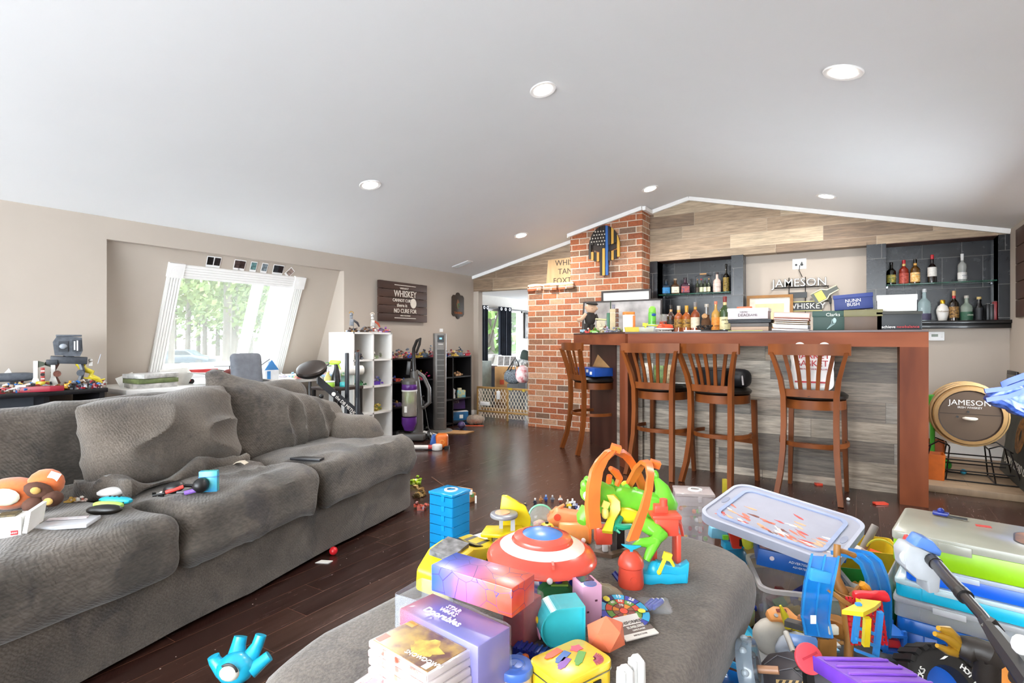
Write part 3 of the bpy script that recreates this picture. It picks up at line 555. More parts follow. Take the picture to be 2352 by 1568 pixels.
bottle(btop(1559, 5.16), .245, .041, '9c4d14', 'b9b2a4', 'b88a34', 'round amber whiskey bottle with a gold shield, left of the pair', sq=False, foil='c79a3a', lz=(.25, .45), lcol2='5d3a12', nr=.36, text=[('1854', .5, .5)])
bottle(btop(1577, 5.16), .245, .041, 'a4531a', 'c8982f', 'b88a34', 'round amber whiskey bottle with a gold shield, right of the pair', foil='c79a3a', lz=(.25, .45), lcol2='5d3a12', nr=.36, text=[('1854', .5, .5)])
bottle(btop(1597, 5.16), .275, .040, '8b3d10', '7f7a78', 'e6d8bc', 'amber bottle with a cream oval label and gold neck foil on the bar', foil='c79a3a', lz=(.2, .5))
t = thing('pouch_bottle', 'bottle in a brown suede pouch with a cork tag on the bar', 'bottle', btop(1622, 5.18), YAW); part('pouch', t, M('5a3c24', .9, ns=20, bump=.2), crumple(lathe([(0, 0), (.04, 0), (.045, .03), (.043, .10), (.026, .14), (.03, .155), (0, .156)]), .005, 25)); part('bottle_neck', t, M('6b6a68', .15, spec=.8), cy(.016, .09, (.004, 0, .14))); part('stopper', t, M('b6b0a6', .4), cy(.018, .03, (.004, 0, .225), bv=.003)); part('cork_tag', t, M('c79a6a', .7), cy(.022, .02, (-.03, -.03, .14), (1.2, .4, 0)))
part('lettering', t, M('c9a06a', .5), txt('Redbreast', .014, .001, (0, -.047, .055), UP))
bottle(btop(1644, 5.16), .275, .037, 'c99a4a', 'e07a5a', 'e09a3a', 'slim pale amber bottle with an orange label and coral stopper', lz=(.06, .62), lcol2='c96f2a', alpha=.9, text=[('AMBER', .4, .35)])
bottle(btop(1665, 5.16), .315, .045, '2f4a1c', '7a1f1a', 'efe3ae', 'tall green whiskey bottle with a cream label and red cap on the bar', foil='d9c08a', lz=(.1, .5), text=[('JAMESON', .42, .75), ('IRISH', .34, .45)])
for k, (px_, y, a, c, lab) in enumerate(((1590, 4.80, .7, 'efece6', 'white plastic strip lying slanted on the bar edge'), (1630, 4.80, .25, '211f20', 'black folded cable strip lying on the bar edge'), (1660, 4.86, .1, '2b2a2d', 'dark flat gadget lying on the bar near the board games'))):
    solo('flat_strip', lab, 'strip', [(M(c, .4), bx(.14, .035, .012, bv=.004))], btop(px_, y), YAW + a * (-.4))
t = thing('cable_tangle', 'tangle of black cables on the bar before the bottles', 'cable', btop(1618, 4.9), YAW)
q = random.Random(5)
for k in range(4):
    a0 = q.uniform(0, 6); part('cable', t, M('1b1718', .5), tube([(.055 * math.cos(a0 + i * .7) * (1 + .3 * math.sin(i * 1.7 + k)), .03 * math.sin(a0 + i * .7), .006 + .05 * (0.5 + .5 * math.sin(i * 1.1 + k))) for i in range(14)], .0035, 6))
def carton(name, label, p, rz, s, body, lid=None, lh=.03, text=None, tcol='ffffff', rot=None, cat='box', grp=None):
    t = thing(name, label, cat, p, rz, rot=rot); part('box_body', t, M(body, .5, ns=8, nv=.08), bx(*s, bv=.003))
    if lid: part('lid', t, M(lid, .5, ns=8, nv=.08), bx(s[0] + .008, s[1] + .008, lh, (0, 0, s[2] - lh + .006), None, .003))
    for x, sz, dx, dz, scx in text or (): part('lettering', t, M(tcol, .5, nv=.02), txt(x, sz, .001, (dx, -s[1] / 2 - .005, dz), UP, sc=scx))
    return t
GY = 5.02
carton('board_game', 'grey and peach board game box at the bottom of the stack beside the bottles', btop(1726, GY), 0, (.29, .20, .062), 'b69a84', '5b5552', .03)
carton('board_game', 'thin black board game box in the middle of the stack beside the bottles', btop(1726, GY) + Vector((0, 0, .070)), 0, (.33, .22, .022), '22262c', '2c3138', .012)
carton('board_game', 'pale board game box with red-edged print on top of the stack', btop(1721, GY) + Vector((0, 0, .102)), .03, (.31, .21, .085), 'd5ccd0', 'f1eff0', .03, [("WE'RE", .022, -.03, .058, None), ('DEAD', .034, -.03, .032, None), ('GAME', .026, .04, .032, None)], '5a4a50')
solo('orange_tray', 'orange-red plastic lid lying on the topmost board game', 'lid', [(M('e2683f', .4), prism(rrect(.12, .06, .02), .016, bv=.004))], btop(1710, GY) + Vector((0, 0, .195)), 0)
solo('pencil_strip', 'long yellow-green ruler lying on the bar before the board games', 'ruler', [(M('b9c23e', .4), bx(.26, .03, .005))], btop(1712, 4.78), .02)
for k, (c, th, w_, lab) in enumerate((('b9b4bc', .016, .27, 'grey ring binder at the bottom of the paper stack'), ('eceaf0', .032, .25, 'thick white sheaf of papers in the bar stack'), ('a3793f', .012, .25, 'ochre folder low in the bar stack'), ('7c5a2c', .010, .25, 'dark tan folder in the middle of the bar stack'), ('c4694f', .014, .26, 'rust folder near the top of the bar stack'), ('e7b8ac', .045, .26, 'thick pink accordion folder on top of the bar stack'))):
    z = [0, .017, .050, .063, .074, .089][k]; p = btop(1819, GY); t = thing('folder', lab, 'folder', p + Vector((0, 0, z + .003 * k)), rot=(0, R(3.0), R(-2 + k)))
    part('cover', t, M(c, .6, ns=10, nv=.1), bx(w_, .21, th, bv=.003)); part('sheets', t, m_paper, bx(w_ - .012, .205, th * .6, (0, -.006, th * .2)))
carton('shoe_box', 'dark green shoe box with white script on the bar', btop(1907, 4.90), .02, (.225, .20, .142), '1f3f37', '24483f', .045, [('Clarks', .036, .02, .118, None)], 'dfe6da', cat='shoe box')
part('brush_mark', COL.objects['shoe_box'], M('a9c4c4', .5), *[tube([(-.02, -.102, .01), (.01 + .01 * k, -.102, .05), (.015 + .012 * k, -.102, .085)], .0015, 5) for k in range(3)], sp(.012, .001, .02, (.03, -.102, .075), seg=10))
carton('shoe_box', 'plain brown shoe box with an olive lid on the bar', btop(1982, 4.90), 0, (.235, .20, .145), '5d4a3c', '75704a', .05, cat='shoe box')
carton('shoe_box', 'navy shoe box tilted on the brown one with white block lettering', btop(1961, 4.98) + Vector((0, 0, .160)), 0, (.25, .17, .11), '25387c', '2b3f88', .03, [('NUNN', .034, .0, .065, None), ('BUSH', .034, .0, .036, None)], rot=(0, R(-3.5), 0), cat='shoe box')
carton('shoe_box', 'black shoe box with white and red lettering at the bar end', btop(2063, 4.90), 0, (.265, .20, .125), '1d2226', '30302a', .02, [('achieve', .028, -.062, .022, None)], cat='shoe box')
part('lettering', COL.objects['shoe_box.003'], M('c0272f', .5), txt('newbalance', .028, .001, (.052, -.105, .022), UP))
carton('shoe_box', 'white lidded shoe box on top of the black one at the bar end', btop(2058, 4.95) + Vector((0, 0, .135)), 0, (.235, .18, .115), 'e4e2df', 'edebe8', .04, cat='shoe box')
# ---------------------------------------------------------------- bottles in the niches
def nb(px_, z, dy=0): p = onY(px_, 700, NYC + dy); p.z = z; return p
S_ = SHZ
bottle(nb(1530, S_), .185, .045, '1a2a3a', '141416', '2f7fb8', 'square dark bottle with a blue bird label on the narrow niche shelf', sq=True, nr=.36, text=[('ONE', .4, .2)], tcol='0d1b2a')
bottle(nb(1551, S_), .19, .045, '4a2f18', '8f7f68', 'e6dfc8', 'square bottle with a cream label on the narrow niche shelf', sq=True, nr=.4, text=[('RYE', .4, .3)])
bottle(nb(1574, S_), .195, .047, '3a2230', '2a2226', '3b3f68', 'square bottle with an orange bird on navy on the narrow niche shelf', sq=True, nr=.36, lcol2='c2552f')
cr_ = thing('bottle_carrier', 'wire carrier with a wooden grip on the narrow niche shelf', 'carrier', nb(1615, S_), 0); part('wire_frame', cr_, M('1a1a1c', .4, metal=1), tube([(-.09, 0, .005), (-.09, 0, .15), (-.085, 0, .20), (-.03, 0, .225)], .002, 6), tube([(.09, 0, .005), (.09, 0, .15), (.085, 0, .20), (.03, 0, .225)], .002, 6), tube([(-.095, -.045, .005), (.095, -.045, .005), (.095, .045, .005), (-.095, .045, .005)], .002, 6, True), tube([(-.095, -.045, .07), (.095, -.045, .07), (.095, .045, .07), (-.095, .045, .07)], .002, 6, True), tube([(-.095, -.045, .005), (-.095, -.045, .07)], .002, 6), tube([(.095, -.045, .005), (.095, -.045, .07)], .002, 6)); part('grip', cr_, M('b58a5a', .5), cy(.009, .075, (-.0375, 0, .225), (0, PI / 2, 0)))
for k, (dx, cap, lab_) in enumerate(((-.066, '8a5a3a', 'small bottle with a black label in the wire carrier'), (-.022, 'b3202c', 'small red-capped bottle in the wire carrier'), (.022, '2c6a4a', 'small green-capped bottle in the wire carrier'), (.066, 'a07a4a', 'small bottle with a cream label at the carrier end'))):
    bottle(nb(1615, S_ + .006) + Vector((dx, 0, 0)), .165, .020, '26301a', cap, ['4a4038', 'd8e0b8', 'dfe0c8', 'e0d8b8'][k], lab_, lz=(.08, .5))
bottle(nb(1647, S_), .235, .044, 'd9bfb4', '3a3030', 'e2cdc4', 'pale pink cream liqueur bottle on the narrow niche shelf', neck=.33, lz=(.15, .5), text=[('CREAM', .4, .5)], tcol='a08070')
bottle(nb(1668, S_, .03), .33, .035, '17140f', '15120e', 'b79a4c', 'tall black and gold bottle at the end of the narrow niche shelf', neck=.35, lz=(.05, .75), lcol2='2a2210')
bottle(nb(2047, S_), .225, .040, '0d120c', '121212', '4a6a34', 'black bottle with a green label, first on the wide niche shelf', lz=(.12, .5), lcol2='bfa34a', text=[('CREAM', .4, .7)], tcol='d8c48a')
bottle(nb(2076, S_), .24, .040, '8a2a1c', 'b3202c', 'c05a4a', 'red-capped bottle with a diamond label on the wide niche shelf', foil='e0c070', lz=(.05, .6), lcol2='8a2a22')
bottle(nb(2102, S_), .24, .040, '5a3a10', '14110e', 'e09a3a', 'dark rum bottle with a yellow sunset label on the wide niche shelf', foil='d8a24a', lz=(.1, .55), lcol2='f0d8a0', text=[('GOLD', .4, .75)])
bottle(nb(2141, S_), .275, .037, '120c10', 'b51f2a', 'e6e2dc', 'red-topped wine bottle with a white spotted label on the wide niche shelf', foil='1a1014', neck=.35, lz=(.35, .5), name='wine_bottle')
bottle(nb(2210, S_), .265, .035, 'c9ccc8', 'dfe0e0', 'eceae6', 'clear vodka bottle standing alone on the wide niche shelf', alpha=.45, lz=(.12, .35), foil='e8e8e8', text=[('VODKA', .4, .5)], tcol='56627a')
bottle(nb(2123, LZ - .012), .33, .055, 'b7cfd2', 'cfd2d4', '4a4560', 'large clear gin bottle with a purple label on the wide niche ledge', alpha=.5, lz=(.10, .28), nr=.3, neck=.3)
t = thing('ceramic_bottle', 'white ceramic bottle with a gold cap on the wide niche ledge', 'bottle', nb(2165, LZ - .012)); part('body', t, M('f0ece6', .25, nv=.02), lathe([(0, 0), (.03, 0), (.034, .02), (.049, .09), (.05, .12), (.038, .155), (.02, .17), (.018, .18), (0, .18)])); part('cap', t, M('d2a62a', .3, metal=.6), cy(.02, .038, (0, 0, .178), bv=.004)); part('lettering', t, M('8a6a3a', .5), txt('DeKuyper', .02, .001, (0, -.052, .105), UP))
bottle(nb(2191, LZ - .012), .30, .039, '1c120c', 'c8a070', 'b98a4a', 'dark bottle with a red wax neck and cork on the wide niche ledge', foil='b8202a', lz=(.2, .5), lcol2='2a1a0e')
bottle(nb(2220, LZ - .012), .25, .048, 'a9b8aa', 'b9b4aa', '2f5f46', 'stout clear bottle with a green label on the wide niche ledge', alpha=.55, lz=(.1, .45), text=[('GREEN', .36, .6)], tcol='d8dcc8')
bottle(nb(2249, LZ - .012), .235, .032, '0f0f12', 'c9b070', '2b2c30', 'slim black bottle with a gold cap on the wide niche ledge', lz=(.1, .7), nr=.5)
for k, (c, hh, lab) in enumerate((('17171a', .165, 'black book with a white mark on the niche ledge'), ('2a2a2c', .16, 'dark grey book in the niche ledge row'), ('8f1f24', .185, 'red book in the niche ledge row'), ('3a1618', .18, 'maroon book at the end of the niche ledge row'))):
    t = thing('hardback_book', lab, 'book', nb(2268 + k * 8.5, LZ - .012)); part('cover', t, M(c, .4), bx(.028, .11, hh, bv=.003)); part('pages', t, m_paper, bx(.022, .10, hh + .0005, (0, .0, .001)))
# ---------------------------------------------------------------- cream recess: neon sign, outlet plate, framed print
c_ = onY(1838, 672, YB + .12); t = thing('neon_sign', 'unlit neon whiskey sign with a bottle outline on the cream wall behind the bar', 'sign', c_)
m_tube = M('e9e6da', .25, nv=.02); m_blk = M('1b1a1a', .4)
part('frame', t, m_blk, *[tube([(-.27, 0, z), (.27, 0, z)], .006, 6) for z in (.06, -.10)], *[tube([(x, .006, .17), (x, .006, -.22)], .005, 6) for x in (-.11, .05)], bx(.17, .03, .06, (-.02, .0, -.055)), bx(.30, .012, .105, (.06, .0, -.205)))
part('letter_backing', t, m_blk, txt('JAMESON', .125, .003, (-.01, -.012, .105), UP, bold=.022)); part('lettering', t, m_tube, txt('JAMESON', .125, .004, (-.01, -.02, .105), UP, bold=-.004)); part('lettering', t, m_tube, txt('WHISKEY', .085, .006, (.06, -.02, -.15), UP, bold=-.004))
part('tube_border', t, M('e9dc92', .3), tube([(-.09, -.02, -.10), (.21, -.02, -.10), (.21, -.02, -.20), (-.09, -.02, -.20)], .005, 6, True))
bo = [(-.06, .0), (-.06, .11), (-.028, .155), (-.024, .25), (.024, .25), (.028, .155), (.06, .11), (.06, .0)]
bt_ = xf(prism(bo, .012), (.13, -.02, -.08), (PI / 2, R(62), 0)); part('bottle_panel', t, M('2c2f12', .3), bt_); part('bottle_outline', t, M('f3f0cf', .3), tube([xf(([Vector((x, y, .012))], []), (.13, -.02, -.08), (PI / 2, R(62), 0))[0][0] for x, y in bo], .006, 6, True)); part('bottle_label', t, M('e4d257', .4), xf(prism(rect(-.05, .03, .05, .11), .016), (.13, -.02, -.08), (PI / 2, R(62), 0)))
part('power_cord', t, m_blk, tube([(.26, 0, .06), (.275, 0, -.02), (.285, 0, -.08), (.29, 0, -.20), (.275, 0, -.26)], .004, 6), tube([(.02, .0, .17), (-.01, .0, .24), (-.005, .0, .30)], .004, 6), bx(.022, .02, .06, (.285, 0, -.13), None, .004))
c_ = onY(1836, 606, YB + .139); t = thing('outlet_plate', 'white outlet plate with two dark jacks high on the cream wall', 'outlet', c_); part('plate', t, m_white, bx(.135, .008, .115, (0, 0, -.057), None, .003)); part('jack', t, m_blk, cy(.012, .012, (-.03, -.004, -.01), UP, seg=12)); part('plug', t, m_blk, cy(.014, .03, (.025, -.004, -.01), UP, seg=12), cy(.007, .02, (.025, -.004, .012), UP, seg=10))
c_ = onY(1766, 668, YB + .04); t = thing('framed_print', 'gilt wood-framed cream print leaning on the ledge behind the board games', 'picture', (c_.x, YB + .06, 1.262), rot=(R(-6), 0, 0)); part('frame', t, M('9c6a2c', .35, ns=20), frame4(.47, .385, .03, .03)); part('mat', t, M('f3ead8', .6), bx(.44, .01, .36, (0, .004, .012))); part('print', t, M('e8cfa0', .5, ns=12), bx(.29, .012, .20, (0, .002, .09)))
c_ = onY(2150, 772, YB); t = thing('thermostat', 'white wall thermostat just right of the bar end', 'thermostat', (c_.x, YB - .012, c_.z)); part('housing', t, m_white, bx(.125, .024, .085, (0, 0, -.042), None, .006)); part('display', t, M('6f7a68', .3), bx(.05, .002, .025, (-.012, -.0125, -.005))); part('button', t, M('d8d8d4', .4), bx(.016, .004, .01, (.042, -.0125, .006)), bx(.016, .004, .01, (.042, -.0125, -.012)))
# ---------------------------------------------------------------- on the chimney: plaque; on its ledge: stencilled board
c_ = onY(1390, 575, YC); t = thing('skull_plaque', 'skull-shaped slatted wood plaque with stars and one blue stripe on the bricks', 'wall plaque', (c_.x, YC - .022, c_.z))
W2, V0 = .205, .30
tp = lambda u: V0 * (.02 + .98 * math.sqrt(max(0, 1 - (u * .985) ** 2))); 
def bt2(u): a = abs(u); return -.30 - .01 * (1 - a) if a < .36 else (-.135 + .03 * (a - .36) if a < .72 else -.115 + .10 * (a - .72))
ehi = lambda u: .050 + .045 * (abs(u) - .18); elo = lambda u: -.035 + .03 * abs(u)
N = 11
for k in range(N):
    u0, u1 = -1 + 2 * k / N + .012, -1 + 2 * (k + 1) / N - .012; um = (u0 + u1) / 2; th = .022 + .006 * (k % 2)
    col = 'blue' if k == 6 else ('gold' if k % 2 == (0 if k > 6 else 1) else 'dark'); m_ = {'blue': M('2b62a8', .35), 'gold': M('c79a3c', .4, ns=8, vec=(1, 1, .1), col2='a87a2a'), 'dark': M('1d1712', .35, ns=8)}[col]
    m_up = M('1d1712', .35, ns=8) if k < 6 else m_
    eye = .2 < abs(um) < .84
    split = ehi if eye else (lambda u: .02); low = elo if eye else (lambda u: .02)
    part('slat', t, m_up, xz([(u0 * W2, split(u0)), (u1 * W2, split(u1)), (u1 * W2, tp(u1)), (um * W2, tp(um)), (u0 * W2, tp(u0))], -th, 0))
    if bt2(um) < low(um) - .005: part('slat', t, m_, xz([(u0 * W2, bt2(um)), (u1 * W2, bt2(um)), (u1 * W2, low(u1)), (u0 * W2, low(u0))], -th, 0))
part('backing', t, M('2a1d14', .7), xz([(-.19, .03), (-.19, .12), (-.12, .22), (0, .27), (.12, .22), (.19, .12), (.19, .03), (.06, -.02), (.05, -.28), (-.05, -.28), (-.06, -.02)], 0, .012))
star = [((.5 if i % 2 else 1.2) * math.sin(PI * i / 5), (.5 if i % 2 else 1.2) * math.cos(PI * i / 5)) for i in range(10)]
part('star_field', t, M('ece6da', .5), *[xf(prism(star, .3, sc_ if False else (0, 0, 0)), (x * W2, -.029, z), UP, (.0095, .0095, .01)) for z in (.07, .11, .15, .19, .23) for x in [-.86 + .17 * i + (.085 if int(z * 100) % 8 == 3 else 0) for i in range(6)] if z < tp(x) - .012 and x < .1 and z > ehi(x) + .012])
c_ = onY(1300, 640, 6.56); t = thing('stencilled_board', 'pale rough board stencilled with dark capitals on the chimney shoulder', 'sign', (-3.33, 6.545, 1.878), R(0)); part('board', t, M('c8ab82', .7, ns=8, vec=(1, 1, .2), col2='a98a62'), xz([(-.27, 0), (.17, 0), (.17, .36), (-.24, .345)], -.012, .012))
part('lettering', t, M('3a2e26', .6), txt('WHISKEY', .105, .001, (.09, -.0135, .29), UP)); part('lettering', t, M('3a2e26', .6), txt('TANGO', .105, .001, (.10, -.0135, .175), UP)); part('lettering', t, M('3a2e26', .6), txt('FOXTROT', .105, .001, (.08, -.0135, .055), UP))
# ---------------------------------------------------------------- right of the bar: barrel, stand, bins, dark signs, blue bag
bc = onY(2228, 955, 5.50); bz = bc.z
t = thing('wine_rack', 'black wire rack holding the barrel end on the tan platform', 'rack', (bc.x, 5.64, .05))
m_wire = M('1c1714', .4, metal=.6); hh = bz - .23 - .05
def wire(*p): return tube(p, .0055, 6)
part('wire_frame', t, m_wire, *[wire((x0, y, 0), (x1, y * .6, hh * .9)) for y in (-.16, .16) for x0, x1 in ((-.30, -.24), (-.15, -.12), (.15, .12), (.30, .24))], *[wire((-.26 + .02 * k, y * (1 - .13 * k), hh * (.3 + .28 * k)), (.26 - .02 * k, y * (1 - .13 * k), hh * (.3 + .28 * k))) for y in (-.16, .16) for k in (0, 1)],
     *[wire((x, -.16, .006), (x, .16, .006)) for x in (-.30, -.15, .15, .30)], wire((-.30, -.16, .006), (.30, -.16, .006)), wire((-.30, .16, .006), (.30, .16, .006)), *[wire((x * .8, -.096, hh * .9), (x * .8, .096, hh * .9)) for x in (-.30, -.15, .15, .30)], *[tube([(s * .26, y, hh * .85), (s * .19, y, hh * .93 + .03), (s * .12, y, hh * .93)], .0055, 6) for s in (-1, 1) for y in (-.09, .09)])
t = thing('barrel', 'whiskey barrel end with white lettering lying in the wire rack', 'barrel', (bc.x, 5.50, bz), rot=(PI / 2, 0, 0))
m_oak = M('b08a55', .55, ns=4, vec=(1, 1, .15), col2='8f6c3e'); br = .222
part('staves', t, m_oak, lathe([(br - .025, .004), (br, 0), (br + .006, -.03), (br + .016, -.10), (br + .022, -.2), (br + .012, -.3), (br - .01, -.33), (0, -.33)], seg=36, caps=False))
part('head', t, M('5a4632', .6, ns=3, vec=(.2, 1.5, 1), col2='4a3828'), lathe([(0, -.012), (br - .024, -.012), (br - .022, -.03), (0, -.03)], seg=36)); part('rim_groove', t, M('332319', .6), lathe([(br - .03, -.010), (br - .012, -.002), (br - .026, .004), (br - .034, -.008)], seg=36, caps=False))
for z in (-.055, -.14, -.24): part('hoop', t, M('c09a63', .4, ns=20), lathe([(br + .012 + (-z) * .05, z - .014), (br + .020 + (-z) * .05, z - .012), (br + .020 + (-z) * .05, z + .012), (br + .010 + (-z) * .05, z + .014)], seg=36, caps=False))
part('lettering', t, M('e8e4dc', .5), txt('JAMESON', .058, .001, (.0, .098, -.011), sc=(1.05, 1, 1))); part('lettering', t, M('e8e4dc', .5), txt('IRISH WHISKEY', .022, .001, (.0, .062, -.011)))
part('bung', t, m_blk, cy(.008, .006, (-.01, .03, -.012)), cy(.008, .006, (-.075, -.012, -.012))); part('seam', t, M('2a1c12', .7), bx(.38, .003, .003, (0, .012, -.0125))); part('rope_handle', t, M('e6dccb', .8, bump=.8, bs=120), tube([(-.045, -.02, .0), (-.03, -.02, .008), (.0, -.022, .01), (.03, -.022, .008), (.045, -.02, .0)], [.006, .013, .014, .013, .006], 10))
for k, (px_, y, s, c, lab) in enumerate(((2146, 5.50, (.13, .16, .20), 'c8641f', 'orange plastic bin beside the right bar post'), (2143, 5.74, (.15, .12, .27), 'a8501c', 'darker orange bin behind the first one by the bar'))):
    p = onY(px_, 1000, y); t = thing('orange_bin', lab, 'bin', (p.x, y, .05), 0); part('tub', t, M(c, .4), shell(rrect(s[0], s[1], .02), s[2], .006, taper=.9))
solo('toy_shaft', 'bright green plastic toy shaft standing beside the right bar post', 'toy', [(M('4fae3c', .35), join(tube([(0, 0, 0), (0, 0, .45), (.0, 0, .6)], [.014, .018, .016]), cy(.03, .10, (0, 0, .55), bv=.01)))], (onY(2140, 1000, 5.66).x + .005, 5.66, .05), 0)
solo('toy_ball', 'small turquoise ball on the platform under the barrel rack', 'ball', [(M('2c8aa8', .3), sp(.022))], (onY(2213, 1062, 5.78).x, 5.78, .072), 0)
solo('toy_ball', 'green ball on the platform left of the barrel rack', 'ball', [(M('2f9a3a', .35), sp(.05))], (onY(2170, 1052, 5.86).x - .0, 5.87, .10), 0)
t = thing('leaning_sign', 'large dark board with a coiled snake and pale lettering leaning on the right wall', 'sign', (1.0, 5.52, .05), rot=(0, R(9), 0))
part('board', t, M('3a3c36', .7, ns=6, col2='26281f'), bx(.03, 1.30, .62, (0, 0, 0), None, .004)); LR = Matrix(((0, 0, -1), (-1, 0, 0), (0, 1, 0)))
part('snake', t, M('9c6a3a', .6, ns=30, nv=.3), *[tube([(-.017, .20 + r_ * math.cos(a) * .9, .36 + r_ * math.sin(a)) for a in [i * .45 for i in range(15)]], .026, 8, True, .25) for r_ in (.12, .07)], tube([(-.017, .18, .42), (-.017, .12, .52), (-.017, .02, .54)], [.024, .02, .012], 8, flat=.25))
part('lettering', t, M('cfc9ba', .6), txt("DON'T TREAD ON ME", .088, .001, (-.0165, .10, .12), LR.to_euler()))
t = thing('chalk_board', 'black-rimmed grey board standing in the corner behind the snake sign', 'board', (1.09, 6.36, .05), rot=(0, R(1), 0)); part('rim', t, m_blk, bx(.02, .34, .83, (0, 0, 0), None, .006)); part('panel', t, M('6a6862', .6), bx(.004, .29, .77, (-.012, 0, .03)))
t = thing('wall_sign', 'dark plank sign on the right wall at the edge of the view', 'sign', (XR - .012, 6.08, 1.34)); part('board', t, M('4a3024', .6, ns=6), *[bx(.022, .38, .145, (0, 0, k * .15), None, .003) for k in range(5)])
# shiny blue printed bag with straps, resting on the snake board
p = at(2352, 915, 3.74); t = thing('foil_bag', 'shiny blue printed bag with blue straps beside the barrel', 'bag', (p.x, p.y, p.z), rz=YAW)
bo = [(-.27, .02), (-.19, .06), (-.05, .11), (.08, .15), (.16, .16), (.19, .04), (.17, -.13), (.10, -.165), (.0, -.135), (-.13, -.075), (-.24, -.02)]
g = prism([(x * 1.0, z) for x, z in bo], .10, (0, .05, 0), UP, .03); bm = bmesh.new(); vs = [bm.verts.new(v) for v in g[0]]
for f in g[1]: bm.faces.new([vs[i] for i in f])
bmesh.ops.triangulate(bm, faces=bm.faces); bmesh.ops.subdivide_edges(bm, edges=bm.edges[:], cuts=3, use_grid_fill=True)
part('bag_body', t, M('1c3578', .25, ns=26, col2='4a62a4', bump=.4, bs=16), crumple(from_bm(bm), .022, 14, 2), smooth=60)
m_str = M('1f3f9c', .4)
for z0, x1, z1, w_ in ((.055, -.31, .055, .03), (.10, -.20, .095, .04), (.0, -.30, -.005, .03)): part('strap', t, m_str, ribbon([(x1, -.05, z1), (-.16, -.06, z0 + .02), (.05, -.07, z0 + .10), (.15, -.06, z0 + .11)], (0, .35, 1), w_, .008))
# ================================================================ sofa and ottoman
def fabric(name, c1, c2, stain, rib=(1, 1, 1), rs=90, wvs=.45):
    m, nt, b = nodes(name); L = nt.links.new; tc = nt.nodes.new('ShaderNodeTexCoord')
    n1 = nt.nodes.new('ShaderNodeTexNoise'); n1.inputs['Scale'].default_value = 4.5; n1.inputs['Detail'].default_value = 6; n1.inputs['Roughness'].default_value = .6; L(tc.outputs['Object'], n1.inputs['Vector'])
    n2 = nt.nodes.new('ShaderNodeTexNoise'); n2.inputs['Scale'].default_value = 7; n2.inputs['Detail'].default_value = 4; n2.inputs['W' if False else 'Distortion'].default_value = .6; L(tc.outputs['Object'], n2.inputs['Vector'])
    base = ramp(nt, [(.36, c2), (.62, c1)], n1.outputs[0]); st_ = ramp(nt, [(.56, (0, 0, 0)), (.70, (1, 1, 1))], n2.outputs[0])
    col = mix_rgb(nt, base, lin(stain), mth(nt, 'MULTIPLY', st_, .55))
    mp = nt.nodes.new('ShaderNodeMapping'); mp.inputs[3].default_value = rib; L(tc.outputs['Object'], mp.inputs[0])
    n3 = nt.nodes.new('ShaderNodeTexNoise'); n3.inputs['Scale'].default_value = rs; n3.inputs['Detail'].default_value = 3; L(mp.outputs[0], n3.inputs['Vector'])
    col = mix_rgb(nt, col, ramp(nt, [(.35, (.72,) * 3), (.65, (1.12,) * 3)], n3.outputs[0]), 1.0, 'MULTIPLY'); L(col, b.inputs['Base Color'])
    wv = nt.nodes.new('ShaderNodeTexWave'); wv.inputs['Scale'].default_value = 38; wv.inputs['Distortion'].default_value = 5; wv.inputs['Detail'].default_value = 2; wv.inputs['Detail Scale'].default_value = 1.2; wv.bands_direction = 'DIAGONAL'; L(tc.outputs['Object'], wv.inputs['Vector'])
    bp = nt.nodes.new('ShaderNodeBump'); bp.inputs['Strength'].default_value = .5; bp.inputs['Distance'].default_value = .004; L(mth(nt, 'ADD', n3.outputs[0], mth(nt, 'MULTIPLY', wv.outputs[1], wvs)), bp.inputs['Height']); L(bp.outputs[0], b.inputs['Normal'])
    b.inputs['Roughness'].default_value = .9; b.inputs['Sheen Weight'].default_value = .25; b.inputs['Specular IOR Level'].default_value = .2; return m
m_fab = fabric('grey_fabric', '625a52', '4b4640', '2c2b31', (1, .35, 1.2), 110); m_fab2 = fabric('grey_fabric_plain', '655c53', '514a43', '343133', (1, 1, 1), 160)
SO_ = cam(3.73, -.68); SRZ = R(11.95)
sofa = thing('sofa', 'long grey rumpled fabric sofa with loose cushions along the left', 'sofa', SO_, SRZ)
def wrinkle(g, amp, sc, seed, dirv=(1, 1, 1), fn=None):
    V = []; o = Vector((seed * 5.1, seed * 2.3, seed * 9.7)); dv = Vector(dirv)
    bm = bmesh.new(); vs = [bm.verts.new(v) for v in g[0]]
    for f in g[1]: bm.faces.new([vs[i] for i in f])
    bm.normal_update()
    for v in bm.verts:
        p = Vector((v.co.x * dv.x, v.co.y * dv.y, v.co.z * dv.z)) * sc + o; n = 1 - abs(noise.noise(p)) * 2.2; n2 = noise.noise(v.co * 5 + o); k = 1 if fn is None else fn(v.co)
        v.co += v.normal * amp * k * (max(0, n) ** 2 * 1.3 + n2 * .7 - .5)
    return from_bm(bm)
part('base', sofa, m_fab2, wrinkle(xf(grid_box(.97, 2.85, .285, 20, 60, 8, .02), (-.50, -1.40, .015)), .008, 3, 2, (1, .3, 1)))
part('backrest', sofa, m_fab, wrinkle(xf(grid_box(.24, 2.85, .60, 8, 60, 16, .10), (-.90, -1.40, .26), (0, R(-6), 0)), .012, 3, 4))
def armtop(v): return 1
part('arm', sofa, m_fab2, wrinkle(xf(grid_box(.80, .28, .62, 24, 12, 18, .12), (-.58, -.14, .03)), .012, 4, 7))
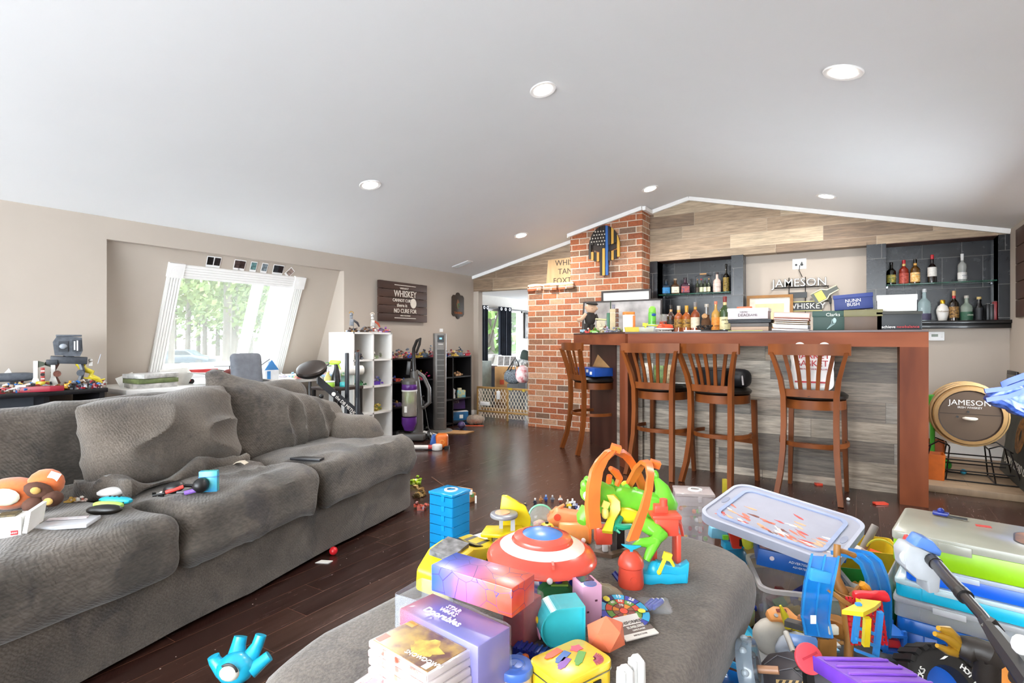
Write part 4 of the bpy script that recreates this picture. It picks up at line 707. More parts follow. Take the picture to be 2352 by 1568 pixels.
def seat(y0, y1, seed, amp, x1=.05):
    g = grid_box(.90, y1 - y0, .235, 40, 40, 10, .075)
    def sag(v):
        t = max(0, 1 - (2 * v.x / .9) ** 2) * max(0, 1 - (2 * v.y / (y1 - y0)) ** 2); return Vector((v.x, v.y, v.z + (.018 * t if v.z > .12 else 0)))
    return wrinkle(xf(([sag(v) for v in g[0]], g[1]), (x1 - .45, (y0 + y1) / 2, .262)), amp, 4.2, seed, (1, .55, 1))
for y0, y1, sd, am in ((-.945, .03, 3, .018), (-1.725, -.935, 8, .022), (-2.62, -1.715, 12, .012)): part('seat_cushion', sofa, m_fab, seat(y0, y1, sd, am))
# rumpled cover of the middle seat bunched up at the back
g = grid_box(.30, .72, .06, 20, 36, 4, .028); g = ([Vector((v.x, v.y, v.z + .02 * math.sin(v.y * 14 + v.x * 6) * (v.z > .02))) for v in g[0]], g[1])
part('loose_cover', sofa, m_fab2, wrinkle(xf(g, (-.50, -1.36, .485), (0, R(-5), R(6))), .022, 6, 5))
def backcushion(y0, y1, z0, ztop, x, th, seed, amp, tilt, dv=(1, .8, 1.3)):
    n, mz = 56, 44; g = grid_box(th, 1, 1, 8, n, mz, .02); V = []
    for v in g[0]:
        u, w_ = v.y * 2, v.z * 2 - 1; e = max(0, (1 - abs(u) ** 3.2) * (1 - abs(w_) ** 3.2)) ** .55; y = y0 + (y1 - y0) * (v.y + .5); zt = ztop(v.y + .5); z = z0 + (zt - z0) * v.z
        V.append(Vector((x + v.x * (e * .95 + .10) - (z - z0) * math.tan(tilt), y, z)))
    def fade(c): u = 2 * (c.y - y0) / (y1 - y0) - 1; w_ = 2 * (c.z - z0) / (ztop((u + 1) / 2) - z0) - 1; return .12 + .88 * max(0, (1 - u ** 4) * (1 - w_ ** 4)) ** .7
    return wrinkle((V, g[1]), amp, 3.4, seed, dv, fade)
part('back_cushion', sofa, m_fab2, backcushion(-1.70, -.97, .49, lambda t: .895 - .03 * (1 - t) ** 2 + .008 * math.sin(t * 9), -.52, .33, 21, .027, R(14), (1, .8, 2.2)))
part('back_cushion', sofa, m_fab, backcushion(-1.00, -.02, .47, lambda t: .99 - .30 * max(0, t - .06) ** .85 - .35 * max(0, .06 - t), -.56, .30, 33, .028, R(15), (1, 1.6, 1.0)))
OT = thing('ottoman', 'rounded grey fabric ottoman heaped with toys in the middle of the room', 'ottoman', cam(1.475, .118), R(-2.6))
def softbox(sx, sy, sz, r, bv, z, under=0):
    P = rrect(sx, sy, r, 10); n = len(P); V, F = [], []
    prof = ([(-bv, 0)] + [(-bv + bv * math.sin(a), bv - bv * math.cos(a)) for a in (.5, 1.0, PI / 2)] + [(.004, sz * .5)]) if not under else [(-.10, 0), (-.082, .006), (-.072, .02), (-.05, .06), (-.025, .105), (-.006, .15)] + [(-bv + bv * math.cos(a), sz - bv + bv * math.sin(a)) for a in (0, .4, .8, 1.2, PI / 2)]
    for ins, zz in prof + [(-sx * .25, sz + .006), (-sx * .42, sz + .008)]:
        for p in P:
            l = math.hypot(*p); k = max(.02, (l + ins) / l); V.append(Vector((p[0] * k, p[1] * k, z + zz)))
    m = len(prof) + 2
    for a in range(m - 1):
        for k in range(n): F.append((a * n + k, a * n + (k + 1) % n, (a + 1) * n + (k + 1) % n, (a + 1) * n + k))
    F.append(tuple(reversed(range(n)))); F.append(tuple((m - 1) * n + k for k in range(n))); return (V, F)
m_ott = fabric('ottoman_fabric', '6f665d', '5b534b', '3c3734', (1, 1, 1), 140, .0)
part('base', OT, m_ott, softbox(.60, 1.27, .20, .20, .015, .02)); part('cushion_top', OT, m_ott, wrinkle(softbox(.80, 1.46, .265, .24, .075, .185, 1), .006, 4, 3)); 
part('welt', OT, M('3a3734', .9), tube([(p[0], p[1], .205) for p in rrect(.655, 1.315, .20, 8)], .009, 6, True))
# ---------------------------------------------------------------- things on the sofa
ZS = .507
def on_sofa(px, py, z=ZS): return onZ(px, py, z)
m_or = M('e0743a', .9, ns=60, bump=.3, bs=150, sheen=.4); m_pbr = M('5b3a2c', .9, ns=60, bump=.3, bs=150); m_cr = M('e8dcc4', .9, ns=60, bump=.2, bs=150)
p = on_sofa(70, 1168); t = thing('plush_toy', 'orange and brown plush animal lying on the near sofa cushion', 'plush toy', p, YAW + R(14))
part('body', t, m_or, sp(.10, .07, .06, (-.07, .02, .058), seg=18), sp(.06, .055, .058, (.035, .03, .085), seg=16)); part('belly', t, m_cr, sp(.05, .01, .035, (-.06, -.045, .06), (.2, 0, 0), seg=14)); part('arm', t, m_pbr, sp(.05, .03, .03, (.045, -.035, .075), (0, .5, .3), seg=12)); part('foot', t, m_pbr, sp(.035, .04, .03, (.085, -.03, .04), seg=12)); part('foot', t, m_pbr, sp(.035, .035, .028, (.04, -.06, .03), seg=12))
part('sole_pad', t, M('c8a05a', .9), sp(.016, .006, .016, (.05, -.067, .083), (.4, 0, .2), seg=10)); part('sole_pad', t, M('c8a05a', .9), sp(.016, .006, .014, (.09, -.068, .04), seg=10)); part('care_tag', t, m_paper, bx(.035, .003, .04, (.065, .0, .10), (.3, .5, .4)))
part('tail', t, m_pbr, tube([(-.15, .0, .05), (-.20, -.01, .06), (-.25, 0, .05)], [.02, .016, .012]))
p = on_sofa(22, 1236); t = thing('white_box', 'small opened white product box with a red square logo on the sofa', 'box', p, YAW + R(22))
m_bx = M('eceae6', .5, nv=.04); part('box_body', t, m_bx, bx(.085, .075, .068, (-.01, .03, 0), None, .002), label='white card'); part('flap', t, m_bx, bx(.012, .13, .07, (.04, .06, .012), (0, .15, 0))); part('logo', t, M('c8242a', .4), bx(.018, .002, .014, (.015, -.0085, .012))); part('lettering', t, m_paper, txt('LEGO', .0065, .0005, (.015, -.0102, .019), UP)); part('contents', t, M('6a5a34', .5, ns=80, nv=.4), bx(.05, .05, .008, (-.012, .03, .066)))
p = on_sofa(155, 1205); t = thing('game_case', 'clear white game case lying on the near sofa cushion', 'game case', p, YAW + R(14)); part('case', t, M('e9ecf2', .2, alpha=.75, ns=20, nv=.1), bx(.16, .105, .013, bv=.003)); part('inlay', t, M('d9d6dc', .4, ns=30, col2='b9a8a4'), bx(.12, .02, .004, (-.01, .025, .014)))
p = on_sofa(252, 1168); t = thing('game_controller', 'teal and lime clip-on controller pair lying on the sofa', 'game controller', p, YAW + R(-8)); part('rail', t, M('27b0c8', .35), sp(.068, .02, .014, (.005, .022, .026), seg=18, e=.7)); part('rail', t, M('b8e06a', .35), sp(.062, .018, .014, (0, -.006, .016), seg=18, e=.7)); part('divider', t, m_blk, bx(.11, .006, .012, (0, .008, .016), None, .002)); part('button', t, m_blk, *[cy(.004, .004, (-.02 + .02 * k, .022, .039), seg=8) for k in range(3)])
p = on_sofa(240, 1182); solo('controller_grip', 'black oval controller grip in front of the teal and lime pair', 'controller grip', [(m_leath, sp(.062, .024, .019, (0, 0, .019), seg=20))], p, YAW + R(8))
p = on_sofa(413, 1136); t = thing('headphones', 'black over-ear headphones with red and purple bits on the middle cushion', 'headphones', p, YAW)
part('ear_cup', t, m_blk, sp(.042, .036, .024, (-.03, .01, .027), (0, -.2, 0), seg=18)); part('ear_cup', t, m_blk, sp(.03, .036, .032, (.075, .02, .034), (0, .6, 0), seg=18)); part('headband', t, m_blk, tube([(-.03, .03, .03), (.02, .06, .022), (.06, .055, .022), (.08, .04, .03)], .007)); part('red_arm', t, M('e0483f', .35), tube([(-.04, -.03, .018), (-.005, -.015, .028), (.015, .0, .034)], .008)); part('purple_arm', t, M('8a63c0', .35), tube([(.03, -.02, .012), (.055, -.005, .016), (.07, .0, .02)], .009)); part('slider', t, M('55555a', .4), tube([(0, -.02, .014), (.05, -.012, .016)], .006))
part('boom_mic', t, m_blk, tube([(-.05, -.02, .012), (-.09, -.035, .006)], .005))
p = on_sofa(480, 1128); t = thing('deck_box', 'small teal and blue card deck box standing on the middle cushion', 'box', p, YAW + R(12)); part('box_body', t, M('2f86c9', .25, ns=18, col2='5fc4a8', alpha=.9), bx(.072, .03, .088, bv=.003)); part('lid_seam', t, M('1f5f9c', .3), bx(.074, .032, .003, (0, 0, .062)))
solo('card_wedge', 'thin black plastic slab lying on the far sofa cushion', 'slab', [(M('26262a', .4), prism([(-.09, -.02), (.085, -.03), (.09, .015), (-.05, .03)], .014, bv=.003))], onZ(706, 1056, .508), YAW + R(-8))
solo('tan_scrap', 'curled cream scrap at the seam of the middle and far cushions', 'scrap', [(M('d9cdb8', .7), ribbon([(-.03, 0, .004), (-.01, 0, .018), (.015, 0, .02), (.035, 0, .008)], (0, 1, 0), .04, .004))], onZ(551, 1068, .508), YAW)
solo('white_corner', 'white pillow corner poking out from under the loose cover', 'pillow corner', [(M('d9d5d2', .9), sp(.06, .035, .02, (0, 0, .02), seg=14))], onZ(262, 1140, .505), YAW + .5)
for k, (px_, py_, cols, lab) in enumerate(((158, 1153, ['c9a24a', '8a5a34', 'd8d0c0'], 'tiny gold toy bits beside the plush feet'), (187, 1150, ['b9a49a', '8f4a3a', 'e0dcd4'], 'tiny grey and red toy vehicle on the near cushion'), (366, 1139, ['1b1b1d', 'e8e4de', 'b88'.ljust(6, '8')], 'tiny black and white figure by the headphones'))):
    solo('tiny_toy', lab, 'toy', bricks(8, .05, .025, .014, cols, 60 + k, .008), onZ(px_, py_, .507), YAW)
# ================================================================ left wall: desk, recess, shelves
def lw(px, py, x): return onX(px, py, x)
desk = thing('desk', 'black desk against the left wall crowded with brick-built toys', 'desk', (-4.63, .89, 0)); m_bkw = M('17161a', .4, ns=6, nv=.1)
part('desktop', desk, m_bkw, bx(.47, 1.66, .03, (0, 0, .79), None, .003)); part('side_panel', desk, m_bkw, bx(.44, .03, .79, (0, .80, 0))); part('side_panel', desk, m_bkw, bx(.44, .03, .79, (0, -.80, 0))); part('modesty_panel', desk, M('4c5058', .5), bx(.02, 1.27, .22, (.02, -.15, .57))); part('inner_panel', desk, m_bkw, bx(.40, .03, .79, (.0, .50, 0)))
DZ = .82
walker = thing('toy_walker', 'tall dark grey brick-built two-legged walker on the black desk', 'toy walker', (-4.62, onX(158, 880, -4.62).y, DZ), R(72))
m_g1, m_g2, m_g3 = M('565b63', .4, ns=40, nv=.2), M('3c4047', .4, ns=40, nv=.2), M('7a4a3c', .4, ns=40, nv=.3)
part('head', walker, m_g1, prism([(-.075, 0), (.06, -.01), (.075, .03), (.07, .12), (-.06, .135), (-.085, .09)], .11, (0, .055, .225), UP), bx(.14, .12, .012, (0, 0, .352), None, .003)); part('face_panel', walker, m_g2, bx(.05, .01, .07, (-.03, -.06, .25)), bx(.045, .01, .08, (.04, -.06, .25))); part('white_stripe', walker, M('e4e4e4', .4), bx(.008, .004, .07, (.045, -.067, .255)), bx(.008, .004, .06, (.03, -.067, .26))); part('viewport', walker, M('9aa0a8', .3), sp(.022, .012, .018, (-.03, -.068, .285), seg=10))
part('hip', walker, m_g2, bx(.20, .07, .05, (0, 0, .165), (0, .06, 0), .004), cy(.03, .03, (0, 0, .205)), bx(.06, .09, .035, (-.09, 0, .16), None, .004))
for s, q in ((-1, .1), (1, -.06)): part('leg', walker, m_g1 if s > 0 else m_g3, tube([(s * .06, 0, .18), (s * .065 - q * .2, -.01, .11), (s * .055, .0, .03)], [.018, .014, .016], 6), cy(.022, .03, (s * .062, -.015, .10), UP, seg=10)); part('foot', walker, m_g2, bx(.07, .08, .02, (s * .06, -.005, 0), None, .004))
for k, (y, lab) in enumerate(((onX(82, 880, -4.62).y, 'white brick-built rocket post with a dark pennant, left of the pair on the desk'), (onX(122, 880, -4.62).y, 'white brick-built rocket post with a dark pennant, next to the walker on the desk'))):
    t = thing('toy_rocket', lab, 'toy', (-4.62, y, DZ + .02), R(70)); part('post', t, M('e6e4de', .35), bx(.024, .024, .12, (0, 0, .05), None, .003), prism([(-.03, 0), (.03, 0), (.012, .06), (-.012, .06)], .02, (0, .01, 0), UP)); part('pennant', t, M('3d4434', .5), prism([(0, 0), (.035, .015), (.03, .035), (0, .045)] if k == 0 else [(0, 0), (-.035, .015), (-.03, .035), (0, .045)], .006, (.012 * (1 if k == 0 else -1), 0, .125), UP))
t = thing('toy_pillar', 'red and white striped toy pillar on a yellow drum between the rocket posts', 'toy', (-4.58, onX(98, 880, -4.58).y, DZ), R(70)); part('drum', t, M('c9b32e', .35), cy(.035, .03, (0, 0, .025), bv=.004)); part('pillar', t, M('a33a34', .4), *[bx(.022, .022, .018, (0, 0, .05 + .026 * k), None, .002) for k in range(4)]); part('white_band', t, M('e6e0d8', .4), *[bx(.018, .018, .010, (0, 0, .067 + .026 * k)) for k in range(3)]); part('hub', t, m_blk, cy(.011, .03, (0, .015, .10), UP, seg=10)); part('stand', t, m_g2, bx(.03, .03, .03))
t = thing('toy_dragon', 'yellow jointed toy creature rearing up with a white rider at the desk end', 'toy', (-4.60, onX(212, 880, -4.60).y, DZ), R(72)); m_yl = M('dcc72e', .35)
part('coil', t, m_yl, tube([(.05, 0, .02), (.03, 0, .05), (-.01, 0, .075), (.0, 0, .10), (-.04, 0, .12), (-.065, 0, .15)], [.014, .018, .02, .018, .02, .026], 10), sp(.03, .026, .024, (-.065, -.01, .16), seg=12)); part('wing', t, m_yl, bx(.09, .05, .008, (-.02, 0, .055), (0, .15, 0), .003), bx(.05, .04, .008, (.05, .01, .04), (0, -.2, 0), .003)); part('rider', t, M('e9e7e2', .35), sp(.013, loc=(-.01, -.01, .185), seg=10), bx(.022, .016, .03, (-.01, -.01, .145), None, .003)); part('blade', t, M('c9d2e2', .3), cy(.002, .07, (.03, -.015, .16), (0, .25, 0), seg=6))
desk_cols = [(['a02630', '7d1c26', 'c9c4c0'], 'dark red'), (['e8e4dc', 'c4c0b8', '8a8a8e'], 'white and grey'), (['3a3d42', '55595f', '26282c'], 'charcoal'), (['c8872a', 'e0a83a', '7a4a1e'], 'orange and amber'), (['2f6cb0', '7a2a2a', 'c9c9cc'], 'blue and red'), (['6e5a4a', '8a7560', '4a3c32'], 'brown')]
q = random.Random(11)
for k in range(56):
    cs, nm = desk_cols[k % 6]; x = -4.46 - .30 * ((k * 7) % 5) / 4; y = onX(2 + 4.15 * k, 880, x).y + q.uniform(-.01, .01)
    if abs(y - onX(158, 880, -4.62).y) < .10 and x < -4.5: x = -4.44 - .02 * (k % 2)
    solo('brick_toy', 'small %s brick-built toy in the clutter along the black desk' % nm, 'toy', bricks(12, .08, .06, .05, cs, 100 + k, .013), (x, y, DZ), q.uniform(0, 6), group='%s brick toys on the black desk' % nm)
t = thing('toy_cruiser', 'long dark red and grey brick-built ship at the left of the desk', 'toy ship', (-4.44, onX(60, 890, -4.44).y, DZ), R(62)); part('hull', t, M('8f2030', .35), prism([(-.14, -.03), (.12, -.02), (.19, 0), (.12, .02), (-.14, .03)], .035, bv=.003)); part('white_nose', t, M('e8e4e0', .35), bx(.05, .07, .012, (-.02, 0, .035)), tube([(-.10, -.05, .01), (-.02, -.02, .04), (.02, 0, .05)], .006)); part('engine', t, m_g1, cy(.022, .06, (-.15, .0, .03), (0, -PI / 2, 0), seg=12))
t = thing('toy_ship', 'grey brick-built spaceship with a white fin at the far left of the desk', 'toy ship', (-4.70, onX(32, 880, -4.70).y, DZ + .02), R(80)); part('hull', t, m_g1, sp(.12, .04, .03, (0, 0, .065), seg=14, e=.7), bx(.05, .05, .04, (-.10, 0, .05), None, .005)); part('fin', t, M('e6e4e0', .4), prism([(0, 0), (.04, 0), (.025, .035)], .006, (-.05, 0, .09), UP)); part('stand', t, m_g2, bx(.04, .04, .05))
t = thing('toy_racer', 'white brick-built racer on the floor shelf below the desk', 'toy car', (-4.32, 1.30, .42), R(70)); part('body', t, M('ecebe6', .3), prism([(-.14, 0), (.12, 0), (.14, .03), (.02, .09), (-.10, .09)], .09, (0, .045, .03), UP, .004)); part('wheel', t, m_blk, cy(.03, .02, (-.08, -.06, .03), UP, seg=12)); part('wheel', t, m_blk, cy(.03, .02, (.08, -.06, .03), UP, seg=12)); part('olive_panel', t, M('7a7a2e', .4), bx(.07, .005, .03, (0, -.048, .03)))
solo('toy_bin', 'low charcoal crate of dark bricks beneath the desk end', 'crate', [(M('2b2a2c', .6, ns=30, nv=.3), crumple(bx(.25, .40, .42), .01, 30))], (-4.30, 1.36, 0), R(70))
# recess under the window: white tables and their clutter
m_tbl = M('eeedea', .4, nv=.03)
t = thing('folding_table', 'long white table under the slanted window covered with toys and papers', 'table', (-4.92, 3.0, 0)); part('tabletop', t, m_tbl, bx(.72, 2.2, .04, (0, 0, .74), None, .006)); 
for x in (-.3, .3):
    for y in (-1.0, 1.0): part('leg', t, M('9a9a9c', .4, metal=.5), cy(.018, .74, (x, y, 0), seg=10))
TZ = .78
def tab(px, y_, x=None): p = onX(px, 850, x if x is not None else -4.75); return Vector((p.x, p.y, TZ))
for k, (c, lab) in enumerate((('c9c4be', 'glossy magazine at the bottom of the stack by the recess edge'), ('7d8a5a', 'green-covered magazine in the middle of the stack by the recess edge'), ('d8d6d2', 'pale magazine on top of the stack by the recess edge'))):
    solo('magazine', lab, 'magazine', [(M(c, .4, ns=18, nv=.3), bx(.22, .30, .035, (0, 0, 0), None, .004))], (-4.70, 2.13, TZ + .037 * k), R(12 * k - 8), rot=(R(0), R(0), R(12 * k - 8)))
solo('greeting_card', 'white card with a red mark standing behind the magazines', 'card', [(m_paper, bx(.004, .13, .10)), (M('c05a58', .5), bx(.005, .03, .03, (0, .03, .05)))], (-4.86, 2.05, TZ), 0, rot=(R(20), R(-12), 0))
solo('paper_carton', 'pale paper carton standing at the left foot of the window casing', 'carton', [(M('dcd8d0', .6), prism([(-.10, 0), (.10, 0), (.14, .08), (.09, .14), (-.10, .12)], .10, (0, .05, 0), UP))], (-4.80, 2.34, TZ), R(75))
solo('paper_sheet', 'large bright white sheet of paper spread on the table behind the sofa pillow', 'paper', [(m_paper, xf(ribbon([(-.30, 0, .10), (-.1, 0, .07), (.1, 0, .04), (.35, 0, .005)], (0, 1, 0), .34, .004), (0, 0, 0)))], (-4.66, 2.72, TZ), R(92))
solo('red_toy_truck', 'red toy carrier standing on the table beneath the window corner', 'toy truck', [(M('c23a3c', .35), join(bx(.26, .05, .03, (0, 0, .09), None, .004), bx(.05, .05, .06, (.10, 0, .02), None, .004), bx(.02, .05, .07, (-.10, 0, .02)))), (m_blk, join(cy(.02, .05, (-.08, .03, .02), UP, seg=10), cy(.02, .05, (.09, .03, .02), UP, seg=10)))], (-4.78, 2.56, TZ), R(85))
t = thing('toy_copter', 'dark toy helicopter with thin blades in front of the window sill', 'toy helicopter', (-4.86, 2.86, TZ + .03), R(80)); part('body', t, M('7a2f2a', .4, ns=30, nv=.3), sp(.055, .025, .025, (0, 0, .05), seg=12)); part('tail', t, m_blk, tube([(-.05, 0, .06), (-.15, 0, .08)], .005, 6)); part('rotor', t, m_blk, bx(.26, .01, .003, (0, 0, .10)), cy(.004, .03, (0, 0, .07), seg=6)); part('skid', t, m_blk, bx(.10, .005, .005, (0, -.02, .0)), bx(.10, .005, .005, (0, .02, 0)), bx(.01, .04, .03, (0, 0, 0)))
t = thing('toy_house', 'blue and white toy house with a grey roof flap on the table', 'toy house', (-4.66, 3.13, TZ), R(80)); part('wall', t, M('e9edf2', .4), bx(.13, .09, .09, bv=.003)); part('blue_trim', t, M('2f7fc4', .35), prism([(-.07, 0), (.07, 0), (0, .10)], .08, (0, .04, .085), UP), bx(.03, .006, .08, (-.03, -.047, 0))); part('roof_flap', t, M('8f9296', .5), bx(.10, .10, .01, (-.06, 0, .16), (0, -.6, 0)))
p = onX(571, 860, -4.35); t = thing('desk_chair', 'grey upholstered chair back seen over the sofa pillow', 'chair', (-4.22, p.y - .02, 0), R(85)); m_gy = M('6c6f76', .8, ns=30); part('backrest', t, m_gy, xf(grid_box(.26, .07, .34, 10, 4, 12, .035), (0, .12, .70), (R(-8), 0, 0))); part('back_edge', t, M('4b4e55', .8), xf(grid_box(.20, .05, .30, 6, 3, 8, .02), (0, .17, .72), (R(-8), 0, 0))); part('seat', t, m_gy, bx(.42, .40, .08, (0, -.1, .42), None, .03)); part('column', t, m_blk, cy(.03, .40, (0, -.1, .03))); part('star_base', t, m_blk, *[bx(.5, .04, .03, (0, -.1, .0), (0, 0, R(36 * k * 2))) for k in range(3)])
q = random.Random(21)
for k in range(26):
    pal, nm = [(['e4e0e8', 'c9c4d4', 'f0eef2'], 'white'), (['d06a6a', 'e8a8a0', 'f0d8c8'], 'pink'), (['a8d080', '78b088', 'e0e8d8'], 'pale green'), (['8fb8d8', 'c8dcec', 'e8eef4'], 'pale blue')][k % 4]
    solo('play_piece', 'small %s plastic play piece scattered on the white table' % nm, 'toy', bricks(9, .07, .06, .05, pal, 200 + k, .013), (-4.72 + .045 * ((k * 5) % 7) - .05, 3.34 + .027 * k, TZ), q.uniform(0, 6), group='%s play pieces on the white table' % nm)
t = thing('toy_dome', 'open green framed toy gear on the table behind the round seat', 'toy', (-4.78, 3.86, TZ), R(80)); part('frame', t, M('6f9a6a', .4), tube([(-.18, 0, .0), (-.10, 0, .10), (.02, 0, .13), (.12, 0, .10), (.2, 0, .0)], .007), tube([(-.14, .06, .0), (-.06, .06, .09), (.10, .06, .09)], .007)); part('strut', t, m_g2, tube([(-.08, 0, .10), (.08, .06, .02)], .006), tube([(.05, 0, .12), (-.05, .06, .03)], .006))
solo('paper_roll', 'roll of white paper lying on the table near the folding bench', 'roll', [(m_paper, cy(.05, .30, (0, .15, .05), UP))], (-4.50, 3.93, TZ), R(-12))
solo('activity_mat', 'pale green printed mat hanging over the front of the white table', 'mat', [(M('a9d8b0', .6, ns=12, col2='8fc4d8'), ribbon([(0, 0, .0), (.04, 0, -.012), (.055, 0, -.10)], (0, 1, 0), .40, .006))], (-4.59, 3.88, TZ + .012), 0)
# exercise machine with the round seat and two grips
t = thing('squat_machine', 'black exercise machine with a round padded seat behind the sofa arm', 'exercise machine', (0, 0, 0)); m_ms = M('2c2e33', .4); 
p0 = at(716, 850, 4.75); p1 = at(815, 942, 4.95); up = Vector((.22, -.42, .88)).normalized(); qz = up.to_track_quat('Z', 'Y').to_matrix()
part('seat_pad', t, M('2a211c', .4, ns=12), lathe([(0, .045), (.10, .042), (.122, .03), (.127, .012), (.12, 0), (0, 0)], p0, qz, 28)); part('seat_shell', t, m_blk, lathe([(.118, 0), (.13, .006), (.128, -.008), (.10, -.03), (0, -.035)], p0, qz, 28))
d_ = (p1 - p0); yaw_ = math.atan2(d_.y, d_.x); a0 = p0 + d_ * .12 - Vector((0, 0, .035)); part('beam', t, m_ms, ribbon([a0, p1 + d_ * .25], (0, 0, 1), .075, .045)); BF = fr(d_, (0, 0, 1)); part('badge', t, m_paper, xf(cy(.018, .004, seg=16), a0 + d_ * .36 + BF.col[2] * .022, BF))
part('lettering', t, m_paper, xf(txt('the DB METHOD', .042, .002, sc=(.9, 1, 1)), a0 + d_ * .68 + BF.col[2] * .0245, BF))
part('knob', t, m_blk, sp(.02, loc=a0 + d_ * .16 + Vector((-.01, -.02, -.09)), seg=10)); part('pivot', t, m_blk, cy(.02, .10, p1 + d_ * .02 + Vector((0, .02, -.04)), UP))
for a_, b_ in ((797, 810), (821, 808)):
    pt = at(a_, b_, 4.95); g_ = Vector((pt.x, pt.y, 0)); part('grip_post', t, m_ms, cy(.019, pt.z - .62, (pt.x, pt.y, .62), seg=14, bv=.006), cy(.027, .30, (pt.x, pt.y, .33), r2=.02, seg=14)); part('post_foot', t, m_blk, cy(.02, .33, g_, seg=10))
part('floor_bar', t, m_blk, tube([at(797, 810, 4.95) * 1, at(821, 808, 4.95)], .012) if False else bx(.62, .06, .04, (at(809, 800, 4.95).x, at(809, 800, 4.95).y, 0), (0, 0, YAW)))
p = at(775, 890, 5.25); t = thing('side_table', 'small dark side table holding spray bottles beside the white shelf', 'table', (p.x, p.y, 0), R(0)); part('tabletop', t, M('3a2f2b', .4, ns=8), bx(.34, .34, .03, (0, 0, .68), None, .003))
for x in (-.15, .15):
    for y in (-.15, .15): part('leg', t, m_blk, bx(.025, .025, .68, (x, y, 0)))
tx, ty = p.x, p.y
t = thing('spray_bottle', 'black cleaner bottle with a lime green trigger head on the side table', 'spray bottle', (tx - .04, ty + .02, .71), YAW); part('bottle', t, M('26262a', .3, ns=30, nv=.4), lathe([(0, 0), (.045, 0), (.047, .02), (.042, .10), (.026, .15), (.02, .19), (.02, .205), (0, .205)])); part('trigger_head', t, M('b9dc3a', .35), prism([(-.06, 0), (.02, 0), (.045, .02), (.04, .04), (-.05, .045), (-.065, .03)], .028, (0, .014, .20), UP, .004), bx(.012, .015, .06, (.04, 0, .155), (0, -.4, 0)))
t = thing('soap_bottle', 'pale yellow soap bottle in front of the black cleaner bottle', 'bottle', (tx - .09, ty - .04, .71), YAW); part('bottle', t, M('e6d98a', .3, alpha=.9), lathe([(0, 0), (.032, 0), (.034, .01), (.032, .08), (.014, .11), (.014, .13), (0, .13)])); part('pump', t, m_white, cy(.008, .06, (0, 0, .128), seg=10), bx(.03, .01, .01, (-.012, 0, .178)))
solo('green_pot', 'bright green plastic pot on the side table', 'pot', [(M('86d03a', .35), shell(circ(.04, 18), .05, .004, taper=.8))], (tx - .06, ty - .11, .71), 0); solo('lime_tub', 'lime tub with a white lid beside the green pot', 'tub', [(M('a9d84a', .35), cy(.042, .045, bv=.004)), (m_white, cy(.043, .012, (0, 0, .044), bv=.003))], (tx + .03, ty - .11, .71), 0); solo('teal_block', 'small teal block at the right edge of the side table', 'block', [(M('2fb0b4', .35), bx(.055, .05, .045, bv=.006))], (tx + .12, ty - .03, .71), .4)
# white cube shelf with builds on top
wsh = thing('white_shelf', 'white eight-cube shelf against the left wall', 'shelf', (-4.67, 4.25, 0)); m_ws = M('f0efec', .4, nv=.02)
part('side_panel', wsh, m_ws, bx(.38, .018, 1.23, (0, -.275, 0))); part('side_panel', wsh, m_ws, bx(.38, .018, 1.23, (0, .275, 0))); part('divider', wsh, m_ws, bx(.38, .016, 1.21, (0, 0, .01))); part('back_panel', wsh, M('d8cfc4', .6), bx(.008, .55, 1.21, (-.185, 0, .01)))
for z in (1.212, .92, .63, .34, .03): part('board', wsh, m_ws, bx(.38, .56, .018, (0, 0, z)))
def wz(k): return (1.23, .938, .648, .358, .048)[k]
for k, (y, x, hgt, cols, lab) in enumerate(((4.06, -4.60, .24, ['5a4038', '8a8e96', '2c2a30', 'b08a4a'], 'tall knight-like brick build at the near end of the white shelf top'), (4.20, -4.58, .13, ['4a3a30', '7a7a80', '9a6a4a'], 'small brown brick build beside the tall one on the white shelf'), (4.36, -4.60, .26, ['e0dcd8', '6a5a80', 'a84a34', 'd8c8b8'], 'tall white brick build with a purple wing on the white shelf'), (4.46, -4.56, .10, ['8a5aa0', 'a86a4a', '5a5a60'], 'low purple and rust brick build on the white shelf top'))):
    t = thing('brick_model', lab, 'toy', (x, y, 1.23), R(60)); me_ = mesh('base_bricks', bricks(26, .13, .10, .07, cols, 300 + k, .016)); obj('base_bricks', me_, t)
    if hgt > .15: part('figure_body', t, M(cols[1 if k == 0 else 0], .35, ns=40, nv=.3), bx(.04, .03, .07, (-.01, 0, .07), (0, .1, 0), .004), bx(.03, .028, .03, (-.01, 0, .145), None, .006), sp(.02, loc=(-.008, 0, .19), seg=10)); part('arm', t, M(cols[2], .35), tube([(.01, 0, .13), (.05, -.02, .10), (.07, -.02, .06)], [.012, .014, .008], 6)); part('crest', t, M(cols[3], .35), tube(arcp((-.008, 0, .20), .022, 0, PI, 8), .005, 6))
solo('toy_sword', 'thin dark toy sword stuck upright at the near front corner of the shelf', 'toy', [(m_g2, join(cy(.003, .13, (0, 0, .0), seg=6), bx(.02, .006, .006, (0, 0, .02)), cy(.012, .006)))], (-4.50, 3.99, 1.23), 0)
solo('red_cup', 'tiny red plastic table toy at the far end of the shelf top', 'toy', [(M('d8402f', .4), join(bx(.05, .04, .012, (0, 0, .02)), bx(.008, .03, .022, (-.018, 0, 0)), bx(.008, .03, .022, (.018, 0, 0))))], (-4.52, 4.50, 1.23), .3)
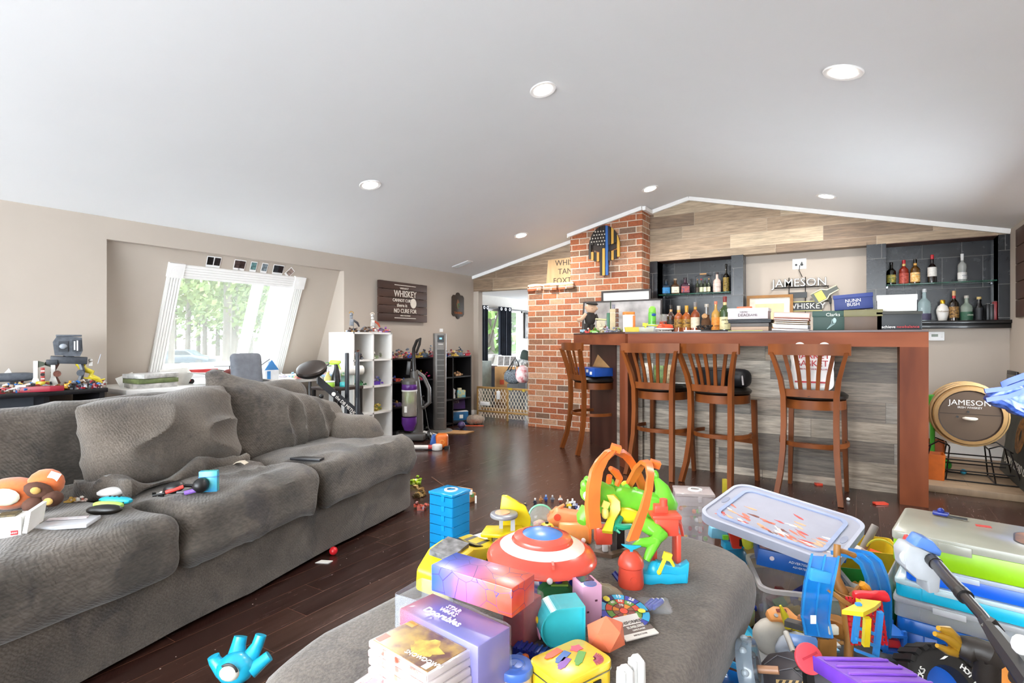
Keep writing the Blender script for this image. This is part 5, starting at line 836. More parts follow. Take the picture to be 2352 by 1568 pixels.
for k, (y, r, cols, lab) in enumerate(((4.12, 1, ['26282c', '4a4c52', '7a4a3a'], 'dark wheeled brick vehicle in the upper near cube of the white shelf'), (4.36, 1, ['8a9a7a', 'd8d4cc', '6a6a5a'], 'pale green brick figures in the upper far cube of the white shelf'), (4.13, 2, ['5aa06a', '3a6a4a', 'c9c9c4'], 'green brick build in the second near cube of the white shelf'), (4.38, 2, ['5a3a9a', '3a4a8a', 'b0a0c8'], 'purple brick build in the second far cube of the white shelf'), (4.38, 3, ['9a8a3a', '6a7a3a', 'c0a850'], 'olive brick build in the third far cube of the white shelf'))):
    solo('brick_model', lab, 'toy', bricks(18, .16, .13, .11, cols, 330 + k, .018), (-4.60, y, wz(r)), R(30 * k))
# black cube shelf, twelve cubes
bsh = thing('black_shelf', 'low black twelve-cube shelf full of toys by the doorway', 'shelf', (-4.73, 5.37, 0)); m_bs = M('141315', .5, nv=.1); YL = 1.62
for k in range(5): part('upright', bsh, m_bs, bx(.28, .016, .93, (0, -.80 + .40 * k, 0)))
for z in (.915, .64, .345, .03): part('board', bsh, m_bs, bx(.28, YL - .02, .016, (0, 0, z)))
part('back_panel', bsh, M('0c0c0d', .7), bx(.008, YL - .02, .90, (-.134, 0, .02)))
part('white_clip', bsh, m_white, *[bx(.006, .014, .014, (.14, -.40, z)) for z in (.90, .78, .63, .49, .34, .18)])
q = random.Random(31); pal = [(['8a5a3a', 'c9a06a', '5a3a2a'], 'tan and brown'), (['b83a4a', '7a2a3a', 'e0a0a0'], 'crimson'), (['5a6a7a', '8a8f98', '3a3f48'], 'slate'), (['c8a84a', '8a7a3a', 'e0cc80'], 'mustard'), (['3a5ab0', 'c9c9d0', '7a2a2a'], 'blue')]
for k in range(42):
    cs, nm = pal[k % 5]; solo('brick_toy', 'small %s brick creature in the row along the black shelf top' % nm, 'toy', bricks(12, .10, .08, .085 + .06 * ((k * 3) % 5 == 1), cs, 400 + k, .017), (-4.70 + .05 * ((k * 3) % 4) - .06, 4.62 + .036 * k, .931), q.uniform(0, 6), group='%s brick creatures on the black shelf' % nm)
for k, (y, r, cols, s_, lab) in enumerate(((4.79, 1, ['b84a3a', '8a2a2a', 'd8c0a0', '3a4a8a'], .10, 'row of red and blue toy bits in the nearest middle cube'), (5.15, 1, ['e0287a', 'c01a5a', '8a7a3a'], .19, 'hot pink transforming toy in the black shelf'), (5.55, 1, ['c8602a', '8a3a1a', 'd89a5a'], .12, 'orange brick creature in the black shelf right of the fan'), (5.97, 1, ['c9a07a', 'e0c8a8', '9a7a5a'], .08, 'pale tan toy in the far upper cube of the black shelf'), (4.80, 2, ['5a4a7a', '3a3a48', 'b08a4a'], .11, 'violet and black toy pile in the near lower cube'), (5.16, 2, ['7a7a82', 'b07a4a', '4a4a52'], .14, 'grey and rust robot toy in the black shelf left of the fan'), (5.58, 2, ['c83a3a', 'e08a8a', '8a2a2a'], .08, 'small red toy in the lower cube right of the fan'), (5.18, 3, ['2a3a30', '3f4a44', '5a5f58'], .13, 'dark green brick vehicle in the bottom row of the black shelf'))):
    solo('brick_model', lab, 'toy', bricks(16, s_ * 1.5, s_ * 1.2, s_, cols, 450 + k, .018), (-4.68, y, (.931, .656, .361, .046)[r]), R(25 * k))
t = thing('toy_statue', 'pale grey statue toy standing in the far middle cube beside a blue tin', 'toy', (-4.66, 5.86, .361), R(60)); part('body', t, M('c4c6c8', .5), lathe([(0, 0), (.03, 0), (.028, .04), (.018, .07), (.022, .10), (.012, .13), (0, .135)])); part('wing', t, M('b4b6ba', .5), bx(.06, .01, .05, (0, .01, .07), (0, .2, 0)))
t = thing('toy_tin', 'turquoise printed tin in the far middle cube of the black shelf', 'tin', (-4.64, 6.0, .361), R(60)); part('body', t, M('3fa8c8', .3, ns=30, col2='d8c05a'), bx(.12, .06, .10, bv=.004)); part('lid', t, M('d8d0b0', .4), bx(.05, .04, .03, (-.02, 0, .10)))
# vacuum cleaner
vp_ = onZ(915, 1000); t = thing('vacuum_cleaner', 'grey upright vacuum with a purple and lime dust bin beside the white shelf', 'vacuum cleaner', (-4.36, 4.75, 0), R(28))
m_vg = M('55524f', .35); m_vd = M('2f2d2c', .35); m_pu = M('5c2a80', .3)
part('floor_head', t, m_vg, prism([(-.15, -.14), (.15, -.14), (.16, -.05), (.10, .12), (-.10, .12), (-.16, -.05)], .075, (0, 0, .012), None, .015)); part('wheel', t, m_vd, cy(.05, .03, (.165, .02, .05), (0, PI / 2, 0), seg=18)); part('wheel', t, m_vd, cy(.05, .03, (-.195, .02, .05), (0, PI / 2, 0), seg=18))
part('body', t, m_vg, tube([(.02, .05, .08), (.02, .07, .30), (.0, .10, .60), (-.02, .11, .78)], [.085, .075, .06, .045], 14)); part('dust_bin', t, M('b4aca2', .1, alpha=.55), cy(.085, .30, (-.03, -.06, .28), bv=.01)); part('cyclone', t, M('a8d82a', .3), cy(.055, .13, (-.03, -.06, .43))); part('dust', t, M('8a8078', .9), cy(.07, .10, (-.03, -.06, .29))); part('purple_collar', t, m_pu, cy(.088, .065, (-.03, -.06, .58), bv=.008)); part('bin_lid', t, m_vg, lathe([(.088, .645), (.085, .68), (.05, .71), (0, .715)], (-.03, -.06, 0)))
part('filter_base', t, m_pu, lathe([(.055, .12), (.085, .20), (.085, .27), (0, .27)], (-.03, -.07, 0))); part('white_ring', t, m_white, cy(.089, .015, (-.03, -.06, .565)))
part('handle', t, m_vd, tube([(-.02, .11, .76), (-.03, .12, .92), (-.02, .10, 1.05), (.03, .05, 1.14), (.08, .0, 1.16), (.07, .01, 1.10), (.02, .06, 1.0)], [.026, .022, .02, .018, .018, .016, .014], 10)); part('hose', t, m_vg, tube([(.0, .13, .78), (.09, .12, .72), (.16, .10, .58), (.165, .09, .42), (.10, .08, .36), (.04, .06, .38)], .024, 10)); part('label_plate', t, m_paper, bx(.03, .003, .07, (-.05, -.147, .33)))
part('upholstery_tool', t, m_vd, bx(.05, .04, .16, (-.085, .09, .74), (0, .1, 0), .008)); part('power_cord', t, m_blk, tube([(.08, .06, .5), (.14, .0, .35), (.20, -.1, .15), (.32, -.16, .02), (.42, -.10, .008)], .005, 6))
# tower fan
fp = onZ(1010, 990); t = thing('tower_fan', 'tall grey tower fan standing in front of the black shelf', 'fan', fp, R(40)); m_fg = M('77736f', .4, metal=.2)
part('base', t, m_fg, lathe([(0, 0), (.16, 0), (.165, .01), (.15, .022), (.06, .03), (0, .03)])); part('tower_body', t, m_fg, prism(rrect(.165, .15, .045, 6), 1.20, (0, 0, .03), None, .006), label='grey metal'); part('grille', t, M('4e4b48', .5), bx(.088, .004, .86, (.012, -.075, .17))); part('grille_bar', t, M('8b8783', .4), *[bx(.09, .008, .006, (.012, -.075, .17 + .066 * k)) for k in range(14)]); part('control_panel', t, m_blk, bx(.08, .004, .085, (.012, -.076, 1.12))); part('display', t, M('6fb0e8', .3, emit=.8), bx(.03, .002, .022, (.012, -.0785, 1.155)))
part('badge', t, M('cfcbc6', .4), bx(.06, .004, .01, (.012, -.076, 1.09))); part('power_cord', t, m_blk, tube([(.05, .1, .01), (.18, .05, .006), (.28, -.06, .006), (.22, -.16, .006), (.05, -.18, .006)], .005, 6))
solo('small_note', 'small white card on the wall just above the tower fan', 'card', [(m_white, bx(.004, .07, .045))], (XL + .004, onX(1013, 760, XL).y, onX(1013, 762, XL).z), 0)
# wall signs on the left wall
LW = (PI / 2, 0, PI / 2)
ya, yb_, za, zb = 4.66, 5.515, 1.375, 1.865
t = thing('wood_sign', 'large dark plank sign with white whiskey lettering on the left wall', 'sign', (XL, (ya + yb_) / 2, (za + zb) / 2)); m_sg = M('4a2f22', .6, ns=4, vec=(1, .25, 1.4), col2='33201a', bump=.1)
for k in range(5): part('plank', t, m_sg, bx(.028, yb_ - ya, (zb - za) / 5 - .005, (.045, 0, -(zb - za) / 2 + (zb - za) / 5 * k), None, .003))
part('cleat', t, m_sg, bx(.03, .06, zb - za, (.016, -.36, -(zb - za) / 2))); part('cleat', t, m_sg, bx(.03, .06, zb - za, (.016, .36, -(zb - za) / 2)))
m_cr2 = M('e9e1d4', .6)
for s, sz, y, z, sx_ in (('WHAT', .034, .0, .165, 1.5), ('WHISKEY', .115, .02, .095, .82), ('CANNOT CURE', .055, -.035, .015, .85), ('there is', .06, -.04, -.045, 1.0), ('NO CURE FOR', .075, .02, -.115, .82), ('IRISH PROVERB', .02, .02, -.172, 1.3)): part('lettering', t, m_cr2, xf(txt(s, sz, .002, sc=(sx_, 1, 1), bold=.004), (.0605, y, z), LW))
part('rule', t, m_cr2, bx(.002, .38, .008, (.06, .02, .20))); part('rule', t, m_cr2, bx(.002, .38, .008, (.06, .02, -.205))); part('barrel_emblem', t, m_cr2, xf(prism(circ(.055, 20, ry=.062), .002), (.059, .165, -.01), LW))
ya, yb_, za, zb = 6.085, 6.375, 1.455, 1.815
t = thing('tavern_plaque', 'small dark scalloped plaque on the wall beside the doorway', 'sign', (XL + .002, (ya + yb_) / 2, (za + zb) / 2)); hw, hh = .135, .15
pq = [(-hw, -hh + .03), (-hw + .03, -hh), (-.05, -hh), (-.03, -hh - .03), (0, -hh - .04), (.03, -hh - .03), (.05, -hh), (hw - .03, -hh), (hw, -hh + .03), (hw, hh - .03), (hw - .03, hh), (.05, hh), (.03, hh + .03), (0, hh + .04), (-.03, hh + .03), (-.05, hh), (-hw + .03, hh), (-hw, hh - .03)]
part('board', t, M('35291f', .5, ns=8), xf(prism(pq, .016, bv=.003), (0, 0, 0), LW)); part('painted_motif', t, M('8a5a34', .6, ns=20, nv=.3), xf(prism(circ(.03, 16, ry=.07), .002), (.0165, -.01, .02), LW)); part('green_ribbon', t, M('3f7a5a', .5), tube([(.018, .0 + .018 * math.cos(a), .0 + .03 * math.sin(a)) for a in [i * .5 for i in range(12)]], .006, 6)); part('lettering', t, M('b0602f', .6), xf(txt('TAVERN', .045, .002, sc=(1.1, 1, 1)), (.017, 0, -.105), LW))
t = thing('wall_switch', 'dark wall switch low beside the doorway', 'switch', (XL + .002, onX(1093, 828, XL).y, onX(1093, 828, XL).z - .03)); part('plate', t, m_blk, bx(.006, .04, .07, bv=.001)); part('toggle', t, M('3a3a3c', .4), bx(.012, .012, .024, (.006, 0, .022)))
# instant photos propped along the top of the window casing
q = random.Random(3)
for k, (px_, py_, lab, rr) in enumerate(((482, 618, 'black instant photo at the left end of the window top', 2), (498, 620, 'dark instant photo second from the left on the window top', 4), (544, 625, 'portrait instant photo left of the touching pair on the window top', 3), (555, 627, 'portrait instant photo right of the touching pair on the window top', 6), (581, 631, 'instant photo with a blue-green spot on the window top', 3), (606, 634, 'instant photo with a pale sky on the window top', 5), (632, 638, 'dark landscape instant photo on the window top', 3), (643, 638, 'instant photo with a dark figure overlapping the landscape one', 5), (664, 643, 'instant photo fallen askew at the right end of the window top', 42))):
    p = onS(px_, py_, .026); y_, s_ = slp(p); ih = .055 if rr < 20 else .04
    rm = SM @ Euler((0, 0, R(-rr + 3))).to_matrix(); t = thing('instant_photo', lab, 'photo', sl(y_, WS1 + cw + ih - .002, .004), rot=rm.to_euler())
    part('print_border', t, m_white, xf(prism(rect(-.032, -.05, .032, .05), .003), (0, 0, 0))); part('picture_area', t, M(['171618', '2a2628', '5a4a48', '4a3a38', '6f9a9a', '8a98a0', '3a3f44', '2a2428', 'b09a90'][k], .3, ns=40, nv=.4), xf(prism(rect(-.027, -.03, .027, .042), .002), (0, 0, .002)))
# ================================================================ next room's things
p0 = onX(1128, 705, XO); 
win = thing('window_2', None, None, (XO, 9.22, 0)); win['kind'] = 'structure'
part('window_frame', win, m_trim, bx(.05, 1.85, .06, (0, 0, .80)), bx(.05, 1.85, .06, (0, 0, 1.72)), bx(.05, .06, .98, (0, -.9, .80)), bx(.05, .08, .98, (0, .35, .80)), bx(.05, .06, .98, (0, .9, .80)), bx(.04, .55, .04, (0, .62, 1.25)))
part('window_glass', win, M('eef6f2', .02, alpha=.08, nv=0), bx(.006, 1.75, .9, (-.02, 0, .84)))
rod = thing('curtain_rod', 'black curtain rod with a finial in the next room', 'curtain rod', (XO + .09, 9.35, 1.765)); part('rod', rod, m_blk, cy(.012, 2.1, (0, 1.05, 0), UP)); part('finial', rod, m_blk, sp(.025, loc=(0, 1.08, 0), seg=10))
part('bracket', rod, m_blk, bx(.10, .015, .015, (-.04, .95, -.007)))
def curtain(y0, y1, lab):
    n = 40; pts = [(XO + .09 + .035 * math.sin(i * .95), y0 + (y1 - y0) * i / n) for i in range(n + 1)]; V, F = [], []
    for z in (.72, 1.81):
        for x, y in pts: V.append(Vector((x, y, z))); V.append(Vector((x + .006, y, z)))
    m = 2 * (n + 1)
    for i in range(n):
        a = 2 * i
        for f in ((a, a + 2, a + 2 + m, a + m), (a + 1, a + 1 + m, a + 3 + m, a + 3), (a, a + 1, a + 3, a + 2), (a + m, a + m + 2, a + m + 3, a + m + 1)): F.append(f)
    t = thing('curtain', lab, 'curtain', (0, 0, 0)); part('drape', t, M('1d2a3c', .7, ns=6, col2='16202e'), (V, F)); part('grommet', t, M('b9bcc0', .3, metal=1), *[xf(lathe([(.02, 0), (.03, 0), (.03, .004), (.02, .004)], seg=12, caps=False), (XO + .13, y0 + (y1 - y0) * k / 3 + .05, 1.765), (0, PI / 2, 0)) for k in range(3)])
curtain(8.42, 8.74, 'navy curtain cut off by the left doorway edge'); curtain(9.12, 9.58, 'navy curtain in the middle of the next room window')
a = onX(1196, 745, XO); t = thing('wall_art', 'black-framed grey relief art on the next room wall', 'picture', (XO + .02, 10.55, 1.18)); part('frame', t, m_blk, bx(.03, .62, .56, bv=.004)); part('print', t, M('8f8c88', .6, ns=8, nv=.3), bx(.034, .54, .48, (0, 0, .04)))
p = onY(1150, 870, 8.6); t = thing('large_carton', 'big brown moving carton with a red square beyond the gate', 'box', (onY(1185, 800, 8.6).x, 8.6, 0), R(6)); part('box_body', t, m_card, bx(.62, .5, .66, bv=.006)); part('red_mark', t, M('c8502f', .6), bx(.085, .003, .085, (-.16, -.252, .34))); part('lettering', t, M('6a4a30', .7), txt('CRATE', .07, .002, (-.02, -.253, .54), UP)); part('tape', t, M('a27c4e', .4), bx(.62, .06, .003, (0, 0, .66)))
for k, lab in enumerate(('photo display stand leftmost of three on the carton', 'photo display stand in the middle of three on the carton', 'photo display stand rightmost of three on the carton')):
    t = thing('photo_stand', lab, 'photo', (onY(1150 + 14 * k, 800, 8.5).x, 8.5, .66), rot=(R(-14), 0, R(20))); part('frame', t, m_white, bx(.13, .012, .20)); part('picture', t, M(['6a5f58', '5f564f', '746a64'][k], .4, ns=20, nv=.4), bx(.105, .004, .17, (0, -.007, .015)))
t = thing('file_cabinet', 'grey-green file cabinet just inside the next room', 'cabinet', (onY(1096, 800, 7.7).x, 7.7, 0), 0); part('cabinet_body', t, M('8f9c94', .5), bx(.26, .5, .78, bv=.006)); part('drawer', t, M('97a49c', .5), bx(.22, .012, .33, (0, -.255, .42), None, .003)); part('drawer', t, M('97a49c', .5), bx(.22, .012, .33, (0, -.255, .06), None, .003)); part('handle', t, M('3a3c3c', .4), bx(.02, .02, .06, (.08, -.27, .60)))
t = thing('dark_bench', 'dark bench with white papers between cabinet and carton', 'bench', (onY(1128, 800, 9.0).x + .24, 9.0, 0), 0); part('top', t, M('3a2420', .5), bx(.3, .6, .05, (0, 0, .60))); part('front', t, M('1a1a22', .6), bx(.27, .5, .60)); part('papers', t, m_paper, bx(.25, .2, .03, (0, -.1, .65)), bx(.012, .2, .18, (-.05, -.1, .68), (0, .3, 0)))
t = thing('shoulder_bag', 'grey patterned bag with black straps hanging before the carton', 'bag', (onY(1180, 800, 8.0).x, 8.0, .40), R(15)); part('bag_body', t, M('5f666c', .8, ns=50, nv=.5, col2='23282c'), crumple(sp(.17, .08, .12, (0, 0, .12), seg=20, e=.8), .02, 8, 4)); part('strap', t, m_blk, tube([(-.13, 0, .20), (-.02, -.02, .36), (.03, -.01, .44), (.08, 0, .36), (.12, 0, .2)], .012, 6), tube([(-.05, -.06, .20), (.01, -.03, .38), (.06, -.05, .2)], .012, 6)); part('bag_base', t, m_blk, bx(.2, .12, .4, (0, 0, -.40)))
t = thing('red_helmet', 'red and white patterned helmet beside the grey bag', 'helmet', (onY(1201, 800, 8.0).x, 8.0, .38), R(15)); part('shell', t, M('a02a34', .4, ns=14, col2='d8d4d0'), sp(.13, .12, .16, (0, 0, .18), seg=16)); part('stand', t, m_blk, bx(.12, .12, .42, (0, 0, -.38)))
t = thing('stuffed_toy', 'dark green stuffed thing with black and white cloth on the carton end', 'cloth', (onY(1200, 800, 8.6).x, 8.6, .66), 0); part('green_top', t, M('2c3a34', .8), crumple(sp(.10, .08, .12, (.06, 0, .19), seg=14), .02, 9)); part('cloth', t, M('d8d8d4', .8, ns=24, col2='2a2c34'), crumple(sp(.16, .12, .07, (0, 0, .065), seg=18, e=.8), .02, 9, 2))
# gate in the opening
gt = thing('safety_gate', 'wooden child gate with white diamond lattice in the doorway', 'gate', (-4.28, 6.56, 0)); m_gw = M('b08a52', .5, ns=8, vec=(1, 1, .2)); GW, GZ0, GZ1 = .98, .04, .47
part('top_rail', gt, m_gw, bx(GW, .022, .03, (0, 0, GZ1 - .03), None, .004)); part('bottom_rail', gt, m_gw, bx(GW, .022, .028, (0, 0, .10), None, .004))
for x in (-GW / 2 + .012, .045, GW / 2 - .012): part('stile', gt, m_gw, bx(.026, .026, GZ1 - .03, (x, 0, .0), None, .004))
m_lat = M('e8dfcc', .5); lat = []
for x0, x1 in ((-GW / 2 + .02, .04), (.05, GW / 2 - .02)):
    hgt = GZ1 - .06; wd = x1 - x0; st_ = .052; n = int((wd + hgt * .55) / st_) + 1
    for k in range(n):
        for sg in (1, -1):
            a = -hgt * .55 + k * st_; t0 = max(0, -a / (hgt * .55)); t1 = min(1, (wd - a) / (hgt * .55))
            if t1 - t0 < .05: continue
            f = lambda t: ((x0 + a + hgt * .55 * t) if sg > 0 else (x1 - a - hgt * .55 * t), .004 * sg, .03 + hgt * t)
            lat.append(tube([f(t0), f(t1)], .0042, 4))
part('lattice', gt, m_lat, *lat); part('latch', gt, m_white, bx(.05, .03, .12, (-.10, -.02, .30), None, .006)); part('yellow_fitting', gt, M('d8b83a', .4), bx(.06, .03, .03, (.10, -.012, .44)), bx(.04, .03, .03, (.32, -.012, .43)))
solo('foam_bar', 'white foam bar hanging on the gate lattice', 'bar', [(m_white, bx(.16, .03, .055, bv=.01))], (-4.60, 6.52, .20), 0); solo('wood_brace', 'loose brown wooden brace along the bottom of the gate', 'brace', [(m_gw, bx(.9, .02, .03, (0, 0, 0)))], (-4.28, 6.61, .135), 0)
# toys on the floor by the shelves
p = onZ(1015, 1028); t = thing('orange_toy_can', 'orange toy drum with a blue grip on the floor by the fan', 'toy', p, YAW); part('drum', t, M('e8762a', .35), bx(.13, .12, .15, bv=.03, seg=3)); part('blue_grip', t, M('2f5fb0', .35), prism([(-.05, 0), (.0, 0), (.02, .06), (0, .14), (-.03, .14), (-.05, .06)], .09, (-.07, .04, .0), UP, .006)); part('emblem', t, M('f0a04a', .4), xf(lathe([(.018, 0), (.026, 0), (.026, .003), (.018, .003)], seg=18, caps=False), (.01, -.061, .07), UP)); part('black_cap', t, m_blk, bx(.05, .06, .03, (.06, -.05, 0)))
p = onZ(990, 1034); t = thing('toy_mallet', 'white and red toy mallet lying in front of the orange drum', 'toy', p, YAW); part('handle', t, M('efeae6', .35), xf(cy(.022, .22, seg=14), (-.21, .02, .03), (0, PI / 2, 0))); part('red_collar', t, M('b83a3a', .35), xf(cy(.024, .05, seg=14), (-.03, .02, .03), (0, PI / 2, 0))); part('head', t, M('f2efec', .35), xf(cy(.055, .06, bv=.012), (.06, .02, .0)))
p = onZ(990, 1010); t = thing('toy_comb', 'grey slotted toy piece behind the orange drum', 'toy', p, YAW); part('body', t, M('c9c6c2', .4), bx(.18, .07, .06, (-.02, .03, .02), (0, .25, 0), .006)); part('slot', t, m_blk, *[bx(.012, .004, .035, (-.08 + .026 * k, -.008, .045 - .006 * k)) for k in range(5)]); part('black_base', t, m_blk, bx(.20, .06, .025, (-.02, .03, 0)))
p = onZ(1046, 972); t = thing('product_box', 'purple product box leaning in the lower black cubes right of the fan', 'box', p + Vector((-.10, .05, .18)), R(55), rot=(R(-8), 0, R(55))); part('box_body', t, M('4a2f68', .4, ns=10, nv=.2), bx(.36, .10, .17, bv=.003)); part('white_band', t, M('d9d4e0', .4), bx(.36, .102, .02, (0, 0, .155))); part('emblem', t, m_paper, xf(cy(.03, .004), (-.12, -.052, .09), UP)); part('lettering', t, m_paper, txt('TOYS', .05, .002, (.03, -.053, .10), UP))
t = thing('product_box', 'blue product box standing on the floor below the purple one', 'box', p + Vector((-.04, .0, .0)), R(52)); part('box_body', t, M('2a6a9c', .4, ns=10, nv=.2), bx(.40, .12, .16, bv=.003)); part('white_top', t, m_paper, bx(.40, .118, .006, (0, 0, .16))); part('emblem', t, m_paper, bx(.05, .003, .05, (.10, -.062, .07)), bx(.14, .003, .02, (-.08, -.062, .08)))
solo('cardboard_sheet', 'flat tan cardboard sheet on the floor right of the fan', 'cardboard', [(m_card, prism([(-.20, -.12), (.14, -.14), (.24, .02), (-.10, .12)], .008))], onZ(1045, 992) + Vector((0, 0, .002)), YAW)
solo('toy_ball_cage', 'small purple wire ball toy at the end of the cardboard', 'toy', [(M('4a3a6a', .4), sp(.05, loc=(0, 0, .05), seg=14)), (M('2a2a3a', .4), tube([(.055 * math.cos(a), .055 * math.sin(a), .05) for a in [i * .4 for i in range(16)]], .004, 6, True))], onZ(1060, 985), 0)
t = thing('net_bag', 'clear bag with orange bits slumped by the gate post', 'bag', onZ(1092, 974), YAW); part('bag', t, M('c9b8a6', .2, alpha=.55, ns=30, nv=.2), crumple(sp(.13, .08, .07, (0, 0, .062), seg=18), .025, 12, 3)); part('orange_bits', t, M('d8703a', .5, ns=60, nv=.4), crumple(sp(.11, .06, .03, (-.01, 0, .03), seg=14), .012, 25))
solo('orange_strip', 'thin orange plastic strip on the floor in front of the clear bag', 'strip', [(M('e0592f', .4), bx(.34, .03, .006))], onZ(1085, 976) + Vector((.02, -.06, 0)), YAW)
solo('rust_toy', 'brown and red toy bits tumbled out beside the black shelf end', 'toy', bricks(18, .16, .12, .10, ['7a4a3a', '5a3a34', '8a5a44'], 700, .02), onZ(1058, 968) + Vector((.02, .08, 0)), .4)
solo('red_toy', 'red toy piece on the boards at the foot of the vacuum', 'toy', [(M('d8404a', .4), crumple(sp(.05, .04, .035, (0, 0, .035), seg=12), .01, 20))], onZ(926, 985), 0)
solo('wood_strips', 'pale wooden strips lying before the black shelf', 'strip', [(M('a08a6a', .6), join(bx(.30, .05, .012, (0, 0, 0)), bx(.26, .04, .012, (.03, .05, .0), (0, 0, .15))))], onZ(940, 982), R(20))
# ================================================================ outdoors, seen through the window
m_gnd = M('7d6a5c', .95, ns=.15, col2='665a49'); GZ = -1.46
g_ = solo('ground', None, None, [(m_gnd, bx(260, 260, .2, (-135, 60, GZ - .2)))], kind='structure')
def tree(name, lab, x, y, h, r, n, leafc, tr, seed, cr=1.0, base=.25):
    q = random.Random(seed); t = thing(name, lab, 'tree', (x, y, GZ), group=None)
    part('trunk', t, M('5c564e', .9, ns=3, vec=(1, 1, .15), col2='3c3731'), tube([(0, 0, -.05), (.1 * q.uniform(-1, 1), .1, h * .3), (.3 * q.uniform(-1, 1), .2 * q.uniform(-1, 1), h * .62), (.5 * q.uniform(-1, 1), .3, h * .9)], [tr * 1.2, tr, tr * .7, tr * .25], 9), *[tube([(0, 0, h * f), (q.uniform(-1, 1) * r * .6, q.uniform(-1, 1) * r * .6, h * (f + .22))], [tr * .45, tr * .12], 6) for f in (.35, .45, .55, .62)])
    V, F = [], []
    for k in range(n):
        a, b = q.uniform(0, 2 * PI), math.acos(q.uniform(-1, 1)); rr = q.random() ** .4; cz = h * (base + (1 - base) * .5); hz = h * (1 - base) * .55
        c = Vector((math.cos(a) * math.sin(b) * r * rr, math.sin(a) * math.sin(b) * r * rr, cz + math.cos(b) * hz * rr)); s = q.uniform(.10, .28) * cr; u = Vector((q.gauss(0, 1), q.gauss(0, 1), q.gauss(0, 1))).normalized(); v = u.orthogonal().normalized(); w_ = u.cross(v); i = len(V)
        V += [c - v * s, c + w_ * s * .6, c + v * s, c - w_ * s * .6]; F.append((i, i + 1, i + 2, i + 3))
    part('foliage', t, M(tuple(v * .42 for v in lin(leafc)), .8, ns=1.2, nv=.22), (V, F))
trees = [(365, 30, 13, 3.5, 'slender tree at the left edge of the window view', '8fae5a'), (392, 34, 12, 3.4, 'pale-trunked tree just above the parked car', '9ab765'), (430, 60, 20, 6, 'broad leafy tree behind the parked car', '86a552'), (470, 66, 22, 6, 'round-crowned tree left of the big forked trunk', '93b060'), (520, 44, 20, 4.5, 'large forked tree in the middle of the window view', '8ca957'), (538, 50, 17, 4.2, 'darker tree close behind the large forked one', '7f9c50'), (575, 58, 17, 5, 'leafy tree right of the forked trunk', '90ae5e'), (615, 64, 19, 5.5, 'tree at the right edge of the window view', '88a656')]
for k, (px_, d_, h_, r_, lab, c) in enumerate(trees):
    p = at(px_, 800, d_); tree('leafy_tree', lab, p.x, p.y, h_, r_, 2400, c, .30 if k in (4, 5) else .16 if k < 2 else .25, 900 + k, (.75 + d_ / 80), .22 if k not in (0, 1) else .4)
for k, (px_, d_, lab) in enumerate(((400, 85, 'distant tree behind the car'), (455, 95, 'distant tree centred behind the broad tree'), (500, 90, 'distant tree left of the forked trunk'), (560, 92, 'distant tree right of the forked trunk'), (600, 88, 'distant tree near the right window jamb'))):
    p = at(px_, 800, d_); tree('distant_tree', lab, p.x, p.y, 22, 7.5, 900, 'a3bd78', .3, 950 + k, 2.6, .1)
p = at(1125, 800, 40); 
for k, (px_, d_, lab) in enumerate(((1118, 16, 'bright green bush outside the next room window, left pane'), (1165, 19, 'bright green bush outside the next room window, right pane'))):
    p = at(px_, 800, d_); tree('garden_bush', lab, p.x, p.y, 6.5, 3.0, 1600, '7fb04a', .12, 970 + k, .9, .05)
p = at(432, 838, 55); car = thing('parked_car', 'blue-grey parked car under the trees outside the window', 'car', (p.x, p.y, GZ), YAW + R(4))
part('car_body', car, M('33414d', .3, coat=.2), prism([(-2.5, .35), (2.3, .35), (2.4, .75), (2.2, .95), (1.1, 1.08), (.25, 1.62), (-1.9, 1.66), (-2.45, 1.1)], 1.75, (0, .87, 0), UP, .06)); part('side_window', car, M('1d262c', .1), prism([(-1.8, 1.12), (.75, 1.12), (.2, 1.52), (-1.75, 1.54)], 1.78, (0, .89, 0), UP))
for x in (-1.5, 1.5):
    for y in (-.82, .82): part('wheel', car, m_blk, cy(.34, .22, (x, y + .11, .34), UP))
# ================================================================ toys on and around the ottoman
ZO = .460
def oz(px, py, z=ZO): return onZ(px, py, z)
def P_(c, **k): return M(c, k.pop('rough', .32), **k)
CA = YAW
m_ora, m_org, m_lime, m_yel, m_redp, m_cyan, m_navy = P_('f07a33'), P_('f5a06a'), P_('79dd3a'), P_('f0d51f'), P_('ea5640'), P_('22b4dc'), P_('1f2f86')
def T(name, label, cat, px, py, z=ZO, rz=CA, group=None): return thing(name, label, cat, oz(px, py, z), rz, group)
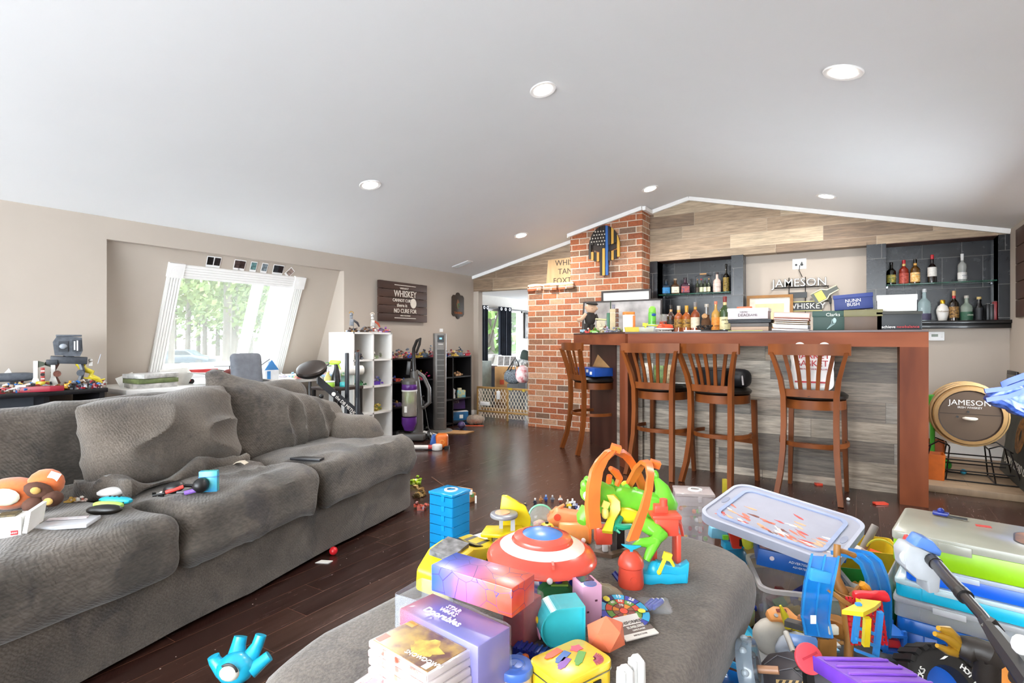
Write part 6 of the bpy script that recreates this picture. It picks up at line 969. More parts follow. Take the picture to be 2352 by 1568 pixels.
# drawer towers
def tower(name, lab, p, rz, s, col, al, rows, cap):
    t = thing(name, lab, 'storage case', p, rz); hgt = .052
    for k in range(rows):
        tr = part('tray', t, M(col, .25, alpha=al, nv=.03, spec=.4), join(shell(rrect(s[0], s[1], .01, 3), hgt - .003, .003), bx(s[0] * .96, .003, hgt * .8, (0, 0, .003)), *[bx(.003, s[1] * .95, hgt * .8, (s[0] * (f - .5), 0, .003)) for f in (.33, .66)])); tr.location = (0, 0, k * hgt)
        q = random.Random(k + rows)
        if cap and k < 5:
            for j in range(5): b_ = part('bead', tr, M(q.choice(cap), .4), sp(.012, loc=(q.uniform(-.07, .07), q.uniform(-.055, .055), .016), seg=10))
        l_ = part('latch', tr, M(col, .15, alpha=min(1, al + .2)), bx(.022, .006, .03, (s[0] * .12, -s[1] / 2 - .003, .024), None, .002))
    z = rows * hgt; ld = part('lid', t, M(col, .12, alpha=min(1, al + .15), nv=.03, spec=.8), bx(s[0] + .004, s[1] + .004, .016, (0, 0, z), None, .004)); part('handle_ring', ld, M('f2f4f4', .2, alpha=.9), lathe([(.024, 0), (.038, 0), (.038, .006), (.024, .006)], (.01, .0, z + .016), seg=22, caps=False))
    return t
p = onZ(1033, 1262); tower('drawer_tower', 'clear blue stacked bead organizer tower standing on the floor by the sofa', p, CA + R(-34), (.165, .155), '1fa6e8', .62, 6, ['8a5ac0', 'e8e8f0', '3a4ab0'])
p = onZ(1592, 1262); tower('drawer_tower', 'clear colourless stacked organizer with bright beads behind the ottoman', p, CA + R(-10), (.20, .165), 'dcd2d2', .24, 6, ['f0c02a', 'c8283a', '7ad03a', 'f0f0f0', 'e87a2a', '3a3a40'])
solo('clear_tray', 'clear open tray lying behind the colourless organizer', 'tray', [(M('e9e4e2', .15, alpha=.5), shell(rrect(.16, .13, .01), .03, .003))], onZ(1545, 1205, .0) + Vector((-.02, .1, 0)), CA)
# bits on the floor between sofa and organizer tower
for k, (px_, py_, cols, s_, lab) in enumerate(((952, 1112, ['c9e03a', '8ab02a', 'd8e88a'], .07, 'lime toy figure standing at the sofa end'), (958, 1140, ['9a7a4a', 'c9a86a', '5a4a2a'], .07, 'tan brick-built toy heap beside the sofa end'), (965, 1170, ['b8503a', '7a2f2a', 'a8a8b0'], .07, 'rust and grey brick toy on the floor by the sofa corner'))):
    solo('brick_toy', lab, 'toy', bricks(14, s_ * 1.1, s_, s_ * (1.6 if k == 0 else 1.1), cols, 500 + k, .017), onZ(px_ + 2, py_), CA)
t = T('toy_ship', 'brown toy sailing ship hull with a fallen mast behind the blue organizer tower', 'toy ship', 1052, 1150, 0); part('hull', t, M('a5764a', .5), prism([(-.10, -.04), (.09, -.05), (.13, 0), (.09, .05), (-.10, .04)], .06, (0, 0, .0), None, .006)); part('mast', t, M('5a3a2a', .5), tube([(-.05, 0, .07), (-.19, .0, .17)], .005, 6)); part('rail', t, M('c99a6a', .5), tube([(-.10, -.04, .075), (.0, .0, .10), (.10, .03, .075)], .004, 6)); part('flag_block', t, m_paper, bx(.05, .03, .025, (.08, -.04, .06)), bx(.012, .012, .05, (.13, -.05, .0))); part('green_deck', t, P_('4a7a3a'), bx(.05, .03, .02, (.09, -.03, .04)))
# a row of little figures on the boards
q = random.Random(77); figs = [(1150 + 0, 0)]
fl_ = [(1189, 1172, 'd8782a', '3a2a20', '2a2a2a', 'b07a3a', 'orange'), (1206, 1163, '26262a', 'c8a86a', '1a1a1c', 'e0c49a', 'black and tan'), (1229, 1155, '2a2a38', '2a2a38', 'e8e8e8', 'd0d0d0', 'dark'), (1242, 1149, 'b07a4a', '8a5a34', '6a4a30', 'd8b08a', 'brown'), (1254, 1147, '3a5a9a', '2a3a6a', '7a9ad0', '8ab0e0', 'blue-helmeted'), (1269, 1148, '6a6a70', '3a3a40', 'b0b0b4', 'c8c8c8', 'grey-helmeted'), (1287, 1149, 'd8d4d0', '8a4a3a', 'b06a4a', 'e0c0a0', 'white-armed'), (1304, 1158, 'c9b89a', 'd8c02a', 'c9c4b0', 'd8d0b8', 'cream'), (1309, 1163, 'e8c42a', 'e8e8e4', 'f0f0f0', 'f0e0b0', 'yellow and white'), (1315, 1156, 'e4e4e8', '2a2a34', 'e8e8ec', 'f0f0f0', 'white-helmeted'), (1320, 1162, 'c4c4cc', '3a3a4a', 'e0e0e4', 'e8e8ec', 'silver'), (1325, 1168, '2f3a78', '26284a', '5a5a90', 'c8c8d8', 'navy'), (1329, 1173, 'd8d8dc', '4a4a5a', 'e4e4e8', 'f0f0f0', 'pale grey'), (1333, 1179, 'c8a06a', '5a4030', '8a6a4a', 'd8b890', 'sandy')]
for k, (a, b_, c1, c2, c3, hd, nm) in enumerate(fl_):
    me = figure(c1, c2, c3, hd); solo('toy_figure', 'tiny %s toy figure standing in the row on the floor boards' % nm, 'toy figure', [(m_, xf(g, sc=1.15)) for m_, g in me], onZ(a, b_ + 4), CA + q.uniform(-.8, .8), group='little figures in a row on the boards')
# yellow toy car tilted on the ottoman rim
t = thing('toy_car', 'yellow opened toy car hanging over the near left rim of the ottoman', 'toy car', oz(1052, 1320), CA + R(68), rot=(R(8), R(-3), CA + R(66)))
cb = prism([(-.145, .005), (.13, .0), (.155, .03), (.15, .055), (.06, .075), (-.02, .105), (-.09, .108), (-.15, .07)], .11, (0, .055, .0), UP, .010); part('car_body', t, m_yel, cb); part('windscreen', t, M('26282c', .1), bx(.06, .085, .004, (.035, 0, .085), (0, .42, 0))); part('bonnet_stripe', t, m_blk, bx(.08, .014, .003, (.105, -.022, .062), (0, .22, 0)), bx(.08, .014, .003, (.105, .022, .062), (0, .22, 0))); part('grille', t, M('2a2620', .4), bx(.004, .075, .02, (.152, 0, .02))); part('engine_bay', t, M('8a8a8c', .3, ns=40, nv=.4), bx(.10, .07, .014, (-.07, 0, .103))); part('headlight', t, m_white, sp(.006, .014, .008, (.150, .042, .045), seg=10)); part('headlight', t, m_white, sp(.006, .014, .008, (.150, -.042, .045), seg=10))
for x, y in ((-.09, .056), (.09, .056), (-.09, -.056), (.09, -.056)): part('wheel', t, m_blk, cy(.026, .014, (x, y + .007, .018), UP, seg=16))
# yellow and grey lab stand
t = T('toy_lab_stand', 'yellow toy laboratory stand with a grey round top beside the big disc', 'toy playset', 1165, 1268)
part('back_panel', t, m_yel, prism([(-.025, 0), (.075, 0), (.078, .10), (.06, .14), (.0, .175), (-.018, .175), (-.025, .12)], .014, (.0, .045, 0), UP, .004)); part('shelf', t, m_yel, prism([(-.085, -.05), (-.02, -.06), (.055, -.04), (.05, .03), (-.07, .03)], .014, (0, .0, .065), None, .005), label='yellow'); part('base', t, m_yel, bx(.12, .09, .016, (0, 0, 0), None, .004), bx(.014, .08, .066, (-.055, .0, .0), None, .003)); part('round_top', t, M('85858a', .3), cy(.045, .014, (-.01, -.01, .118), bv=.005, seg=28)); part('dial', t, M('e0a080', .4), cy(.024, .003, (-.015, -.012, .132), seg=20)); part('column', t, M('b4b6ba', .3), bx(.014, .014, .118, (.018, -.02, 0)), bx(.012, .012, .06, (-.02, 0, .06))); part('emblem', t, P_('b8672a'), xf(cy(.014, .003, seg=16), (-.03, -.044, .035), UP)); part('sign_plate', t, M('7a2a34', .4, ns=40, nv=.4), bx(.04, .004, .02, (.02, .036, .14), (0, .5, 0))); part('lettering', t, m_paper, txt('LAB', .012, .001, (.02, .033, .15), (PI / 2, -.5, 0)))
solo('white_wing', 'curved white plastic wing piece left of the yellow stand', 'toy part', [(M('ecebea', .3), prism([(-.06, .035), (-.03, .01), (.0, 0), (.05, .0), (.05, .05), (.02, .06), (-.02, .045)], .02, bv=.006))], oz(1104, 1262), CA, rot=(R(40), 0, CA))
# ball, pyramid, orange rocks and barrel
t = T('clear_globe', 'clear toy globe with a mint rim and trinkets inside', 'toy globe', 1242, 1216); part('globe', t, M('e4ece8', .03, alpha=.28, spec=.9), sp(.042, loc=(0, 0, .046), seg=24)); part('rim', t, M('8fd8b8', .3, alpha=.9), tube([(.044 * math.cos(a), 0, .046 + .044 * math.sin(a)) for a in [i * .26 for i in range(24)]], .004, 6, True)); part('trinket', t, M('c86a9a', .4, ns=80, col2='e8d8a0'), crumple(sp(.026, .02, .014, (0, 0, .02), seg=10), .008, 60)); part('stand', t, P_('5aa048'), prism(rect(-.04, -.03, .03, .03), .008))
t = T('toy_pyramid', 'yellow toy cone with dark bars between the globe and the orange rocks', 'toy', 1256, 1240); part('cone', t, m_yel, lathe([(.05, 0), (.02, .055), (.012, .058), (0, .058)], seg=6)); part('dark_bar', t, m_blk, tube([(-.040, -.026, .008), (-.016, -.012, .056)], .006, 4)); part('dark_bar', t, m_blk, tube([(.018, -.045, .008), (.007, -.018, .056)], .006, 4)); part('cap', t, m_blk, cy(.006, .008, (0, 0, .056), seg=10))
t = T('orange_launcher', 'peach-orange toy launcher with angular panels left of the green lizard', 'toy', 1310, 1222); part('body', t, m_org, prism([(-.085, .03), (-.05, .065), (.0, .055), (.04, .05), (.07, .055), (.08, .0), (-.01, .0), (-.06, .012)], .07, (0, .035, .02), UP, .004), label='peach plastic'); part('round_recess', t, m_redp, xf(cy(.012, .003, seg=16), (-.05, -.036, .065), UP)); part('spout', t, m_org, tube([(-.07, 0, .07), (-.02, .03, .09)], [.008, .005], 8)); part('foot', t, m_org, bx(.05, .05, .03, (.05, 0, 0), None, .004))
t = T('orange_barrel', 'orange half-barrel toy lying in front of the launcher', 'toy', 1318, 1246); part('barrel', t, M('f3984f', .32), xf(cy(.034, .10, seg=18, bv=.005), (-.05, 0, .034), (0, PI / 2, 0))); part('dark_mouth', t, M('8a3a20', .6), xf(cy(.02, .004, seg=16), (.049, 0, .034), (0, PI / 2, 0))); part('rim', t, m_ora, xf(lathe([(.022, 0), (.036, 0), (.036, .008), (.022, .008)], seg=18, caps=False), (.047, 0, .034), (0, PI / 2, 0)))
# big disc on a blue arm
t = thing('toy_shield', 'large red and white banded toy disc with a blue centre', 'toy disc', oz(1245, 1255, .585), CA, rot=(R(1), R(2), CA))
m_sr = M('ee5a48', .25, coat=.4); m_sw = M('f4efe6', .3, ns=60, nv=.03)
part('outer_band', t, m_sr, lathe([(.150, -.028), (.150, -.022), (.140, -.008), (.116, .006), (.116, -.004)], seg=48, caps=False)); part('white_band', t, m_sw, lathe([(.117, .004), (.100, .014), (.084, .020), (.084, .012)], seg=48, caps=False)); part('inner_band', t, m_sr, lathe([(.085, .018), (.080, .022), (.078, .030), (.062, .036), (.055, .038), (.055, .03)], seg=40, caps=False)); part('blue_dome', t, P_('4a86d8'), lathe([(.056, .036), (.04, .043), (.02, .047), (0, .048)], seg=36, caps=False)); part('underside', t, m_sr, lathe([(.148, -.028), (.10, -.01), (0, 0)], seg=36, caps=False)); part('seam_step', t, m_sr, bx(.006, .085, .01, (.02, -.105, -.004), (-.12, 0, 0))); part('clip', t, M('e8e2e0', .3), sp(.008, loc=(.012, -.150, -.026), seg=8), sp(.007, loc=(.12, .055, .0), seg=8))
part('support_arm', t, m_navy, bx(.05, .05, .122, (.02, .0, -.124), (0, .05, 0), .006), bx(.10, .08, .02, (.02, .0, -.124), None, .004))
# green lizard loop playset
b0 = oz(1470, 1300); t = thing('lizard_playset', 'green toy lizard playset wrapped in two orange track loops on the ottoman', 'toy playset', b0, 0)
def L(*pts): return [at(x, y, d) - b0 for x, y, d in pts]
part('torso', t, m_lime, tube(L((1385, 1150, 1.70), (1412, 1150, 1.72), (1445, 1152, 1.74), (1480, 1160, 1.74), (1510, 1172, 1.73), (1532, 1180, 1.72)), [.040, .050, .048, .045, .055, .03], 16), tube(L((1508, 1185, 1.72), (1528, 1150, 1.73), (1520, 1120, 1.74), (1507, 1098, 1.75)), [.055, .04, .022, .008], 12), smooth=60)
part('head', t, m_lime, tube(L((1398, 1140, 1.70), (1365, 1130, 1.68), (1345, 1130, 1.66)), [.035, .04, .025], 12), tube(L((1352, 1172, 1.66), (1340, 1190, 1.65), (1336, 1200, 1.64)), [.028, .024, .014], 10)); part('eye', t, m_white, *[sp(.014, loc=v, seg=14) for v in L((1350, 1138, 1.63))]); part('pupil', t, m_blk, *[sp(.006, loc=v, seg=10) for v in L((1353, 1139, 1.619))])
[part('crest', t, P_('6cc832'), sp(.012, .008, .018, loc=v, seg=8)) for v in L((1341, 1115, 1.66), (1348, 1106, 1.67), (1405, 1112, 1.72), (1420, 1118, 1.72), (1440, 1124, 1.73), (1460, 1130, 1.73), (1505, 1092, 1.75), (1535, 1172, 1.72))]
part('yellow_collar', t, P_('f2e22a'), ribbon(L((1402, 1135, 1.66), (1412, 1150, 1.655), (1414, 1170, 1.65), (1404, 1195, 1.64), (1395, 1222, 1.62)), tuple(cam(-.3, 1)), [.02, .032, .03, .022, .03], .02)); part('belly', t, P_('f2e22a'), tube(L((1422, 1178, 1.68), (1440, 1183, 1.68), (1460, 1186, 1.69)), [.022, .026, .02], 10))
part('fore_claw', t, P_('1f9a78'), tube(L((1425, 1188, 1.66), (1415, 1205, 1.64), (1410, 1215, 1.62)), [.010, .012, .006], 8), tube(L((1412, 1207, 1.63), (1430, 1210, 1.63), (1450, 1208, 1.64)), [.008, .01, .008], 8), tube(L((1412, 1212, 1.63), (1424, 1224, 1.62)), [.007, .003], 6))
part('hind_leg', t, m_lime, tube(L((1480, 1202, 1.66), (1500, 1214, 1.62), (1517, 1228, 1.60), (1500, 1245, 1.58), (1470, 1246, 1.57), (1455, 1256, 1.56)), [.024, .024, .022, .016, .012, .008], 10), tube(L((1505, 1240, 1.585), (1495, 1262, 1.57), (1484, 1287, 1.56)), [.018, .014, .01], 10)); part('tail_tip', t, m_lime, tube(L((1532, 1175, 1.72), (1540, 1182, 1.73)), [.012, .006], 8))
sd = tuple(cam(.35, 1)); part('track_loop', t, m_ora, ribbon(L((1367, 1212, 1.60), (1362, 1165, 1.60), (1364, 1120, 1.60), (1370, 1085, 1.61), (1382, 1060, 1.63), (1400, 1040, 1.66), (1420, 1036, 1.70), (1440, 1048, 1.75), (1455, 1068, 1.79), (1465, 1090, 1.81), (1480, 1130, 1.82)), sd, [.036, .038, .038, .038, .040, .042, .040, .034, .03, .03, .03], .012), ribbon(L((1352, 1210, 1.605), (1348, 1165, 1.605), (1352, 1118, 1.605), (1360, 1082, 1.615), (1374, 1058, 1.635), (1394, 1037, 1.665), (1414, 1030, 1.70)), tuple(cam(1, -.2)), .03, .005), label='wide orange loop')
part('track_loop', t, m_ora, ribbon(L((1452, 1240, 1.52), (1465, 1205, 1.53), (1480, 1165, 1.55), (1490, 1125, 1.58), (1494, 1090, 1.62), (1490, 1066, 1.66), (1480, 1060, 1.70), (1468, 1072, 1.73), (1455, 1095, 1.75), (1440, 1122, 1.76)), tuple(cam(.5, 1)), [.034, .032, .028, .024, .024, .026, .030, .034, .030, .024], .012), label='narrow slanted loop')
part('track_bracket', t, m_ora, tube(L((1402, 1075, 1.67), (1415, 1085, 1.69), (1423, 1098, 1.70), (1416, 1115, 1.70)), [.008, .012, .012, .008], 6), tube(L((1400, 1092, 1.66), (1398, 1108, 1.67)), .009, 6)); [part('track_bracket', t, m_ora, bx(.03, .02, .02, v, (.2, .3, CA))) for v in L((1502, 1072, 1.68), (1412, 1036, 1.68))]
part('yellow_knob', t, P_('f2e22a'), *[sp(.016, loc=v, seg=12) for v in L((1437, 1115, 1.76))]); part('inner_figure', t, M('e8dc6a', .4), *[sp(.012, .01, .018, loc=v, seg=10) for v in L((1390, 1178, 1.62))], *[bx(.02, .006, .02, v, (0, .4, CA)) for v in L((1388, 1166, 1.62))])
rb = Vector(oz(1540, 1335) - b0)
part('red_tower', t, m_redp, *[xf(g, rb, (0, 0, CA)) for g in (bx(.07, .05, .055, (.0, .06, .115), None, .004), bx(.085, .06, .012, (.0, .06, .165), None, .003), bx(.014, .05, .12, (-.035, .06, .0), None, .003), bx(.014, .05, .12, (.035, .06, .0), None, .003), bx(.04, .03, .025, (-.01, .07, .175), None, .004), cy(.012, .02, (-.005, .055, .20), seg=10))], *[ribbon(L((1520, 1198, 1.70), (1545, 1185, 1.71), (1562, 1200, 1.70), (1568, 1225, 1.68)), tuple(cam(1, .3)), .05, .008)])
part('blue_base', t, m_cyan, xf(crumple(grid_box(.15, .10, .03, 12, 8, 3, .008), .006, 30), rb + cam(.03, -.03), (0, 0, CA)), xf(prism([(-.05, 0), (.04, 0), (.045, .06), (.02, .045), (-.01, .05), (-.045, .06)], .03, (0, .015, 0), UP, .003), rb + cam(0, 0.005), (0, 0, CA)), xf(sp(.022, .018, .03, (-.045, .0, .03), seg=12), rb, (0, 0, CA))); part('red_block', t, m_redp, *[bx(.05, .05, .05, v, (0, 0, CA), .004) for v in L((1385, 1245, 1.70))])
part('yellow_arm', t, P_('f2dc3a'), tube(L((1528, 1282, 1.53), (1520, 1300, 1.52), (1515, 1312, 1.52)), .006, 6), sp(.007, loc=L((1514, 1314, 1.52))[0], seg=8), *[bx(.022, .012, .02, v, (0, .3, CA)) for v in L((1530, 1285, 1.53))], tube(L((1536, 1278, 1.53), (1548, 1300, 1.53)), [.006, .004], 6))
# red rocket, wedge plinth, dome lid
t = T('toy_capsule', 'red toy capsule with a riveted cone top and a blue fin', 'toy', 1449, 1345); part('body', t, m_redp, lathe([(0, 0), (.034, 0), (.036, .01), (.033, .055), (.036, .058), (.036, .066), (.032, .078), (.02, .095), (.008, .100), (0, .100)], seg=24)); part('blue_fin', t, m_cyan, prism([(-.028, .02), (.028, .016), (.004, .006), (.003, -.018), (-.004, -.018), (-.004, .006)], .01, (0, .0, .098), UP, .001)); part('round_hatch', t, m_redp, xf(cy(.009, .004, seg=14), (.0, -.033, .03), UP)); part('blue_peg', t, m_navy, tube([(-.03, .01, .012), (-.045, .02, .03)], .008, 8))
t = T('display_wedge', 'brown plinth with a clear case and a little white figure inside', 'display case', 1400, 1272); part('plinth', t, M('6a5240', .5), prism([(-.055, -.01), (.0, -.04), (.06, 0), (.0, .05)], .012)); part('dark_panel', t, M('2a1f22', .3, ns=20, nv=.4), bx(.055, .004, .075, (.028, .01, .012), (0, 0, .5))); part('clear_case', t, glass('e8e4e8', .15), bx(.05, .05, .07, (-.01, .01, .012), (0, 0, .5))); part('white_figure', t, m_white, sp(.011, loc=(-.016, -.01, .05), seg=10), bx(.018, .014, .028, (-.016, -.01, .012), None, .004))
t = T('dome_cover', 'translucent cream dome lid lying between the disc and the red capsule', 'lid', 1372, 1372); part('dome', t, M('e4dcc0', .2, alpha=.5), lathe([(.072, 0), (.068, .012), (.05, .026), (.025, .034), (0, .036)], seg=32, sc=(1, .62, 1))); part('rib', t, M('efe8d0', .3, alpha=.6), *[tube([(0, 0, .037), (.036 * math.cos(a), .022 * math.sin(a), .032), (.068 * math.cos(a), .042 * math.sin(a), .012)], .0015, 5) for a in (.5, 1.2, 1.9, 2.6, 3.7, 4.7, 5.6)])
# boxes and cases at the near left
def gradbox(c1, c2, ax, s, lines=True):
    m, nt, b = nodes('printed_box'); tc = nt.nodes.new('ShaderNodeTexCoord'); sx = nt.nodes.new('ShaderNodeSeparateXYZ'); nt.links.new(tc.outputs['Object'], sx.inputs[0])
    f = mth(nt, 'ADD', mth(nt, 'DIVIDE', sx.outputs[ax], s), .5); nz = nt.nodes.new('ShaderNodeTexNoise'); nz.inputs['Scale'].default_value = 12; nt.links.new(tc.outputs['Object'], nz.inputs['Vector'])
    col = ramp(nt, [(i / (len(c1) - 1), c) for i, c in enumerate(c1)], mth(nt, 'ADD', f, mth(nt, 'MULTIPLY', mth(nt, 'SUBTRACT', nz.outputs[0], .5), .3)))
    if lines:
        vo = nt.nodes.new('ShaderNodeTexVoronoi'); vo.feature = 'DISTANCE_TO_EDGE'; vo.inputs['Scale'].default_value = 22; nt.links.new(tc.outputs['Object'], vo.inputs['Vector']); col = mix_rgb(nt, lin(c2), col, mth(nt, 'GREATER_THAN', vo.outputs[0], .011))
    nt.links.new(col, b.inputs['Base Color']); b.inputs['Roughness'].default_value = .3; b.inputs['Coat Weight'].default_value = .4; return m
t = thing('toy_box', 'large blue and violet wrapped toy box under the gradient box', 'box', cam(1.113, -.119, ZO), CA + R(-40)); part('box_body', t, gradbox(['c05a5e', '6f5a9c', '5a5aa8', '7f72b8'], '6a62a8', 0, .26, False), bx(.225, .092, .13, bv=.003)); part('film_wrap', t, M('e8ecf4', .12, alpha=.10, spec=.5, bump=.3, bs=20), crumple(grid_box(.235, .10, .136, 12, 6, 8, .01), .003, 20))
part('lettering', t, M('f4f4fa', .4), txt('STAR', .017, .001, (-.01, .012, .139))); part('lettering', t, M('f4f4fa', .4), txt('WARS', .017, .001, (-.01, -.004, .139))); part('lettering', t, M('eef0fa', .4), txt('Doorables', .024, .001, (-.005, -.024, .139), bold=.004))
t = thing('toy_box', 'blue to coral gradient box with shattered line print, topmost of the box pile', 'box', cam(1.188, -.065, ZO + .138), CA + R(-34)); part('box_body', t, gradbox(['3f62c8', '7568c8', 'c86a9c', 'd8604a', 'd84a34'], '4a3a7a', 0, .22), bx(.214, .086, .058, bv=.002))
t = thing('toy_box', 'crinkled red film-wrapped box tucked right of the violet box', 'box', oz(1200, 1470), CA + R(-38)); part('box_body', t, M('a83a40', .35, ns=12, nv=.3), bx(.06, .07, .10, bv=.003)); part('film_wrap', t, M('f0d8dc', .15, alpha=.12, spec=.5), crumple(grid_box(.07, .08, .108, 6, 6, 6, .008), .006, 25))
t = thing('clear_box', 'empty clear plastic box corner sticking out left of the gradient box', 'box', oz(975, 1452), CA + R(-30)); part('film', t, M('cfd6e0', .12, alpha=.22, spec=.5), shell(rrect(.10, .10, .006, 2), .10, .002))
gcols = [('e8e2e4', 'white game case at the very bottom of the stack'), ('d8474a', 'red-spined game case second from the bottom of the stack'), ('e86a5a', 'red game case with purple art skewed in the stack'), ('c8c0c8', 'clear game case poking out low at the right of the stack'), ('d05a5a', 'red-spined game case in the middle of the stack'), ('e0907a', 'coral game case third from the top of the stack'), ('d87a70', 'pinkish game case just under the topmost one'), ('b8503c', 'topmost game case with brown and yellow cover art')]
for k, (c, lab) in enumerate(gcols):
    off = [(-.055, -.03, 10), (-.03, -.012, 4), (.0, -.02, 2), (.04, -.01, -6), (.008, .0, 1), (.004, .002, -1), (.002, .004, 1), (.0, .006, 0)][k]
    b_ = cam(1.032, -.178); v = rotv(off[0], off[1], CA - R(41)); t = thing('game_case', lab, 'game case', (b_.x + v[0], b_.y + v[1], ZO + .0148 * k), CA + R(-41 + off[2])); hz = .0138
    part('case_shell', t, M('f0e6e6', .15, alpha=.8, coat=.5), bx(.17, .105, hz, bv=.002)); part('spine', t, M(c, .3, ns=60, col2='f4f0ee'), bx(.168, .003, hz * .8, (0, -.0525, hz * .1)))
    part('cover_art', t, M(['f0e4e0', 'c8404a', '7a4a9a', '5a3a34', 'b86a6a', 'd88a7a', 'c88a90', '6a4438'][k], .25, ns=26, nv=.25, col2=['f4ecd8', 'd87a7a', 'c85a6a', '8a6a5a', 'd0a0a0', 'e0b0a0', 'd8a0a8', 'c9a24a'][k], coat=.5), bx(.158, .095, .0012, (0, 0, hz)))
    if k == 7: part('rating_mark', t, m_paper, bx(.014, .018, .0014, (.065, -.036, hz))); part('banner', t, M('e8a03a', .3), bx(.022, .016, .0014, (-.068, .036, hz))); part('corner_mark', t, m_redp, bx(.016, .026, .0014, (-.07, -.032, hz))); part('gold_art', t, M('d8bf4a', .3, ns=50, col2='a87a2a'), prism([(.035 * math.cos(a) * (1 + .25 * math.sin(5 * a)), .026 * math.sin(a) * (1 + .25 * math.cos(4 * a))) for a in [i * .3 for i in range(21)]], .0014, (.02, 0, hz))); part('lettering', t, m_paper, txt('SHOWDOWN', .014, .0006, (.045, -.028, hz + .0018), (0, 0, .1)))
# middle heap
t = T('toy_arch', 'dark green hedge-like toy arch with a purple figure in front', 'toy', 1276, 1398); t.scale = (.86, .86, .80); part('hedge', t, M('1f6a34', .7, ns=60, bump=.6, bs=120), xf(prism([(-.05, 0), (.05, 0), (.055, .06), (.03, .085), (-.03, .085), (-.055, .06)], .05, bv=.008), (0, .025, 0), UP)); part('opening', t, M('1c2224', .5), xf(prism([(-.03, 0), (.045, 0), (.042, .045), (-.025, .045)], .012), (0, -.026, 0), UP)); part('purple_figure', t, M('4a2f92', .2, coat=.6), sp(.013, .012, .02, (.008, -.012, .10), seg=12), sp(.01, loc=(.012, -.014, .122), seg=10), tube([(.012, -.014, .125), (.026, -.012, .138)], [.006, .002], 6)); part('grass_base', t, P_('8fb848'), bx(.05, .03, .006, (.01, -.012, .085)))
t = T('toy_gantry', 'dark blue toy gantry with cream rungs under the big disc', 'toy', 1288, 1352); part('frame', t, m_navy, prism([(-.05, .07), (.03, .085), (.05, 0), (.03, 0), (.015, .04), (-.03, .05)], .05, (0, .025, 0), UP, .003)); part('rung', t, M('e0cfa0', .4), *[bx(.03, .004, .005, (-.012 + .006 * k, -.028, .062 - .008 * k), (0, .3, 0)) for k in range(4)])
t = T('teal_bin', 'teal arched toy bin with stickers, lying on its back rim', 'toy bin', 1288, 1470, rz=CA + R(12)); t.scale = (.88, .88, .84); 
ar = [(-.01, .0), (.052, .0), (.052, .105)] + [(-.01 + .0525 * math.cos(R(a)), .0525 + .0525 * math.sin(R(a))) for a in range(90, 270, 15)]
n = len(ar); wl = [bx(math.hypot(ar[(i + 1) % n][0] - ar[i][0], ar[(i + 1) % n][1] - ar[i][1]) + .003, .0035, .08, ((ar[i][0] + ar[(i + 1) % n][0]) / 2, (ar[i][1] + ar[(i + 1) % n][1]) / 2, 0), (0, 0, math.atan2(ar[(i + 1) % n][1] - ar[i][1], ar[(i + 1) % n][0] - ar[i][0]))) for i in range(n)]; part('bin_shell', t, M('3cc3cf', .25, coat=.3), xf(join(prism(ar, .004, (0, 0, .06)), *wl), (0, .04, 0), (PI / 2, 0, 0)))
part('sticker', t, M('f0e6c0', .4), bx(.003, .026, .024, (-.062, .0, .05), (0, .2, 0))); part('sticker', t, M('f0a8c8', .4), bx(.003, .026, .026, (-.059, .0, .016), (0, -.15, 0))); part('sticker_dot', t, P_('e8c82a'), sp(.004, .009, .009, (-.064, 0, .063), seg=8))
t = T('pink_box', 'pale pink carton with a dark blue window left of the target', 'box', 1348, 1425, rz=CA + R(18)); part('box_body', t, M('dca8c8', .35, ns=8, nv=.1), bx(.052, .06, .098, bv=.002)); part('window', t, M('27406a', .15, ns=30, nv=.4), bx(.036, .03, .0015, (0, .01, .098))); part('window', t, M('4a7ab8', .15), xf(cy(.016, .0015, seg=16), (.0, -.018, .098)), bx(.0015, .04, .05, (.0265, 0, .03))); part('speck', t, M('5a2a44', .5), bx(.006, .0015, .004, (.01, -.031, .06)), bx(.006, .0015, .004, (-.012, -.031, .035)))
# target board
tc_ = oz(1432, 1408, .475); t = thing('target_board', 'round dart target with numbered coloured sectors lying on the ottoman', 'target', tc_, CA, rot=(R(10), R(4), CA + R(4)))
part('disc', t, M('2a2426', .5), cy(.066, .006, (0, 0, 0), seg=40)); sect = [('3cb4e0', 75, 105), ('3f4ab0', 38, 72), ('2fa8d8', 5, 35), ('2f2f78', 108, 142), ('5ab0d8', 145, 178), ('3f4ab0', 182, 215), ('3cb4e0', 218, 250), ('2f2f78', 253, 285), ('3f4ab0', 288, 322), ('2fa8d8', 325, 358)]
for r0, r1, cs in ((.046, .063, [s[0] for s in sect]), (.029, .044, ['d8503a', '6a9a48'] * 5), (.012, .027, ['8a4a44', 'e8903a', '8a5a4a'] * 4)):
    for i, (c_, a0, a1) in enumerate(sect): part('sector', t, P_(cs[i % len(cs)]), prism([(r1 * math.cos(R(a0 + (a1 - a0) * k / 5)), r1 * math.sin(R(a0 + (a1 - a0) * k / 5))) for k in range(6)] + [(r0 * math.cos(R(a1 - (a1 - a0) * k / 5)), r0 * math.sin(R(a1 - (a1 - a0) * k / 5))) for k in range(6)], .001, (0, 0, .006)))
part('bullseye', t, m_redp, cy(.010, .001, (0, 0, .006), seg=16))
for s_, r_, a in (('15', .055, 90), ('25', .055, 55), ('20', .055, 125), ('50', .037, 90), ('40', .037, 125), ('45', .037, 55), ('70', .02, 95)): part('lettering', t, m_paper, txt(s_, .015 if r_ > .05 else .012, .0006, (r_ * math.cos(R(a)), r_ * math.sin(R(a)), .0078), (0, 0, R(a - 90)), bold=.01))
